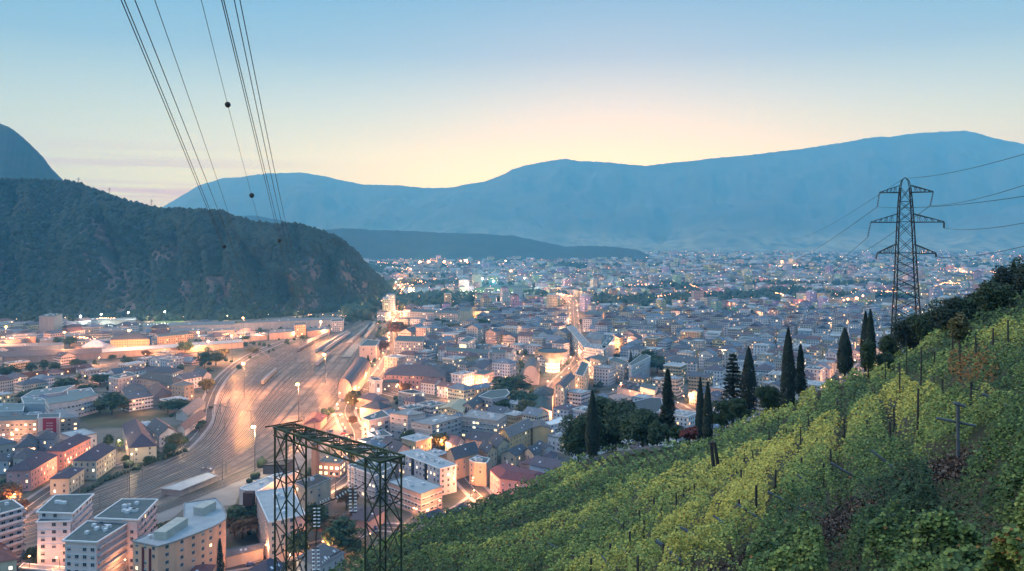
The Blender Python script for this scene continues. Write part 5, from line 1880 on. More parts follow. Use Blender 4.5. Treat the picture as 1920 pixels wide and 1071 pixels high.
building(*APT, 'long pale block under the motorway trees, rightmost of the row', [(276, 697), (323, 700), (343, 693), (294, 690)], 11, 'hip', (.5, .43, .40), SLATE, win=W5, pitch=.3)
building(*APT, 'long dark roofed brownish block in the middle of the left quarter', [(258, 708), (326, 721), (342, 712), (274, 700)], 11, 'hip', (.40, .33, .28), (.07, .065, .07), win=W5, pitch=.35)
building('train_shed', 'train shed', 'very long low train shed with purple brown roof left of its pale half', [(-60, 674), (190, 662), (190, 655), (-60, 664)], 7, 'gable', (.4, .3, .26), (.13, .10, .105), pitch=.2)
building('train_shed', 'train shed', 'very long low train shed with pale roof and lit open side', [(190, 662), (320, 653), (456, 642), (452, 637), (320, 646), (190, 655)], 7, 'flat', (.5, .38, .3), over=.8, rim=CONC, top=M('pale_roof_screed', (.3, .3, .3)))
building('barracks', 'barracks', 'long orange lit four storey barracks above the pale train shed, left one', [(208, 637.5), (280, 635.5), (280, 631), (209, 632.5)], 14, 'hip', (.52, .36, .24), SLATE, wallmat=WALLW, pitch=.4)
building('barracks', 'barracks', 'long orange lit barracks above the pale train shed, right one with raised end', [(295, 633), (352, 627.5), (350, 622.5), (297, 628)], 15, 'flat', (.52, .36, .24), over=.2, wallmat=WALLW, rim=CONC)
building('pavilion', 'pavilion', 'white tent like pavilion roof left of the orange barracks', [(153, 650), (197, 651.5), (205, 646), (163, 643.5)], 6, 'hip', (.5, .5, .52), (.52, .50, .55), pitch=.45)
building('tower_block', 'tower', 'lone grey cubic tower block at the foot of the wooded hill', [(73, 593.5), (101, 594.5), (117, 589), (92, 587.5)], 27, 'flat', (.26, .27, .30), over=.1, rim=CONC, units=6)
IND = [([(10, 634), (67, 631), (67, 626), (12, 629)], 9, (.5, .33, .24), 'orange lit low factory left under the tower block'), ([(-30, 652), (120, 648), (118, 643), (-30, 646)], 8, (.2, .25, .3), 'long teal roofed works hall at the left frame edge above the train shed'), ([(-30, 640), (40, 638), (50, 634), (-30, 635)], 8, (.2, .22, .26), 'dark roofed works hall above the teal one at the left frame edge'),
       ([(268, 613.5), (440, 608.5), (440, 603), (270, 607)], 9, (.38, .4, .42), 'very long pale warehouse at the foot of the wooded hill'), ([(440, 607), (585, 601), (640, 600), (640, 595), (520, 598)], 11, (.38, .4, .42), 'long pale warehouse right of the rail fan head under the hill'), ([(505, 625.5), (552, 622.5), (554, 616.5), (507, 618.5)], 9, (.5, .36, .30), 'pink fronted depot with bluish roof at the head of the rail fan'),
       ([(470, 632), (502, 629), (500, 624), (470, 626)], 6, (.5, .38, .3), 'low orange lit depot left of the pink fronted depot'), ([(185, 622), (240, 620), (240, 615), (186, 617)], 8, (.22, .24, .28), 'dark flat works hall behind the left barracks'), ([(320, 624), (385, 620), (385, 615), (325, 617)], 8, (.4, .3, .27), 'dim hall behind the first big yard lamp'), ([(388, 622), (440, 619), (440, 614.5), (390, 617)], 8, (.25, .25, .28), 'dark roofed hall right of the first big yard lamp'),
       ([(575, 622), (618, 618), (618, 613), (577, 616)], 8, (.35, .25, .22), 'brown hall under the brightest far yard lamp'), ([(120, 632), (160, 629), (158, 624), (120, 626)], 8, (.45, .33, .26), 'low orange lit workshop between tower block and tent roof'), ([(75, 640), (120, 637), (118, 632), (75, 634)], 6, (.3, .32, .35), 'pale roofed workshop under the tower block'), ([(150, 603), (255, 600), (255, 596), (150, 598)], 7, (.35, .36, .36), 'pale long hall with greenish lights at the hill foot')]
for q_, h_, wl, lab in IND:
    building('works_hall', 'industrial hall', lab, q_, h_, 'flat', wl, over=.2, rim=CONC, top=M('works_roof', (.17, .19, .21), (.12, .13, .15)), units=2)
building(*APT, 'orange lit square block at the head of the rail fan', [(552, 610), (573, 609.5), (574, 605), (553, 605.5)], 17, 'flat', (.5, .34, .24), over=.1, wallmat=WALLW, rim=CONC)
building(*APT, 'white block with dark windows beside the last depot', [(620, 604), (644, 602.5), (645, 598), (622, 599)], 15, 'flat', (.5, .5, .52), over=.1, wallmat=WALLW)
# --- station side
building('station_building', 'station', 'plain white station block with grey roof beside the tracks, end wall pinkish', [(674, 649.5), (704.5, 649.5), (712, 640), (688, 637)], 16.5, 'flat', (.52, .42, .38), over=.2, rim=WHITE, win=(7, 1.4, 1.6, 4.5, 3, .5), lit=0)
building('station_shed', 'station hall', 'long purple roofed station hall running along the tracks', [(634, 726), (660, 734), (694, 688), (664, 684)], 9, 'barrel', (.50, .35, .31), (.115, .095, .115), pitch=.55)
building('station_shed', 'station hall', 'low red roofed hall at the foot of the forecourt, behind the portal', [(568, 796), (601, 791), (613, 779), (586, 774)], 6, 'hip', (.5, .32, .27), (.17, .06, .065), pitch=.35)
building('canopy', 'canopy', 'dark thin platform canopy seen left of the portal top', [(493, 874), (514, 866), (552, 863), (534, 873)], 5, 'flat', (.1, .1, .11), over=.2, rim=DARKM, top=M('dark_roof_felt', (.05, .052, .06)))
building('tower_house', 'tower', 'narrow brown tower seen under the portal top truss', [(584, 834), (592, 836), (599, 833), (591, 831)], 19, 'flat', (.22, .14, .12), over=.1, rim=DARKM)
building('deck_building', 'building', 'low building with bright orange lit deck under the portal top truss', [(596, 867), (637, 870), (650, 858), (612, 855)], 8, 'flat', (.5, .36, .28), over=.3, rim=CONC, win=(3, 2, 1.8, 3.2, 1.2), lit=.7)
building('office_building', 'office', 'white roofed low wing left of the portal, pointing to the tracks', [(449, 917), (478, 926), (520, 900), (560, 884), (516, 890)], 10, 'flat', (.5, .46, .45), over=.2, rim=WHITE, top=M('pale_roof_screed', (.3, .3, .3)), units=2)
building(*APT, 'tall white roofed slab with pinkish end wall seen through the left portal leg', [(478, 924), (504, 981), (572, 966), (546, 914)], 18, 'flat', (.52, .38, .36), over=.2, rim=WHITE, top=M('pale_roof_screed', (.3, .3, .3)), units=9, win=(3.6, 1.4, 1.5, 3.0, 1.3, .3), bal=[(3, 5, 3.0, 2.6, 1.0, (.5, .42, .42))], lit=.03)
building('office_building', 'office', 'beige walled flat building right of the left portal leg', [(552, 906), (576, 918), (620, 899), (596, 891)], 12, 'flat', (.45, .40, .33), over=.2, units=3, rim=CONC, top=M('dark_roof_felt', (.05, .05, .06)), win=(5, 1.6, 1.5, 3.5, 2, .5), lit=.2)
building(*HOUSE, 'grey roofed house with pale end wall under the lowest insulator strings', [(556, 1046), (601, 1061), (645, 1036), (604, 1019)], 8, 'hip', (.42, .42, .44), (.13, .125, .14), pitch=.5, win=VW, lit=0)
building(*HOUSE, 'purple pyramid roofed house at the bottom, left of the portal', [(468, 1068), (502, 1078), (538, 1060), (505, 1049)], 8, 'hip', (.4, .33, .32), PURP, pitch=.6)
building(*SHED, 'long grey low roof between the street and the salmon slab', [(424, 1044), (494, 1027), (494, 1018), (426, 1030)], 5, 'gable', (.45, .36, .33), (.15, .15, .165), pitch=.25)
building(*HOUSE, 'small maroon roofed house under the salmon slab', [(355, 1078), (395, 1073), (402, 1060), (366, 1062)], 8, 'hip', (.42, .32, .3), (.18, .07, .075), pitch=.5)
building('office_building', 'office', 'bluish office with light striped facade behind the right portal leg', [(652, 874), (704, 893), (741, 873), (690, 857)], 14, 'flat', (.34, .36, .42), over=.2, rim=WHITE, win=(2.8, 1.8, 1.4, 3.2, 1.4), units=5, lit=.1, band=2.7)
building('office_building', 'office', 'flat roofed brown office with dark window bands right of the right portal leg', [(728, 905), (789.8, 928), (829, 913), (768, 892)], 11, 'flat', (.42, .30, .27), over=.3, rim=CONC, top=M('pale_roof_screed', (.3, .3, .3)), win=(2.6, 2.1, 1.3, 3.2, 1.4, .05), units=6, lit=.06, band=2.7)
building(*HOUSE, 'dark purple roofed house below the brown office, by the vineyard edge', [(774, 973), (797, 981), (832, 968), (812, 958)], 6, 'gable', (.4, .34, .34), (.075, .065, .09), pitch=.5)
building(*HOUSE, 'long dark purple roof at the vineyard edge, right of the other purple one', [(826, 967), (846, 972), (876, 955), (858, 947)], 5, 'gable', (.4, .34, .34), (.075, .065, .09), pitch=.5)
building(*HOUSE, 'low dark purple roof left of the right portal leg foot', [(640, 970), (690, 978), (722, 956), (668, 948)], 6, 'hip', (.3, .25, .27), (.09, .07, .09), pitch=.35)
building('loading_shed', 'shed', 'low pale loading shed lying between the near tracks', [(302, 917), (338, 921), (407, 893), (390, 887)], 3, 'flat', (.3, .27, .26), over=.5, rim=CONC, top=M('pale_roof_screed', (.3, .3, .3)))
building('loading_shed', 'shed', 'tiny grey shed beside the lamp mast of the near tracks', [(376, 882), (396, 884), (402, 877), (384, 874)], 3.5, 'gable', (.4, .36, .36), SLATE, pitch=.4)
# --- foreground town
r_, L_, c_ = building(*APT, 'white stepped block with dark vertical stair strips, above the brown office', [(747.6, 850), (825, 880), (856, 873), (784.5, 843)], 14.5, 'flat', (.54, .49, .54), over=.25, rim=WHITE, top=M('pale_roof_screed', (.3, .3, .3)), units=14, win=(3.2, 1.3, 1.4, 2.9, 1.2, .1), lit=.16)
a, b2 = G(747.6, 850, 14.5).xy - c_, G(825, 880, 14.5).xy - c_
for f_ in (.36, .68):
    p_ = a.lerp(b2, f_)
    e_ = (b2 - a).normalized()
    nn = Vector((e_.y, -e_.x))
    nn = nn if nn.dot(-(p_ + c_)) > 0 else -nn
    mm = MB(); mm.box((*(p_ + nn * .2), 7.4), (2.2, .5, 14.6), mat=Matrix.Rotation(math.atan2(e_.y, e_.x), 3, 'Z'))
    mm.build('stair_strip', M('dark_stair_glass', (.03, .035, .045), rough=.25), r_)
building(*HOUSE, 'pink mansard roofed house with maroon roof, nearest the vineyard edge', [(919, 880.5), (937, 897), (975, 902), (1008, 906), (1032, 893), (985, 884), (950, 870)], 11.5, 'hip', (.52, .30, .31), (.16, .06, .075), pitch=1.0, win=(2.8, 1.1, 1.6, 3.2, 1.4), chimneys=1)
building(*APT, 'orange lit flat roofed block with bluish roof terrace, left of the maroon roof', [(880, 863.5), (889, 867.5), (912, 869.5), (918, 861), (895, 855.5)], 13, 'flat', (.55, .36, .27), over=.2, units=6, win=(3.6, 1.1, 1.4, 3.0, 1.4, .3), rim=WHITE, lit=0)
building(*HOUSE, 'orange lit long house with dark gable roof behind the white stepped block', [(838, 848), (853.5, 862), (897, 848), (882, 835)], 12, 'gable', (.55, .38, .28), SLATE, pitch=.5, win=(4, .9, 1.6, 3.2, 2, .4), lit=0)
building(*HOUSE, 'orange lit gable house stepping up right of the long dark gable roof', [(898, 841), (914, 850), (932, 842.5), (915.5, 830)], 11, 'gable', (.55, .40, .28), SLATE, pitch=.5, win=VW, lit=0)
building(*HOUSE, 'cream gable house with dark roof above the stepping gable house', [(917, 826), (933, 839.5), (955, 829), (941, 817.5)], 11, 'gable', (.5, .43, .32), SLATE, pitch=.5, win=VW, lit=.05)
building(*HOUSE, 'cream gable fronted house in the middle of the old roofs by the vineyard', [(940, 851), (967, 855), (989, 843), (964, 838)], 8, 'gable', (.48, .42, .32), SLATE, pitch=.5, win=VW, lit=.05)
building(*HOUSE, 'grey beige gable house right of the cream gable fronted one', [(981, 846), (1001, 853), (1017, 845), (997, 836)], 8, 'gable', (.40, .40, .36), SLATE, pitch=.5, win=VW, lit=.05)
building(*HOUSE, 'pale house with dark roof right at the foot of the dark tree mass', [(1005, 832), (1023, 841), (1037, 838), (1019, 829)], 8, 'gable', (.44, .44, .46), SLATE, pitch=.5, win=VW, lit=.1)
building(*HOUSE, 'low reddish roof behind the maroon mansard roof', [(975, 868), (1012, 873), (1037, 862), (1000, 857)], 6, 'hip', (.34, .26, .26), (.12, .07, .085), pitch=.35)
building(*HOUSE, 'small hip roofed house at the right end of the old roofs', [(1018, 855), (1036, 860), (1046, 852), (1028, 846)], 7, 'hip', (.4, .36, .36), PURP, pitch=.45)
building(*APT, 'ochre four storey building, long courtyard side with dark roof', [(937, 807), (955.8, 820), (998.7, 801), (984, 786)], 13, 'gable', OCH, (.12, .12, .135), pitch=.28, win=(3.4, 1.1, 1.4, 3.0, 1.4, .15), lit=.12)
building(*APT, 'ochre building with broad blank gable wall facing the vineyard', [(999, 802), (1033, 804.5), (1029, 793), (996, 791)], 13.5, 'gable', OCH, (.12, .12, .135), pitch=.3)
building(*APT, 'white block with glaring white roof right of the ochre gable', [(1023, 793), (1032, 798), (1072, 789), (1052, 783)], 15, 'flat', (.45, .48, .55), over=.3, rim=WHITE, top=M('white_roof_sheet', (.62, .64, .66), (.55, .57, .6)), win=(3.0, 1.5, 1.4, 3.0, 1.4), lit=.12)
building(*APT, 'grey concrete slab with balcony recesses, left one of the grey pair', [(771, 792), (810, 798.5), (865, 783), (829, 777)], 15, 'flat', GREYW, over=.3, rim=CONC, top=CONC, win=(3.6, 1.9, 1.5, 2.9, 1.3, .3), units=4, lit=.12, band=2.7)
building(*APT, 'grey concrete slab with ribbon windows and pale end wall, right one of the grey pair', [(866, 782), (932.5, 790.5), (950, 778.5), (884, 768.6)], 14.5, 'flat', (.34, .37, .38), over=.3, rim=CONC, top=CONC, win=(2.7, 2.2, 1.4, 3.2, 1.4), units=8, lit=.14, band=2.7)
building(*APT, 'white block with pink lit left side and small dark pyramid on its roof', [(731, 776), (765, 780.5), (798, 776), (764, 767)], 17, 'flat', (.52, .46, .46), over=.3, rim=CONC, top=CONC, win=(4.2, 1.7, 1.5, 3.0, 1.4, .15), lit=.12, units=2, band=2.7)
building(*APT, 'block with big warm lit windows at the bend of the light streaked street', [(678, 785), (692, 789), (731, 781), (717, 770)], 15, 'flat', (.48, .42, .42), over=.2, rim=WHITE, win=(5.5, 2.6, 1.9, 3.1, 1.2), lit=.3, units=3)
building(*HOUSE, 'house with dark gable roof and pink gable wall behind the white stepped block', [(712, 836), (744, 848), (768, 839), (736, 824)], 9, 'gable', (.5, .40, .38), SLATE, pitch=.5, win=VW, lit=0)
building(*SHED, 'striped flat roofed annex below the warm windowed block', [(690, 811), (703, 819), (735, 817), (720, 807)], 8, 'flat', (.35, .33, .36), over=.2, win=(3, 2, 1.2, 3, 1.4), units=3, lit=.1)
building(*HOUSE, 'pale gable house with purplish roof before the grey concrete slab', [(834, 826), (857, 835), (871, 826), (848, 819)], 7, 'gable', (.42, .42, .45), PURP, pitch=.55, win=VW, lit=.1)
building(*HOUSE, 'long dark roofed house below the ribbon windowed slab', [(872, 822), (912, 829), (935, 818), (893, 812)], 7, 'gable', (.4, .36, .34), SLATE, pitch=.45)
# --- middle town
building('palace', 'palace', 'long pink palace with purple brown hip roof', [(719, 703), (832, 707.5), (838, 696), (727, 692)], 13, 'hip', (.50, .30, .28), (.12, .09, .105), win=(3.6, 1.4, 2.0, 4.2, 2.0), pitch=.45, lit=.1)
building('palace', 'palace', 'dark roofed rear wing behind the long pink palace, left part', [(772, 692), (806, 694), (809, 684), (775, 682)], 14, 'hip', (.40, .33, .33), (.075, .07, .085), wallmat=WALLW, pitch=.4)
building('palace', 'palace', 'dark roofed rear wing behind the long pink palace, right part', [(812, 697), (853, 699), (856, 688), (812, 686)], 13, 'hip', (.40, .36, .36), (.065, .07, .085), wallmat=WALLW, pitch=.4)
building('tower_block', 'tower', 'pale blue white cubic tower beside the station street', [(692, 710), (702, 714.5), (716.5, 713), (708, 708)], 12.5, 'flat', (.46, .49, .54), over=.2, win=(5, 2, 3, 4, 2.5, .4), rim=WHITE, lit=.1)
building(*APT, 'dark low block with two rows of warm windows below the pink palace', [(718, 717), (747, 719), (749, 711.5), (721, 710)], 8, 'flat', (.14, .15, .18), over=.1, win=(3.2, 1.5, 1.4, 3.2, 1.2), lit=.5, rim=DARKM)
building(*APT, 'grey four storey block with pale right side in the middle of the lower town', [(747, 735), (772, 739), (797, 737), (774, 731)], 11.5, 'flat', (.37, .37, .37), over=.1, win=(3.2, 1.4, 1.4, 2.8, 1.2), lit=.15, top=M('dark_roof_felt', (.05, .05, .06)))
building(*HOUSE, 'pink house with purple hip roof right of the curved street', [(668.6, 745), (700, 752), (730, 750), (702, 738)], 9, 'hip', (.5, .36, .34), (.11, .09, .115), pitch=.35, win=VW, lit=0)
building(*HOUSE, 'house with broad dark pyramid roof below the pink purple roofed house', [(675, 764), (712, 768), (734, 762), (700, 755)], 8, 'hip', (.48, .38, .34), SLATE, pitch=.5)
building('tower_block', 'tower', 'squat tower house with dark cap roof and cream walls', [(855, 681), (873, 684.5), (891, 680), (873, 675)], 16, 'hip', (.46, .43, .42), (.075, .085, .10), pitch=.25, wallmat=WALLW)
building('hall', 'hall', 'pale hall with big dark sloping roof right of the squat tower house', [(876, 690), (905, 693), (923, 680), (893, 678)], 13, 'gable', (.45, .43, .46), (.085, .085, .115), pitch=.3, wallmat=WALLW)
building(*APT, 'cube with orange lit blank side and grey right side', [(890, 702), (906, 704), (926, 697), (906, 694)], 14, 'flat', (.50, .42, .40), over=.1, win=(4, 1.4, 1.5, 3, 1.5, .4), lit=.05, rim=CONC)
building('tower_block', 'tower', 'seven storey grey pink tower above the orange lit cube', [(922, 662), (948, 663), (950, 657), (923, 656)], 22, 'flat', (.42, .38, .40), over=.1, win=(3.2, 1.4, 1.5, 3.0, 1.4), lit=.08, rim=CONC)
building(*APT, 'long purplish slab behind the squat tower house', [(833, 658), (915, 664), (919, 656.5), (836, 651)], 17, 'flat', (.36, .31, .36), over=.1, wallmat=WALLW, rim=CONC)
building('tower_block', 'tower', 'white tower with glaring yellow lit side screen', [(861, 641), (876, 642.5), (892, 635), (877, 631)], 22, 'flat', (.50, .50, .54), over=.1, wallmat=WALLW, rim=WHITE)
building('office_building', 'office', 'broad framed office with grid facade behind the palace', [(740, 640), (793, 642), (797, 632), (745, 630)], 19, 'flat', (.32, .35, .40), over=.1, wallmat=WALLW, rim=CONC)
building('office_building', 'office', 'grid windowed pale office slab below the stadium lights', [(818, 587.5), (858, 589), (864, 584), (823, 582.5)], 24, 'flat', (.46, .44, .42), over=.1, wallmat=WALLW, rim=CONC)
building('office_building', 'office', 'dim long office left of the grid windowed slab', [(768, 585), (816, 587), (818, 581), (772, 580)], 22, 'flat', (.34, .38, .42), over=.1, wallmat=WALLW, rim=CONC)
building('hall', 'hall', 'yellow lit blank fronted hall right of the grid windowed slab', [(862, 583), (880, 584.5), (886, 577), (866, 576)], 22, 'flat', (.52, .47, .36), over=.1, rim=CONC)
building('hall', 'hall', 'hall with tall blank round topped end wall', [(981, 717 - 12), (1010, 717 - 12), (1012, 690), (984, 690)], 8.5, 'barrel', (.42, .38, .38), (.10, .11, .13), pitch=.95)
building('church_hall', 'hall', 'hall with big dark teal ridged roof facing the vineyard', [(996, 770), (1034.6, 771.5), (1031, 745), (999, 744)], 9, 'gable', (.46, .46, .50), (.035, .075, .085), pitch=.42)
building('hall', 'hall', 'dark domed roof right behind the teal ridged hall', [(1000, 741), (1036, 742), (1038, 730), (1004, 729)], 12, 'hip', (.36, .40, .45), (.05, .075, .09), pitch=.5)
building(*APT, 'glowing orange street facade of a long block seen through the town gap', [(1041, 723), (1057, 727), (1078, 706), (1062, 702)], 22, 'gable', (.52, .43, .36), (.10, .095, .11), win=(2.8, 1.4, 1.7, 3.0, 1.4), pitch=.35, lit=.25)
building(*APT, 'block with yellow green lit side next up the glowing street', [(1079, 703), (1093, 706.5), (1104, 683), (1091, 678)], 20, 'flat', (.46, .45, .38), over=.3, wallmat=WALLW, rim=WHITE)
building(*APT, 'orange lit courtyard block left of the white courtyard block', [(1106, 672), (1125, 676.5), (1141, 671), (1122, 665)], 20, 'flat', (.5, .42, .36), over=.2, win=(2.6, 1.4, 1.6, 2.9, 1.2), lit=.35, rim=CONC)
building(*APT, 'white courtyard block, left wing with many windows', [(1142, 676), (1169, 684), (1178, 680), (1152, 670)], 18, 'flat', (.48, .48, .50), over=.2, wallmat=WALLW, rim=CONC)
building(*APT, 'white courtyard block, long slanting wing', [(1178, 684), (1184, 687), (1220, 669), (1206, 663)], 18, 'flat', (.48, .52, .58), over=.2, win=(2.8, 1.2, 1.5, 3, 1.4), rim=WHITE, lit=.06)
building(*APT, 'long white apartment house behind the ragged spruce', [(1247, 676), (1306, 681), (1308, 672), (1251, 668)], 17, 'hip', (.48, .51, .56), (.09, .10, .12), wallmat=WALLW, pitch=.3)
building('hall', 'hall', 'curved dark roofed hall with white rim just below the plaza', [(1163, 764), (1171.6, 772), (1189, 779.5), (1206, 780.5), (1235, 773), (1242, 761), (1239, 747), (1218, 747), (1189, 754)], 9.5, 'flat', (.42, .40, .40), over=.4, rim=WHITE, top=M('dark_roof_sheet', (.06, .075, .085), (.045, .055, .065), scale=.3))
building('hall', 'hall', 'low grey roofed hall left of the curved dark hall', [(1142, 743), (1161, 758), (1192, 747), (1162, 738)], 6, 'flat', (.36, .3, .3), over=.4, rim=CONC, top=M('works_roof', (.17, .19, .21)))
building('parking_deck', 'parking deck', 'dark parking deck dotted with pale cars above the plaza', [(1157, 727), (1231, 743), (1243, 735), (1172, 713)], 7, 'flat', (.3, .3, .33), over=.1, rim=CONC, top=M('dark_roof_felt', (.05, .05, .06)))
building(*SHED, 'pale blank walled annex on the parking deck side', [(1200, 726), (1228, 733), (1233, 725), (1206, 719)], 11, 'flat', (.5, .48, .46), over=.1, rim=CONC)
building('balcony_building', 'apartment block', 'long slanting block with balcony bands beside a glowing street, left wing of its court', [(1063, 613), (1093, 650), (1105, 645), (1075, 610)], 19, 'flat', (.46, .48, .50), over=.2, wallmat=WALLV[2], rim=WHITE, top=CONC, units=4)
building('balcony_building', 'apartment block', 'white grid fronted block closing the court of the slanting balcony block', [(1094, 651.5), (1132, 657), (1138, 649), (1101, 644)], 19, 'flat', (.56, .56, .58), over=.2, wallmat=WALLV[3], rim=WHITE, top=CONC, units=4)
building('balcony_building', 'apartment block', 'block with slanting white edge, right wing of the balcony court', [(1134, 656), (1153, 632), (1144, 628), (1127, 650)], 19, 'flat', (.48, .48, .50), over=.2, wallmat=WALLV[1], rim=WHITE, units=3)
building('hall', 'hall', 'low pale roof inside the balcony court', [(1096, 634), (1126, 638), (1134, 628), (1106, 622)], 9, 'flat', (.45, .46, .48), over=.2, rim=CONC, top=M('works_roof', (.17, .19, .21)), units=3)
building('castle', 'castle', 'orange floodlit castle like building far off near the ridge tower', [(1580, 557), (1608, 559), (1641, 551), (1612, 547)], 14, 'flat', (.5, .4, .3), over=.2, rim=CONC)
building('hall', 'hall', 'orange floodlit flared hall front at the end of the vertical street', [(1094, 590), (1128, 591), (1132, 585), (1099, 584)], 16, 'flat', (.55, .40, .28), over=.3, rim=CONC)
building('curved_block', 'apartment block', 'curved balcony block with pale roof edge right of the street of shops', [(898, 744), (922, 748), (946, 745), (955, 738), (950, 731), (920, 733)], 14, 'flat', (.46, .40, .42), over=.4, rim=WHITE, win=(3, 1.7, 1.5, 3, 1.3), lit=.25)
building('gallery', 'gallery', 'yellow lit glazed gallery roof above the grey concrete pair', [(822, 766), (866, 774), (879, 754), (846, 752)], 11, 'gable', (.55, .50, .36), (.36, .34, .25), wallmat=WALLW, pitch=.25)
building('row_house', 'house', 'row of old fronts with salmon lit street side, left of the curved balcony block', [(868, 760), (886, 765), (918, 740), (904, 735)], 12, 'gable', (.55, .38, .33), SLATE, wallmat=WALLW, pitch=.4)
# flared round tower
root_ = empty('round_tower', G(1036, 698))
tag(root_, 'flared round tower with dark disc roof and lit foot in the middle town', 'tower')
mm = MB()
mm.lathe((0, 0, -.5), [(7.5, 0), (7.5, 11), (9, 15), (12.5, 19), (15.5, 22.5)], 28)
o = mm.build('wall', WALLW, root_, smooth=True); o.color = (.46, .44, .42, 1)
mm = MB(); mm.lathe((0, 0, 22), [(15.6, 0), (15.7, .8), (13.9, 1.0), (13.7, .4), (.1, 1.2)], 28); o = mm.build('roof', ROOF, root_); o.color = (.06, .10, .12, 1)
mm = MB()
for k in range(9):
    a = -math.pi / 2 + (k - 4) * .28
    for z_ in (2.2, 5.6, 9):
        mm.box((7.55 * math.cos(a), 7.55 * math.sin(a), z_), (1.3, .3, 2.2), mat=Matrix.Rotation(a + math.pi / 2, 3, 'Z'))
mm.build('lit_window_ring', LITW, root_)
FOOT.append(([(0, 0)], (root_.location.x, root_.location.y), 15))
# lit screen on the white tower
a = G(862, 641.3, 22)
o = None
mm = MB()
p0, p1 = G(861.5, 641.2, 22), G(875, 642.4, 22)
d_ = (p1 - p0).normalized()
nn = Vector((d_.y, -d_.x, 0))
nn = nn if nn.dot(-p0) > 0 else -nn
mm.box((0, 0, 0), ((p1 - p0).length * .92, .3, 15), mat=Matrix.Rotation(math.atan2(d_.y, d_.x), 3, 'Z'))
tag(mm.build('lit_screen', glow('lit_screen_face', (1, .78, .38), 1.3), None, (p0 + p1) / 2 + nn * .3 + Vector((0, 0, -10))), 'big glowing yellow screen on the left side of the white tower', 'screen')
# dark mast sign
root_ = empty('mast_sign', G(467, 1002))
tag(root_, 'dark square sign head on a thick post left of the white roofed slab', 'sign')
mm = MB(); mm.bar((0, 0, 0), (0, 0, 14), 2.0, 0, 6); mm.build('post', DARKM, root_)
mm = MB(); mm.box((0, 0, 17), (4.6, 3.8, 6)); [mm.box((0, -1.95, 15 + k), (4.4, .1, .12), 0) for k in range(5)]; mm.build('sign_head', M('rusty_sign_panel', (.07, .04, .04), (.05, .035, .035)), root_)

# ---------------------------------------------------------------- the rest of the town, house by house
ROADSEG = []
for nm, (path, w) in ROADPATH.items():
    for p_ in path[::2]:
        ROADSEG.append((p_.x, p_.y, w / 2))
RS = np.array(ROADSEG)
PLZ = [[(G(*q).x, G(*q).y) for q in poly] for poly in ([(596, 806), (642, 758), (664, 768), (674, 830), (660, 850), (610, 838)], [(1140, 742), (1152, 728), (1175, 738), (1222, 748), (1192, 758), (1160, 752)], [(150, 785), (175, 770), (235, 765), (300, 770), (318, 776), (285, 792), (235, 845), (170, 838)], [(855, 556), (905, 535), (985, 536), (1020, 547), (985, 558)], [(690, 550), (748, 536), (812, 534), (812, 550), (752, 556)])]


def free(x, y, r, treegap=.5):
    if (np.hypot(RS[:, 0] - x, RS[:, 1] - y) < RS[:, 2] + r * .72 + 1).any():
        return False
    if in_poly(x, y, YPOLY):
        return False
    for q in PLZ:
        if in_poly(x, y, q):
            return False
    for (poly, c, rr) in FOOT:
        if (c[0] - x) ** 2 + (c[1] - y) ** 2 < (rr + r * 1.1) ** 2:
            q = r * .95
            for ux, uy in ((0, 0), (q, 0), (-q, 0), (0, q), (0, -q), (q * .7, q * .7), (-q * .7, q * .7), (q * .7, -q * .7), (-q * .7, -q * .7)):
                if len(poly) > 2 and in_poly(x + ux, y + uy, poly):
                    return False
            for (vx, vy), (wx, wy) in zip(poly, poly[1:] + poly[:1]):
                for t_ in (0, .25, .5, .75):
                    if (vx + (wx - vx) * t_ - x) ** 2 + (vy + (wy - vy) * t_ - y) ** 2 < q * q:
                        return False
            if len(poly) <= 2:
                return False
    for (tx, ty, tr) in TREEPOS:
        if (tx - x) ** 2 + (ty - y) ** 2 < (tr * treegap + r * .7) ** 2:
            return False
    return True


EX, EYY = [e[0] for e in EDGE], [e[1] for e in EDGE]
LAND = [('the long pink palace', 776, 700), ('the grey concrete pair', 850, 795), ('the flared round tower', 1036, 655), ('the round topped blank wall', 995, 705), ('the ochre gable', 1015, 815), ('the long station hall', 665, 708), ('the teal ridged hall', 1015, 758), ('the curved dark hall', 1200, 765),
        ('the white stepped block', 800, 865), ('the slanting balcony building', 1105, 640), ('the grey pink tower', 935, 685), ('the close cypress pair', 1320, 760), ('the layered cedar', 1375, 700), ('the tallest cypress', 1479, 690), ('the rail fan', 560, 690), ('the white courtyard block', 1195, 680),
        ('the long white apartments', 1275, 675), ('the parking deck', 1200, 728), ('the ragged spruce', 1251, 740), ('the grid windowed slab', 840, 590), ('the castle', 1610, 553), ('the glowing street front', 1056, 720), ('the squat tower house', 873, 690), ('the broad framed office', 765, 640),
        ('the orange barracks', 260, 642), ('the red banner', 92, 800), ('the big meadow tree', 210, 755), ('the white tower screen', 870, 645), ('the stocky cypress', 1584, 660), ('the ridge tower', 1697, 640), ('the vertical lit street', 1075, 580), ('the double topped cypress', 1628, 640), ('the salmon slab', 340, 990), ('the motorway bend', 330, 675), ('the hill foot warehouse', 350, 608), ('the cubic tower block', 95, 605)]
WALLC = [('cream', (.56, .52, .45)), ('white', (.64, .65, .68)), ('white', (.60, .61, .65)), ('pale grey', (.48, .50, .54)), ('pinkish', (.56, .45, .42)), ('ochre', (.52, .42, .27)), ('pale blue grey', (.46, .52, .60)), ('beige', (.50, .46, .42))]
ROOFC = [('dark slate', (.085, .10, .135)), ('purple brown', (.105, .09, .12)), ('red brown', (.14, .085, .09)), ('blue grey', (.15, .185, .24)), ('dark brown', (.09, .082, .095))]
NUMW = {1: 'one', 2: 'two', 3: 'three', 4: 'four', 5: 'five', 6: 'six', 7: 'seven'}


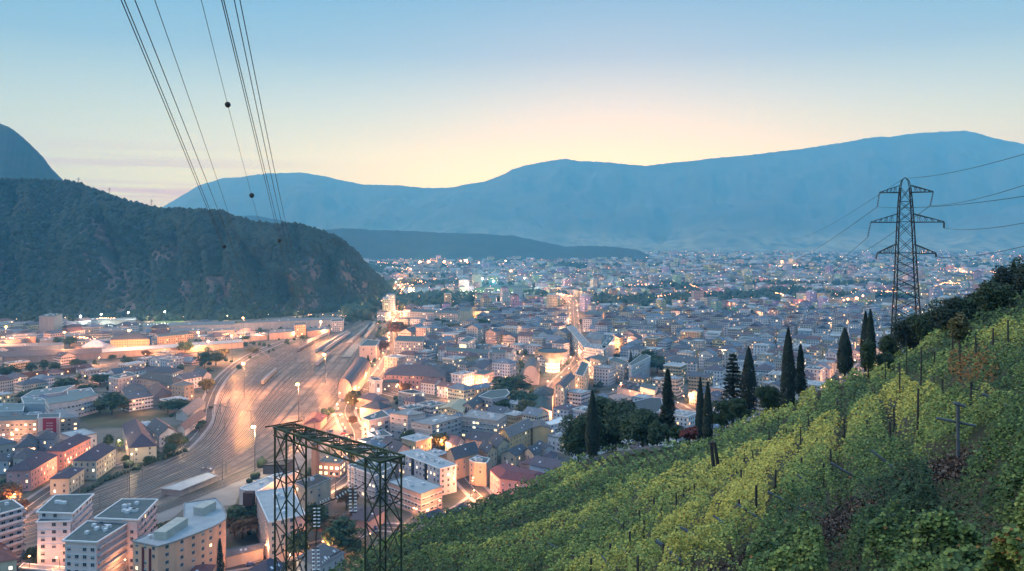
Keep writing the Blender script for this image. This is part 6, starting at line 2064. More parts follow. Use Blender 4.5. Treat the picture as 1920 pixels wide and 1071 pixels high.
def place_words(px, py):
    best = min(LAND, key=lambda l: (l[1] - px) ** 2 + ((l[2] - py) * 1.8) ** 2)
    dx, dy = px - best[1], py - best[2]
    if abs(dx) > abs(dy) * 1.3:
        rel = 'left of' if dx < 0 else 'right of'
    else:
        rel = 'behind' if dy < 0 else 'in front of'
    far_ = 'well ' if math.hypot(dx, dy * 1.5) > 45 else 'close '
    return rel + ' ' + best[0]


AUTO = []
cands = []
ang0 = math.radians(53)
for band, (y0, y1, step) in enumerate(((440, 700, 21), (700, 1000, 23.5), (1000, 1400, 26))):
    ca, sa = math.cos(ang0 + band * .12), math.sin(ang0 + band * .12)
    for i in range(-70, 110):
        for j in range(-70, 90):
            a_, b_ = i * step, j * step * .82
            if i % 4 == 3:
                continue
            x, y = a_ * ca - b_ * sa, a_ * sa + b_ * ca
            if not (y0 < y <= y1):
                continue
            x += rnd.uniform(-3, 3)
            y += rnd.uniform(-3, 3)
            px, py = proj(x, y, 0)
            if px < -30 or px > 1700:
                continue
            cands.append((y, x, px, py, band, step))
cands.sort()
NH = 0
REST = []
for (y, x, px, py, band, step) in cands:
    right = px > np.interp(py, [600, 640, 700, 760, 800, 840, 900, 1000], [720, 712, 690, 665, 665, 670, 640, 500])
    left = px < np.interp(py, [595, 620, 650, 700, 740, 800, 860], [560, 500, 400, 360, 360, 330, 200]) and py > 612
    if not (right or left):
        continue
    if px > 500:
        edge_y = float(np.interp(px, EX, EYY))
        if proj(x, y, 14)[1] > edge_y - 2:
            continue
    w_, d_ = rnd.uniform(.62, .95) * step, rnd.uniform(.5, .72) * step
    if left and rnd.random() < .2:
        continue
    if not free(x, y, max(w_, d_) * .55):
        continue
    big_ = rnd.random()
    fl = rnd.choice((3, 3, 4, 4, 5, 5)) if y > 650 else rnd.choice((3, 3, 4, 4, 5)) if y > 560 else rnd.choice((2, 3, 3, 4))
    if band == 2:
        fl = rnd.choice((3, 4, 4, 5, 5, 6))
    if left:
        fl = rnd.choice((1, 2, 2, 3))
    if NH >= 297:
        REST.append((x, y, w_, d_, fl * 3.05 + .6))
        continue
    ang = ang0 + band * .12 + rnd.choice((0, 0, 0, math.pi / 2)) + rnd.uniform(-.08, .08)
    c_, s_ = math.cos(ang), math.sin(ang)
    poly = [(x + u * c_ - v * s_, y + u * s_ + v * c_) for u, v in ((-w_ / 2, -d_ / 2), (w_ / 2, -d_ / 2), (w_ / 2, d_ / 2), (-w_ / 2, d_ / 2))]
    wn, wc = rnd.choice(WALLC)
    rn, rc_ = rnd.choice(ROOFC[:4])
    rk = rnd.choice(('hip', 'hip', 'gable', 'gable', 'flat', 'flat', 'flat'))
    k_ = rnd.uniform(.85, 1.1)
    nm_, cat_ = (('house', 'house') if fl <= 3 else ('apartment_block', 'apartment block'))
    near_ = y < 560
    o, _, _ = building(nm_, cat_, 'x', None, fl * 3.05 + .6, rk, tuple(v * k_ for v in wc), rc_, world=poly, wallmat=None if near_ else rnd.choice(WALLV), win=VW if near_ else None,
                       pitch=rnd.uniform(.4, .6), over=.5, rim=rnd.choice((RIM, CONC)), top=rnd.choice((GRAVEL, CONC, MATS['pale_roof_screed'], MATS['pale_roof_screed'])), chimneys=rnd.choice((0, 1, 2)) if y < 850 else 0, units=rnd.choice((2, 3, 4)) if rk == 'flat' and y < 950 else 0, lit=.12)
    desc = '%s-storey %s %s, %s' % (NUMW[fl], wn, 'house' if fl <= 3 else 'block', 'flat roof' if rk == 'flat' else rn + ' ' + rk + ' roof')
    pj = proj(x, y, fl * 3)
    AUTO.append((o, desc, pj[0], pj[1]))
    o['group'] = 'houses of the dense town' if right else 'buildings of the railway quarter'
    NH += 1
# labels: look first, then the nearest thing one can find, then the order from the left
bylab = {}
for (o, desc, px, py) in AUTO:
    bylab.setdefault(desc + ', ' + place_words(px, py), []).append((px, py, o))
ORD = ['leftmost', 'second', 'third', 'fourth', 'fifth', 'sixth', 'seventh', 'eighth']
for lab, lst in bylab.items():
    if len(lst) == 1:
        lst[0][2]['label'] = lab
    else:
        lst.sort(key=lambda q: q[0])
        for k, (px, py, o) in enumerate(lst):
            if len(lst) == 2:
                o['label'] = ('left ' if k == 0 else 'right ') + lab
            else:
                o['label'] = ORD[min(k, 7)] + ' ' + lab
print('houses', NH, 'rest', len(REST), 'buildings', NBUILD[0])

# the far city: one mass
fv, ff, fm, fc, fuv = [], [], [], [], []
uoff = [0]


def far_block(x, y, w_, d_, h_, ang, roof, wc, rc_):
    c_, s_ = math.cos(ang), math.sin(ang)
    P4 = [(x + u * c_ - v * s_, y + u * s_ + v * c_) for u, v in ((-w_ / 2, -d_ / 2), (w_ / 2, -d_ / 2), (w_ / 2, d_ / 2), (-w_ / 2, d_ / 2))]
    b0 = len(fv)
    u0 = uoff[0]
    for i in range(4):
        j = (i + 1) % 4
        l_ = w_ if i % 2 == 0 else d_
        b = len(fv)
        fv.extend([(*P4[i], -.5), (*P4[j], -.5), (*P4[j], h_), (*P4[i], h_)])
        ff.append((b, b + 1, b + 2, b + 3))
        fm.append(0)
        fuv.extend([(u0, 0), (u0 + l_, 0), (u0 + l_, h_), (u0, h_)])
        fc.extend([wc] * 4)
        u0 += math.ceil(l_ / 3.2) * 3.2
    uoff[0] = u0 % 3000
    b = len(fv)
    if roof == 'flat':
        fv.extend([(*q, h_ + .02) for q in P4])
        ff.append((b, b + 1, b + 2, b + 3))
        fm.append(1)
        fuv.extend([(0, 0)] * 4)
        fc.extend([rc_] * 4)
        return
    r = min(w_, d_) / 2 * .55
    if w_ < d_:
        P4 = P4[1:] + P4[:1]
    m0 = [(P4[0][k] + P4[3][k]) / 2 for k in (0, 1)]
    m1 = [(P4[1][k] + P4[2][k]) / 2 for k in (0, 1)]
    k2 = .28 if roof == 'hip' else 0
    a_ = [m0[k] + (m1[k] - m0[k]) * k2 for k in (0, 1)]
    c2 = [m1[k] + (m0[k] - m1[k]) * k2 for k in (0, 1)]
    fv.extend([(*q, h_) for q in P4] + [(*a_, h_ + r), (*c2, h_ + r)])
    fc.extend([rc_] * 6)
    for q in ((0, 1, 5, 4), (2, 3, 4, 5), (1, 2, 5), (3, 0, 4)):
        ff.append(tuple(b + i for i in q))
        fm.append(1)
        fuv.extend([(0, 0)] * len(q))


for (x, y, w_, d_, h_) in REST:
    far_block(x, y, w_, d_, h_, ang0 + .2 + rnd.uniform(-.1, .1), rnd.choice(('hip', 'gable', 'flat')), rnd.choice(WALLC)[1], rnd.choice(ROOFC)[1])
FARTREE = []
y = 1400.0
while y < 6800:
    step = 23 + (y - 1400) * .009
    yy = y
    xl = max(-1500, (np.interp(yy, [1400, 1700, 2100, 2300, 7000], [705, 735, 755, 690, 560]) - CX) / F * yy)
    xr = (2000 - CX) / F * yy
    x = xl + rnd.uniform(0, step)
    street = int(y / step) % 4 == 0
    while x < xr:
        px, py = proj(x, yy, 0)
        dens = .80 if yy < 3500 else .62
        g_ = fbm(x / 260 + 9, yy / 260, 3)
        if px < 880 and yy > 1900:
            dens *= .75
        x2, y2 = x + rnd.uniform(-6, 6), yy + rnd.uniform(-8, 8)
        bad = any(in_poly(x2, y2, q) for q in PLZ[3:])
        if not bad and yy < 2200:
            bad = any((c[0] - x2) ** 2 + (c[1] - y2) ** 2 < (rr + 12) ** 2 for (_, c, rr) in FOOT if c[1] > 1250) or (np.hypot(RS[:, 0] - x2, RS[:, 1] - y2) < 18).any()
        park = (740 < px < 880 and 552 < py < 580 and fbm(x / 120, yy / 120 + 4, 2) > .35) or g_ > .64
        if bad:
            pass
        elif park:
            for _ in range(2):
                FARTREE.append((x2 + rnd.uniform(-9, 9), y2 + rnd.uniform(-9, 9)))
        elif street and rnd.random() < .75:
            pass
        elif rnd.random() < dens:
            tall = rnd.random()
            h_ = rnd.choice((7, 9, 11, 13, 15, 16)) if tall < .93 else rnd.uniform(20, 36)
            if g_ < .38 and yy > 2400:
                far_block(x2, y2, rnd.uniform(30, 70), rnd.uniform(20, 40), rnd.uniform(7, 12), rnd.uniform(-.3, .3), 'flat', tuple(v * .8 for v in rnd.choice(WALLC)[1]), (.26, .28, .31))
                x += 30
            else:
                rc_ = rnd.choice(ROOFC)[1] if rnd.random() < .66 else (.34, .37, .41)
                far_block(x2, y2, rnd.uniform(.5, 1.0) * step, rnd.uniform(.38, .6) * step, h_, rnd.choice((0, 1.571)) + .25 + .3 * math.sin(x / 700) + rnd.uniform(-.1, .1), rnd.choice(('hip', 'gable', 'flat', 'flat')), tuple(v * rnd.choice((.7, .85, 1, 1)) for v in rnd.choice(WALLC)[1]), rc_)
        elif rnd.random() < .5:
            FARTREE.append((x2, y2))
        x += step * rnd.uniform(.85, 1.25)
    y += step * .9
me = bpy.data.meshes.new('far_city')
me.from_pydata(fv, [], ff)
me.materials.append(WALLF)
me.materials.append(ROOFF)
me.polygons.foreach_set('material_index', fm)
ul = me.uv_layers.new(name='UVMap')
ul.data.foreach_set('uv', [c for q in fuv for c in q])
ca = me.color_attributes.new('Col', 'FLOAT_COLOR', 'POINT')
ca.data.foreach_set('color', [c for q in fc for c in (*q, 1)])
me.update()
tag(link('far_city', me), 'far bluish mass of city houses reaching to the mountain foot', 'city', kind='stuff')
print('far faces', len(ff))
it = []
for (x, y) in FARTREE:
    s = rnd.uniform(4, 8) * (1 if y < 3500 else 1.5)
    it.append((x, y, s * .8, s, s * rnd.uniform(.8, 1.2)))
for (px0, px1, py0, py1, n_) in ((745, 880, 556, 582, 130), (880, 1010, 553, 566, 90), (700, 760, 548, 575, 45), (1010, 1070, 556, 566, 30), (640, 700, 575, 600, 50)):
    for _ in range(n_):
        p_ = G(rnd.uniform(px0, px1), rnd.uniform(py0, py1))
        s = rnd.uniform(6, 11)
        if not any((c[0] - p_.x) ** 2 + (c[1] - p_.y) ** 2 < (rr + 4) ** 2 for (_, c, rr) in FOOT):
            it.append((p_.x, p_.y, s * .7, s, s * 1.05))
tag(blobs('park_trees', it, foliage('far_tree_crowns', (.02, .04, .026), (.04, .06, .034), (.03, .05, .03), .08)), 'dark rounded masses of trees between the far houses', 'trees', kind='stuff')
# nearer green between the houses
it = []
for _ in range(4200):
    x, y = rnd.uniform(-480, 480), rnd.uniform(450, 1400)
    px, py = proj(x, y, 0)
    if px < -20 or px > 1650 or in_poly(x, y, YPOLY):
        continue
    if px > 500 and proj(x, y, 6)[1] > np.interp(px, EX, EYY):
        continue
    if not free(x, y, 3.0, .9):
        continue
    s = rnd.uniform(1.6, 3.6)
    it.append((x, y, s * .6, s, s * rnd.uniform(.8, 1.3)))
    if len(it) > 1100:
        break
tag(blobs('garden_bushes', it, MATS['far_tree_crowns']), 'small dark garden bushes between houses and along walls', 'bushes', kind='stuff')

# ---------------------------------------------------------------- lamps
SOD = (1.0, .40, .16)
WARM = (1.0, .66, .36)
COOL = (.92, 1.0, .82)


def lamp_mesh_pole(h, arm_):
    m = MB()
    m.tube([(0, 0, 0), (0, 0, h * .8), (arm_ * .2, 0, h * .96), (arm_, 0, h)], [.16, .12, .10, .08], 6)
    m.lathe((0, 0, 0), [(.3, 0), (.25, .6), (.16, .8)], 8)
    return m.mesh('pole', DARKM)


def lamp_mesh_head(mat, s=1.0):
    m = MB()
    m.lathe((0, 0, -.25 * s), [(.1, -.22 * s), (.34 * s, -.1 * s), (.42 * s, .1 * s), (.30 * s, .26 * s), (.1, .32 * s)], 8)
    return m.mesh('lamp_head', mat)


LP = lamp_mesh_pole(9, 1.2)
LHEAD = {'sod': lamp_mesh_head(LAMPO, 1.1), 'warm': lamp_mesh_head(LAMPW, 1.1), 'cool': lamp_mesh_head(LAMPC, 1.2)}
HM = lamp_mesh_pole(24, .8)
HH = {'sod': lamp_mesh_head(glow('big_sodium_lamp', (1, .42, .10), 16), 3.0), 'warm': lamp_mesh_head(glow('big_warm_lamp', (1, .75, .4), 25), 2.4), 'cool': lamp_mesh_head(glow('big_cool_lamp', (.95, 1, .88), 40), 3.2)}
LDATA = {}


def light_data(power, col, r):
    key = (round(power), col, r)
    if key not in LDATA:
        l = bpy.data.lights.new('lamp_light', 'POINT')
        l.energy, l.color, l.shadow_soft_size = power, col, r
        LDATA[key] = l
    return LDATA[key]


COLS = {'sod': SOD, 'warm': WARM, 'cool': COOL}


def lamp(p, kind, power, lab, group, high=False, ang=None, name='street_lamp', scale=1.0, zlight=None):
    root_ = empty(name, p, rnd.uniform(0, 6.28) if ang is None else ang)
    root_.scale = (scale, scale, scale)
    tag(root_, lab, 'lamp mast' if high else 'street lamp', group)
    hh = 24 if high else 9
    link('pole', HM if high else LP, root_)
    link('lamp_head', (HH if high else LHEAD)[kind], root_, (.8 if high else 1.2, 0, hh))
    if power:
        l = link('light', light_data(power, COLS[kind], 1.0 if high else .5), root_, (.8 if high else 1.2, 0, hh - (3.6 if high else 1.3)))
    return root_


PW = 4600
SPEC = {  # road: (spacing m, power factor, kind, words)
    'station_street': (18, 6.5, 'sod', 'the light streaked station street'), 'lower_street': (24, 5.0, 'sod', 'the street below the station'), 'hillfoot_street': (20, 5.0, 'sod', 'the street at the vineyard foot'),
    'bottom_street': (32, 1.7, 'sod', 'the bottom street behind the portal'), 'villa_street': (20, 4.0, 'sod', 'the street between the villas'), 'motorway': (36, 6.5, 'sod', 'the motorway'), 'slip_road': (40, 2.6, 'sod', 'the slip road'),
    'hill_road': (60, 4.0, 'warm', 'the road under the wooded hill'), 'arcade_street': (50, 5.0, 'sod', 'the vertical lit street'), 'canyon_street': (20, 5.0, 'sod', 'the glowing street canyon'), 'plaza_street': (30, 1.8, 'sod', 'the plaza road'),
    'ramp_street': (30, 3.6, 'sod', 'the road below the tallest cypress'), 'mid_street': (26, 3.6, 'sod', 'the lower town cross street'), 'park_street': (38, 2.0, 'sod', 'the upper town cross street')}
for nm, (gap_, pf, kd, words_) in SPEC.items():
    path, w = ROADPATH[nm]
    acc = gap_ * .5
    side = 1
    for p_, q_ in zip(path, path[1:]):
        acc += (q_ - p_).length
        if acc >= gap_:
            acc = 0
            d_ = (q_ - p_).normalized()
            n_ = Vector((d_.y, -d_.x, 0)) * side
            pos = Vector((p_.x, p_.y, 0)) + n_ * (w / 2 + .6)
            lamp(pos, kd, PW * pf, 'glowing street lamp on a thin pole along ' + words_, 'lamps along ' + words_, ang=math.atan2(-n_.y, -n_.x))
            side = -side
# tall yard masts
for (x, y, pw, kd, lab) in ((458, 741, 700e3, 'sod', 'nearest tall yard mast with brilliant orange lamp, on the left of the rail fan'), (373, 668, 900e3, 'sod', 'tall mast with brilliant orange lamp above the motorway bend'), (435, 676, 700e3, 'sod', 'tall mast with orange lamp, between the two brightest left ones'), (600, 643, 1100e3, 'sod', 'tall mast with brilliant orange lamp at the far head of the rail fan'),
                            (457, 634, 700e3, 'sod', 'tall mast with orange lamp beside the depots under the hill'), (478, 890, 200e3, 'warm', 'tall mast with yellowish lamp left of the portal top'), (240, 664, 420e3, 'sod', 'tall mast with orange lamp in front of the barracks'), (120, 668, 480e3, 'sod', 'tall mast with orange lamp in the old industrial quarter'),
                            (10, 655, 700e3, 'sod', 'tall mast with orange lamp at the left frame edge'), (610, 720, 420e3, 'sod', 'tall mast rising from the platforms of the rail fan'), (560, 790, 420e3, 'sod', 'tall mast in the near part of the rail fan')):
    lamp(G(x, y), kd, pw * (.34 if x > 300 else .45), lab, 'tall lamp masts of the rail yard', True, name='lamp_mast', scale=1.2)
for (x, y, pw, lab) in ((925, 557, 3.2e6, 'tall white stadium floodlight mast with dazzling lamp'), (985, 549, 1.0e6, 'smaller white stadium floodlight right of the dazzling one'), (905, 551, 1.0e6, 'smaller white stadium floodlight left of the dazzling one')):
    lamp(G(x, y), 'cool', pw * .3, lab, 'stadium floodlights', True, name='floodlight_mast', scale=1.6)
for (x, y) in ((310, 606), (240, 608), (190, 612), (152, 616)):
    lamp(G(x, y), 'cool', 40e3, 'pale greenish lamp mast along the hill foot sheds', 'pale lamps along the hill foot', True, name='lamp_mast', scale=.8)
# single lamps named for where they stand
ONE = [(182, 868, 30e3, 'sod', 'golden lamp left of the two roadside trees by the big purple roof'), (222, 850, 30e3, 'warm', 'golden lamp right of the two roadside trees by the big purple roof'), (338, 842, 18e3, 'warm', 'lamp at the yard edge near the olive tree'), (250, 878, 12e3, 'warm', 'small lamp below the big purple roofed house'), (72, 718, 26e3, 'sod', 'tall pale lamp on the motorway left'),
       (162, 722, 22e3, 'sod', 'orange lamp where the motorway wall ends'), (143, 731, 20e3, 'sod', 'low orange lamp below the motorway wall end'), (610, 1052, 70e3, 'sod', 'blazing orange lamp between the portal legs'), (495, 1062, 24e3, 'sod', 'orange lamp at the foot of the white roofed slab'), (546, 1078, 18e3, 'warm', 'round lamp inside the left portal leg'),
       (820, 972, 45e3, 'sod', 'orange lamp glaring on the side of the brown office'), (775, 985, 22e3, 'sod', 'orange lamp at the foot of the brown office'), (890, 925, 26e3, 'sod', 'lamp before the orange lit flat block'), (1006, 838, 40e3, 'warm', 'brilliant yellow lamp in the ochre courtyard'), (985, 838, 30e3, 'warm', 'second yellow lamp in the ochre courtyard'),
       (632, 890, 60e3, 'sod', 'orange lamp over the lit deck under the portal truss'), (610, 884, 50e3, 'sod', 'second orange lamp over the lit deck under the portal truss'), (690, 1040, 24e3, 'sod', 'orange lamp beside the right portal leg'), (85, 1068, 9e3, 'warm', 'white globe lamp before the white point block, left one'), (117, 1067, 9e3, 'warm', 'white globe lamp before the white point block, right one'),
       (236, 1052, 34e3, 'warm', 'yellow lamp between the white point block and the salmon slab'), (218, 745, 30e3, 'sod', 'lamp beside the pale pink block'), (292, 752, 30e3, 'sod', 'lamp lighting the low red brown house'), (345, 738, 30e3, 'sod', 'lamp lighting the ruined looking block'), (270, 775, 26e3, 'sod', 'lamp on the bright path across the meadow'),
       (60, 868, 26e3, 'sod', 'lamp between the two pink houses'), (40, 820, 60e3, 'warm', 'yellow lamps lighting the office forecourt left of the banner'), (20, 835, 60e3, 'sod', 'orange lamp lighting the office forecourt far left'), (128, 815, 40e3, 'sod', 'orange lamp right of the banner wall'), (800, 726, 60e3, 'sod', 'orange lamp before the long pink palace, right'), (760, 728, 60e3, 'sod', 'orange lamp before the long pink palace, middle'), (735, 726, 60e3, 'sod', 'orange lamp before the long pink palace, left'),
       (893, 735, 70e3, 'sod', 'orange lamp at the blank side of the orange lit cube'), (1022, 770, 60e3, 'sod', 'lamp low in the glowing street canyon'), (1110, 706, 80e3, 'sod', 'lamp before the orange lit courtyard block'), (1130, 702, 60e3, 'sod', 'second lamp before the orange lit courtyard block'), (1036, 702, 26e3, 'warm', 'lamp at the lit foot of the flared round tower'), (1060, 650, 120e3, 'sod', 'lamp beside the slanting balcony building, lower one'), (1056, 632, 120e3, 'sod', 'lamp beside the slanting balcony building, upper one'),
       (1000, 640, 120e3, 'sod', 'lamp lighting the fronts left of the flared tower'), (960, 640, 120e3, 'sod', 'lamp lighting the long fronts behind the grey pink tower'), (1110, 604, 260e3, 'sod', 'lamp flooding the flared hall front, right'), (1100, 606, 160e3, 'sod', 'lamp flooding the flared hall front, left'), (1160, 655, 160e3, 'sod', 'lamp at the twin lit gap behind the white courtyard block'), (1172, 657, 160e3, 'sod', 'second lamp at the twin lit gap behind the white courtyard block'),
       (850, 778, 40e3, 'warm', 'lamp inside the yellow glazed gallery, right'), (835, 780, 40e3, 'warm', 'lamp inside the yellow glazed gallery, left'), (900, 776, 50e3, 'sod', 'lamp on the salmon lit old fronts'), (1180, 752, 40e3, 'sod', 'lamp on the orange lit plaza'), (1205, 756, 40e3, 'sod', 'second lamp on the orange lit plaza'), (1290, 760, 45e3, 'sod', 'lamp right of the ragged spruce'), (1270, 775, 35e3, 'sod', 'lamp low behind the ragged spruce'),
       (1590, 566, 900e3, 'sod', 'floodlight under the castle like building, left'), (1615, 566, 900e3, 'sod', 'floodlight under the castle like building, right'), (700, 655, 60e3, 'sod', 'lamp at the back of the station block'), (880, 600, 220e3, 'warm', 'yellow lamp on the blank fronted hall'), (112, 1085, 9e3, 'sod', 'lamp on the lane before the white point block'), (240, 1090, 9e3, 'sod', 'lamp at the near corner of the salmon slab'), (380, 1060, 30e3, 'sod', 'lamp along the long front of the salmon slab'), (55, 1085, 9e3, 'sod', 'lamp below the tall lavender block'), (640, 800, 40e3, 'sod', 'lamp on the station forecourt, lower'), (655, 775, 40e3, 'sod', 'lamp on the station forecourt, upper')]
for (x, y, pw, kd, lab) in ONE:
    lamp(G(x, y), kd, pw * .32, lab, 'single lamps of the town')

# street light of the remaining town: lamps in the gaps between houses
n_ = 0
tries = 0
while n_ < 75 and tries < 6000:
    tries += 1
    y_ = 470 + 1300 * rnd.random() ** .8
    px_ = rnd.uniform(690, 1640)
    x_ = (px_ - CX) / F * y_
    py_ = proj(x_, y_, 0)[1]
    if py_ > np.interp(px_, EX, EYY) - 6:
        continue
    if not free(x_, y_, 4):
        continue
    if fbm(x_ / 90 + 7, y_ / 90, 2) < .42:
        continue
    lamp(Vector((x_, y_, 0)), 'sod' if rnd.random() < .8 else 'warm', PW * rnd.uniform(.6, 1.8) * (1 + (y_ - 470) / 900), 'small street lamp glowing in a gap between the town houses', 'lamps between the town houses')
    n_ += 1

# the city lights far out: too many to count
far_l = {'sod': [], 'warm': [], 'cool': []}


def fl(px, py, s, kd='sod', h=None):
    h = h or (12 if py > 560 else 20)
    p_ = G(px, py, h)
    far_l[kd].append((p_.x, p_.y, p_.z, s * p_.y / F))


for _ in range(620):
    py_ = 470 + 150 * rnd.random() ** 1.6
    px_ = rnd.uniform(np.interp(py_, [470, 500, 540, 560, 620], [690, 700, 745, 735, 720]), 1915)
    if px_ > 1500 and py_ > np.interp(px_, EX, EYY) - 60:
        continue
    fl(px_, py_, rnd.uniform(.22, .62) * (1 if py_ > 500 else .9), rnd.choice(('sod', 'sod', 'warm', 'warm', 'cool')))
LINES = [([(705, 492), (770, 493)], 22, .5, 'sod'), ([(735, 500), (800, 512)], 14, .5, 'warm'), ([(742, 535), (800, 527), (755, 540), (752, 550)], 34, .8, 'sod'), ([(712, 565), (735, 555)], 10, .8, 'sod'), ([(725, 582), (752, 585), (750, 600)], 18, .9, 'sod'), ([(705, 592), (748, 596), (735, 608)], 22, .8, 'warm'), ([(1040, 551), (1072, 555)], 20, 1.0, 'sod'),
         ([(1188, 596), (1200, 588), (1212, 590)], 14, .8, 'sod'), ([(1292, 533), (1310, 540), (1332, 551)], 20, .6, 'sod'), ([(1400, 613), (1420, 608), (1436, 603), (1425, 597)], 22, .9, 'sod'), ([(1180, 535), (1240, 532)], 16, .6, 'sod'), ([(1230, 556), (1262, 552)], 10, .8, 'sod'), ([(1448, 499), (1502, 497)], 26, .6, 'warm'), ([(1250, 478), (1420, 480)], 30, .35, 'warm'), ([(1322, 500), (1345, 496)], 12, .5, 'sod'),
         ([(1762, 506), (1838, 512)], 30, .7, 'sod'), ([(1848, 507), (1885, 516)], 22, .7, 'sod'), ([(1745, 540), (1770, 530), (1800, 532)], 26, .8, 'sod'), ([(1640, 545), (1700, 548)], 18, .7, 'sod'), ([(1455, 549), (1470, 553)], 10, .9, 'sod'), ([(1565, 612), (1580, 612)], 6, 1.0, 'sod'), ([(860, 545), (1000, 549)], 22, .6, 'cool'), ([(1450, 522), (1560, 530)], 18, .5, 'warm'), ([(905, 525), (1010, 510)], 16, .5, 'warm'),
         ([(10, 634), (60, 633)], 8, .9, 'sod'), ([(140, 632), (185, 636)], 22, 1.0, 'sod'), ([(180, 612), (330, 606)], 16, .6, 'cool'), ([(180, 597), (215, 596)], 12, .8, 'sod'), ([(560, 590), (650, 592)], 8, .7, 'sod')]
for pts_, n_, s_, kd in LINES:
    for _ in range(n_):
        k_ = rnd.random() * (len(pts_) - 1)
        i = int(k_)
        f_ = k_ - i
        fl(pts_[i][0] * (1 - f_) + pts_[i + 1][0] * f_ + rnd.gauss(0, 1.2), pts_[i][1] * (1 - f_) + pts_[i + 1][1] * f_ + rnd.gauss(0, .7), s_ * rnd.uniform(.5, 1.2), kd)
for (x, y, s_, kd) in ((787, 492, 2.4, 'sod'), (804, 491, 2.4, 'sod'), (833, 491, 2.2, 'sod'), (864, 489, 1.2, 'sod'), (845, 493, 1.2, 'sod'), (876, 492, 1.4, 'sod'), (898, 493, 1.5, 'sod'), (948, 489, 1.3, 'warm'), (1146, 464, .9, 'warm'), (1606, 559, 2.2, 'sod'), (1590, 561, 1.8, 'sod'), (1618, 555, 1.6, 'sod'), (1582, 563, 1.4, 'sod'), (958, 508, 1.6, 'sod'), (770, 505, 1.2, 'warm')):
    fl(x, y, s_ * 1.35, kd, 34)
for kd, lst in far_l.items():
    tag(blobs('distant_lights', [(x, y, z, s, s * .8) for x, y, z, s in lst], glow('distant_lamp_' + kd, COLS[kd], 9 if kd != 'cool' else 6)), {'sod': 'countless tiny orange lamps scattered over the far city', 'warm': 'countless tiny pale yellow lamps scattered over the far city', 'cool': 'sparse tiny greenish white lamps in the far city'}[kd], 'city lights', kind='stuff')
# light they throw on streets and fronts
for i in range(90):
    py_ = 500 + 90 * rnd.random() ** 1.3
    px_ = rnd.uniform(760, 1700)
    p_ = G(px_, py_)
    o = link('street_glow', light_data(PW * .2 * (8 + 14 * (600 - py_) / 100), SOD, 2.0), None, (p_.x, p_.y, 13))
for (x, y, pw) in ((752, 545, 5e5), (770, 532, 5e5), (745, 590, 4e5), (1055, 554, 9e5), (1075, 570, 6e5), (1076, 590, 5e5), (787, 494, 5e6), (804, 493, 5e6), (833, 493, 5e6), (875, 494, 3e6), (1475, 500, 4e6), (1800, 512, 3e6), (1865, 514, 2e6), (1770, 536, 1.6e6), (1320, 546, 6e5), (1425, 606, 3e5), (165, 634, 3e5), (200, 598, 3e5), (40, 640, 2e5)):
    p_ = G(x, y)
    link('street_glow', light_data(pw * .14, SOD, 3.0), None, (p_.x, p_.y, 18))

# ---------------------------------------------------------------- trains, masts, small things
def train(track, f0, ncar, lenc, col, label, name='freight_train', roofc=None, gap_=1.2, hh=3.2):
    path = TRACKS[track]
    i = int(len(path) * f0)
    p_ = path[i].copy()
    root_ = empty(name, (p_.x, p_.y, 0))
    tag(root_, label, 'train')
    j = i
    acc = p_.copy()
    for c in range(ncar):
        # walk along the track by lenc
        a_ = acc.copy()
        need = lenc
        while need > 0 and j < len(path) - 1:
            d_ = (path[j + 1] - acc)
            if d_.length > need:
                acc = acc + d_.normalized() * need
                need = 0
            else:
                need -= d_.length
                acc = path[j + 1].copy()
                j += 1
        b_ = acc.copy()
        mid = (a_ + b_) / 2 - root_.location
        e_ = b_ - a_
        m = MB()
        R_ = Matrix.Rotation(math.atan2(e_.y, e_.x), 3, 'Z')
        m.box((0, 0, 1.0 + hh / 2), (e_.length - gap_, 2.9, hh), 0)
        m.box((0, 0, 1.1 + hh), (e_.length - gap_ - .4, 2.2, .4), 1)
        m.box((0, 0, .7), (e_.length - gap_, 2.3, .6), 2)
        for s in (-.35, .35):
            m.box((s * e_.length, 0, .35), (2.6, 2.0, .7), 2)
        if name != 'freight_train':
            for k in range(7):
                x_ = (k - 3) * e_.length * .115
                for sy in (-1.46, 1.46):
                    m.box((x_, sy, 1.0 + hh * .62), (1.6, .06, .9), 3)
        o = m.build('carriage' if name != 'freight_train' else 'wagon', [tinted('wagon_paint', .5), M('wagon_roof', roofc or (.3, .3, .31), scale=.3), DARKM, GLASS], root_, mid)
        o.rotation_euler = (0, 0, math.atan2(e_.y, e_.x))
        o.color = (*[v * rnd.uniform(.9, 1.1) for v in (col if not isinstance(col, list) else rnd.choice(col))], 1)


train(4, .20, 5, 19, (.48, .46, .45), 'short pale freight train near the yard lamp, on the left of the rail fan')
train(11, .17, 13, 15, (.45, .43, .44), 'long pale freight train in the middle of the rail fan, left one of two')
train(13, .19, 12, 15, (.42, .40, .42), 'long pale freight train in the middle of the rail fan, right one of two')
train(6, .30, 4, 17, (.22, .16, .14), 'short dark brown freight train in the left part of the rail fan')
train(15, .40, 5, 16, (.36, .35, .36), 'short grey freight train in the near right part of the rail fan')
train(8, .52, 4, 18, (.30, .27, .26), 'short dull freight train low in the rail fan, nearest one')
train(21, .07, 6, 25, (.30, .38, .36), 'greenish passenger train standing along the right hand platform', 'passenger_train', (.34, .36, .33), .7, 3.4)
train(18, .10, 5, 25, (.16, .13, .14), 'dark passenger train standing left of the right hand platform', 'passenger_train', (.11, .09, .095), .7, 3.4)
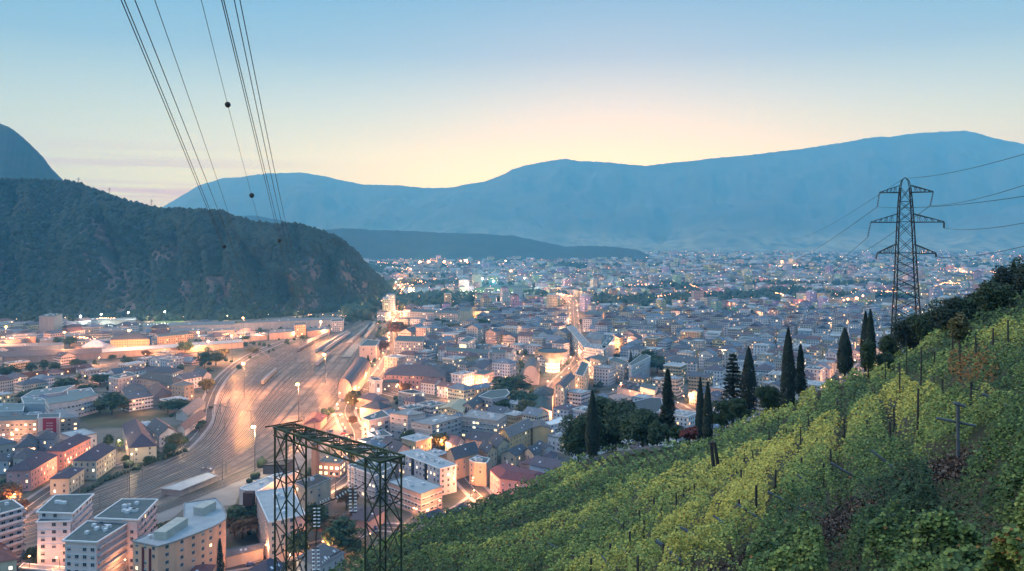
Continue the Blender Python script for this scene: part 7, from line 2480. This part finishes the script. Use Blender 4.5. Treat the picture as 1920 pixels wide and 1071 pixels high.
# platform roofs
for k, (tr, f0, f1, w_, col, lab) in enumerate(((20, .05, .17, 6.5, (.36, .35, .31), 'long pale platform roof, right one by the station block'), (19, .06, .30, 5.0, (.10, .08, .085), 'long dark platform roof left of the pale one'))):
    path = TRACKS[tr]
    seg = path[int(len(path) * f0):int(len(path) * f1)]
    o0 = Vector((seg[0].x, seg[0].y, 0))
    root_ = empty('platform_roof', o0)
    tag(root_, lab, 'platform roof')
    m = MB()
    s2 = [p_ - o0 for p_ in seg]
    strip(m, s2, w_, 4.6, 0)
    strip(m, s2, w_ - .2, 4.35, 0)
    m.build('roof_sheet', M('platform_roof_%d' % k, col, scale=.1), root_)
    for q in s2[::3]:
        m = MB(); m.bar((0, 0, 0), (0, 0, 4.4), .25, 0, 6); m.build('post', DARKM, root_, (q.x, q.y, 0))
# catenary masts
cm = MB()
cm.bar((0, 0, 0), (0, 0, 8.5), .34, 0, 5)
cm.bar((0, 0, 7.2), (3.2, 0, 7.6), .16, 0, 5)
cm.bar((0, 0, 8.3), (3.2, 0, 7.6), .08, 0, 4)
cm = cm.mesh('catenary_mast', M('galvanised_mast', (.20, .19, .19), (.13, .12, .12), scale=.5))
n_ = 0
for tr in (0, 3, 7, 10, 14, 20, 24):
    path = TRACKS[tr]
    for i in range(6 + tr, len(path) - 4, 9):
        p_ = path[i]
        px_, py_ = proj(p_.x, p_.y, 0)
        if px_ < -30 or rnd.random() < .25:
            continue
        d_ = (path[i + 1] - p_).normalized()
        o = link('catenary_mast', cm, None, (p_.x + d_.y * 2.4, p_.y - d_.x * 2.4, 0))
        o.rotation_euler = (0, 0, math.atan2(d_.y, d_.x) + math.pi / 2 * rnd.choice((1, -1)))
        tag(o, 'thin grey overhead line mast between the yard tracks', 'mast', 'overhead line masts of the yard')
        n_ += 1
# portals across the tracks
for (pa, pb_) in (((383, 650), (402, 671)), ((486, 668), (535, 705)), ((565, 648), (585, 703)), ((400, 778), (470, 790)), ((555, 826), (590, 812))):
    a, b2 = G(*pa), G(*pb_)
    root_ = empty('track_portal', a)
    tag(root_, 'light steel overhead line portal spanning several yard tracks', 'portal', 'overhead line portals of the yard')
    v = b2 - a
    for q in (Vector((0, 0, 0)), v):
        m = MB(); m.bar(q, q + Vector((0, 0, 8.5)), .4, 0, 5); m.build('post', M('galvanised_mast', (.2, .2, .2)), root_)
    m = MB(); m.bar(Vector((0, 0, 8.2)), v + Vector((0, 0, 8.2)), .25, 0, 5); m.bar(Vector((0, 0, 7.4)), v + Vector((0, 0, 7.4)), .18, 0, 5)
    for k in range(8):
        m.bar(v * (k / 8) + Vector((0, 0, 7.4)), v * ((k + 1) / 8) + Vector((0, 0, 8.2)), .1, 0, 4)
    m.build('beam', M('galvanised_mast', (.2, .2, .2)), root_)
# tall thin masts near the tracks
for (x, yb, yt, lab) in ((243, 935, 845, 'very tall thin pale mast beside the tracks, nearest one'), (148, 818, 775, 'tall pale flagpole right of the red banner'), (187, 950, 925, 'thin mast between the lavender block and the tracks'), (417, 900, 858, 'thin mast in the yard left of the portal')):
    p_ = G(x, yb)
    m = MB()
    m.tube([(0, 0, 0), (0, 0, (yb - yt) / F * p_.y)], [.28, .16], 6)
    tag(m.build('tall_mast', M('galvanised_mast', (.2, .2, .2)), None, p_), lab, 'mast')
# concrete motorway wall
p_ = smooth_path([G(*q) for q in ((-60, 722), (0, 715), (80, 706), (160, 697))], 10)
o0 = Vector((p_[0].x, p_[0].y, 0))
m = MB()
for a, b2 in zip(p_, p_[1:]):
    a, b2 = a - o0, b2 - o0
    nn = Vector(((b2 - a).y, -(b2 - a).x, 0)).normalized() * .5
    m.face([a, b2, b2 + Vector((0, 0, 6)), a + Vector((0, 0, 6))])
    m.face([a + nn + Vector((0, 0, 6)), a + Vector((0, 0, 6)), b2 + Vector((0, 0, 6)), b2 + nn + Vector((0, 0, 6))])
    m.face([b2 + nn, a + nn, a + nn + Vector((0, 0, 6)), b2 + nn + Vector((0, 0, 6))])
tag(m.build('retaining_wall', M('brown_retaining_wall', (.17, .09, .07), (.11, .065, .055), scale=.15), None, o0), 'long reddish brown retaining wall below the motorway', 'wall')
# parked cars
carm = MB()
prof = [(-2.1, .35), (-2.1, .8), (-1.5, .9), (-.9, 1.42), (.6, 1.45), (1.25, .95), (2.1, .78), (2.1, .35)]
for y0, y1 in ((-.82, .82),):
    n = len(prof)
    for i in range(n):
        (x0, z0), (x1, z1) = prof[i], prof[(i + 1) % n]
        carm.face([(x0, y0, z0), (x0, y1, z0), (x1, y1, z1), (x1, y0, z1)], 1 if i in (2, 4) else 0)
    carm.face([(x, y0, z) for x, z in prof], 0)
    carm.face([(x, y1, z) for x, z in prof[::-1]], 0)
for sx in (-1.3, 1.3):
    for sy in (-.85, .85):
        c8 = [(sx + .34 * math.cos(k * .785), sy, .34 + .34 * math.sin(k * .785)) for k in range(8)]
        carm.face(c8, 2)
        carm.face(c8[::-1], 2)
carm = carm.mesh('parked_car', [tinted('car_paint', .35, amount=.1), GLASS, DARKM])
CARC = [('white', (.65, .65, .65)), ('silver', (.45, .46, .48)), ('dark', (.05, .05, .06)), ('grey', (.2, .2, .21)), ('red', (.35, .03, .03)), ('blue', (.05, .09, .2))]


def car(p_, rz, where, group):
    cn, cc = rnd.choice(CARC)
    o = link('parked_car', carm, None, p_)
    o.rotation_euler = (0, 0, rz)
    o.color = (*cc, 1)
    tag(o, cn + ' car parked ' + where, 'car', group)


A_, B_, D_ = G(1160, 725, 7), G(1228, 741, 7), G(1176, 714, 7)
for i in range(6):
    for j in range(4):
        if rnd.random() < .8:
            p_ = A_.lerp(B_, (i + .6) / 6.4) + (D_ - A_) * ((j + .4) / 4)
            car((p_.x, p_.y, 7.28), math.atan2((D_ - A_).y, (D_ - A_).x), 'on the dark parking deck above the plaza', 'cars on the parking deck')
for i in range(12):
    p_ = G(610 + rnd.uniform(0, 48), 800 + rnd.uniform(-20, 30))
    if in_poly(p_.x, p_.y, PLZ[0]):
        car((p_.x, p_.y, .06), rnd.uniform(0, 6.28), 'on the station forecourt', 'cars on the forecourt')
for nm, where in (('hillfoot_street', 'along the street at the vineyard foot'), ('bottom_street', 'along the bottom street'), ('station_street', 'along the station street'), ('villa_street', 'along the villa street')):
    path, w = ROADPATH[nm]
    for i in range(1, len(path) - 1, 2):
        if rnd.random() < .45:
            d_ = (path[i + 1] - path[i]).normalized()
            s = rnd.choice((-1, 1))
            car((path[i].x + d_.y * s * (w / 2 - 1.2), path[i].y - d_.x * s * (w / 2 - 1.2), .25), math.atan2(d_.y, d_.x), where, 'cars parked ' + where)
# hedge between the villas and the tracks
it = []
hp = smooth_path([G(*q) for q in ((150, 930), (190, 905), (250, 882), (300, 862), (345, 848))], 2.2)
for p_ in hp:
    it.append((p_.x + rnd.uniform(-1, 1), p_.y + rnd.uniform(-1, 1), .9, rnd.uniform(1.3, 2.2), rnd.uniform(1.2, 2.0)))
tag(blobs('hedge', it, MATS['far_tree_crowns']), 'long dark hedge between the cream houses and the tracks', 'hedge')
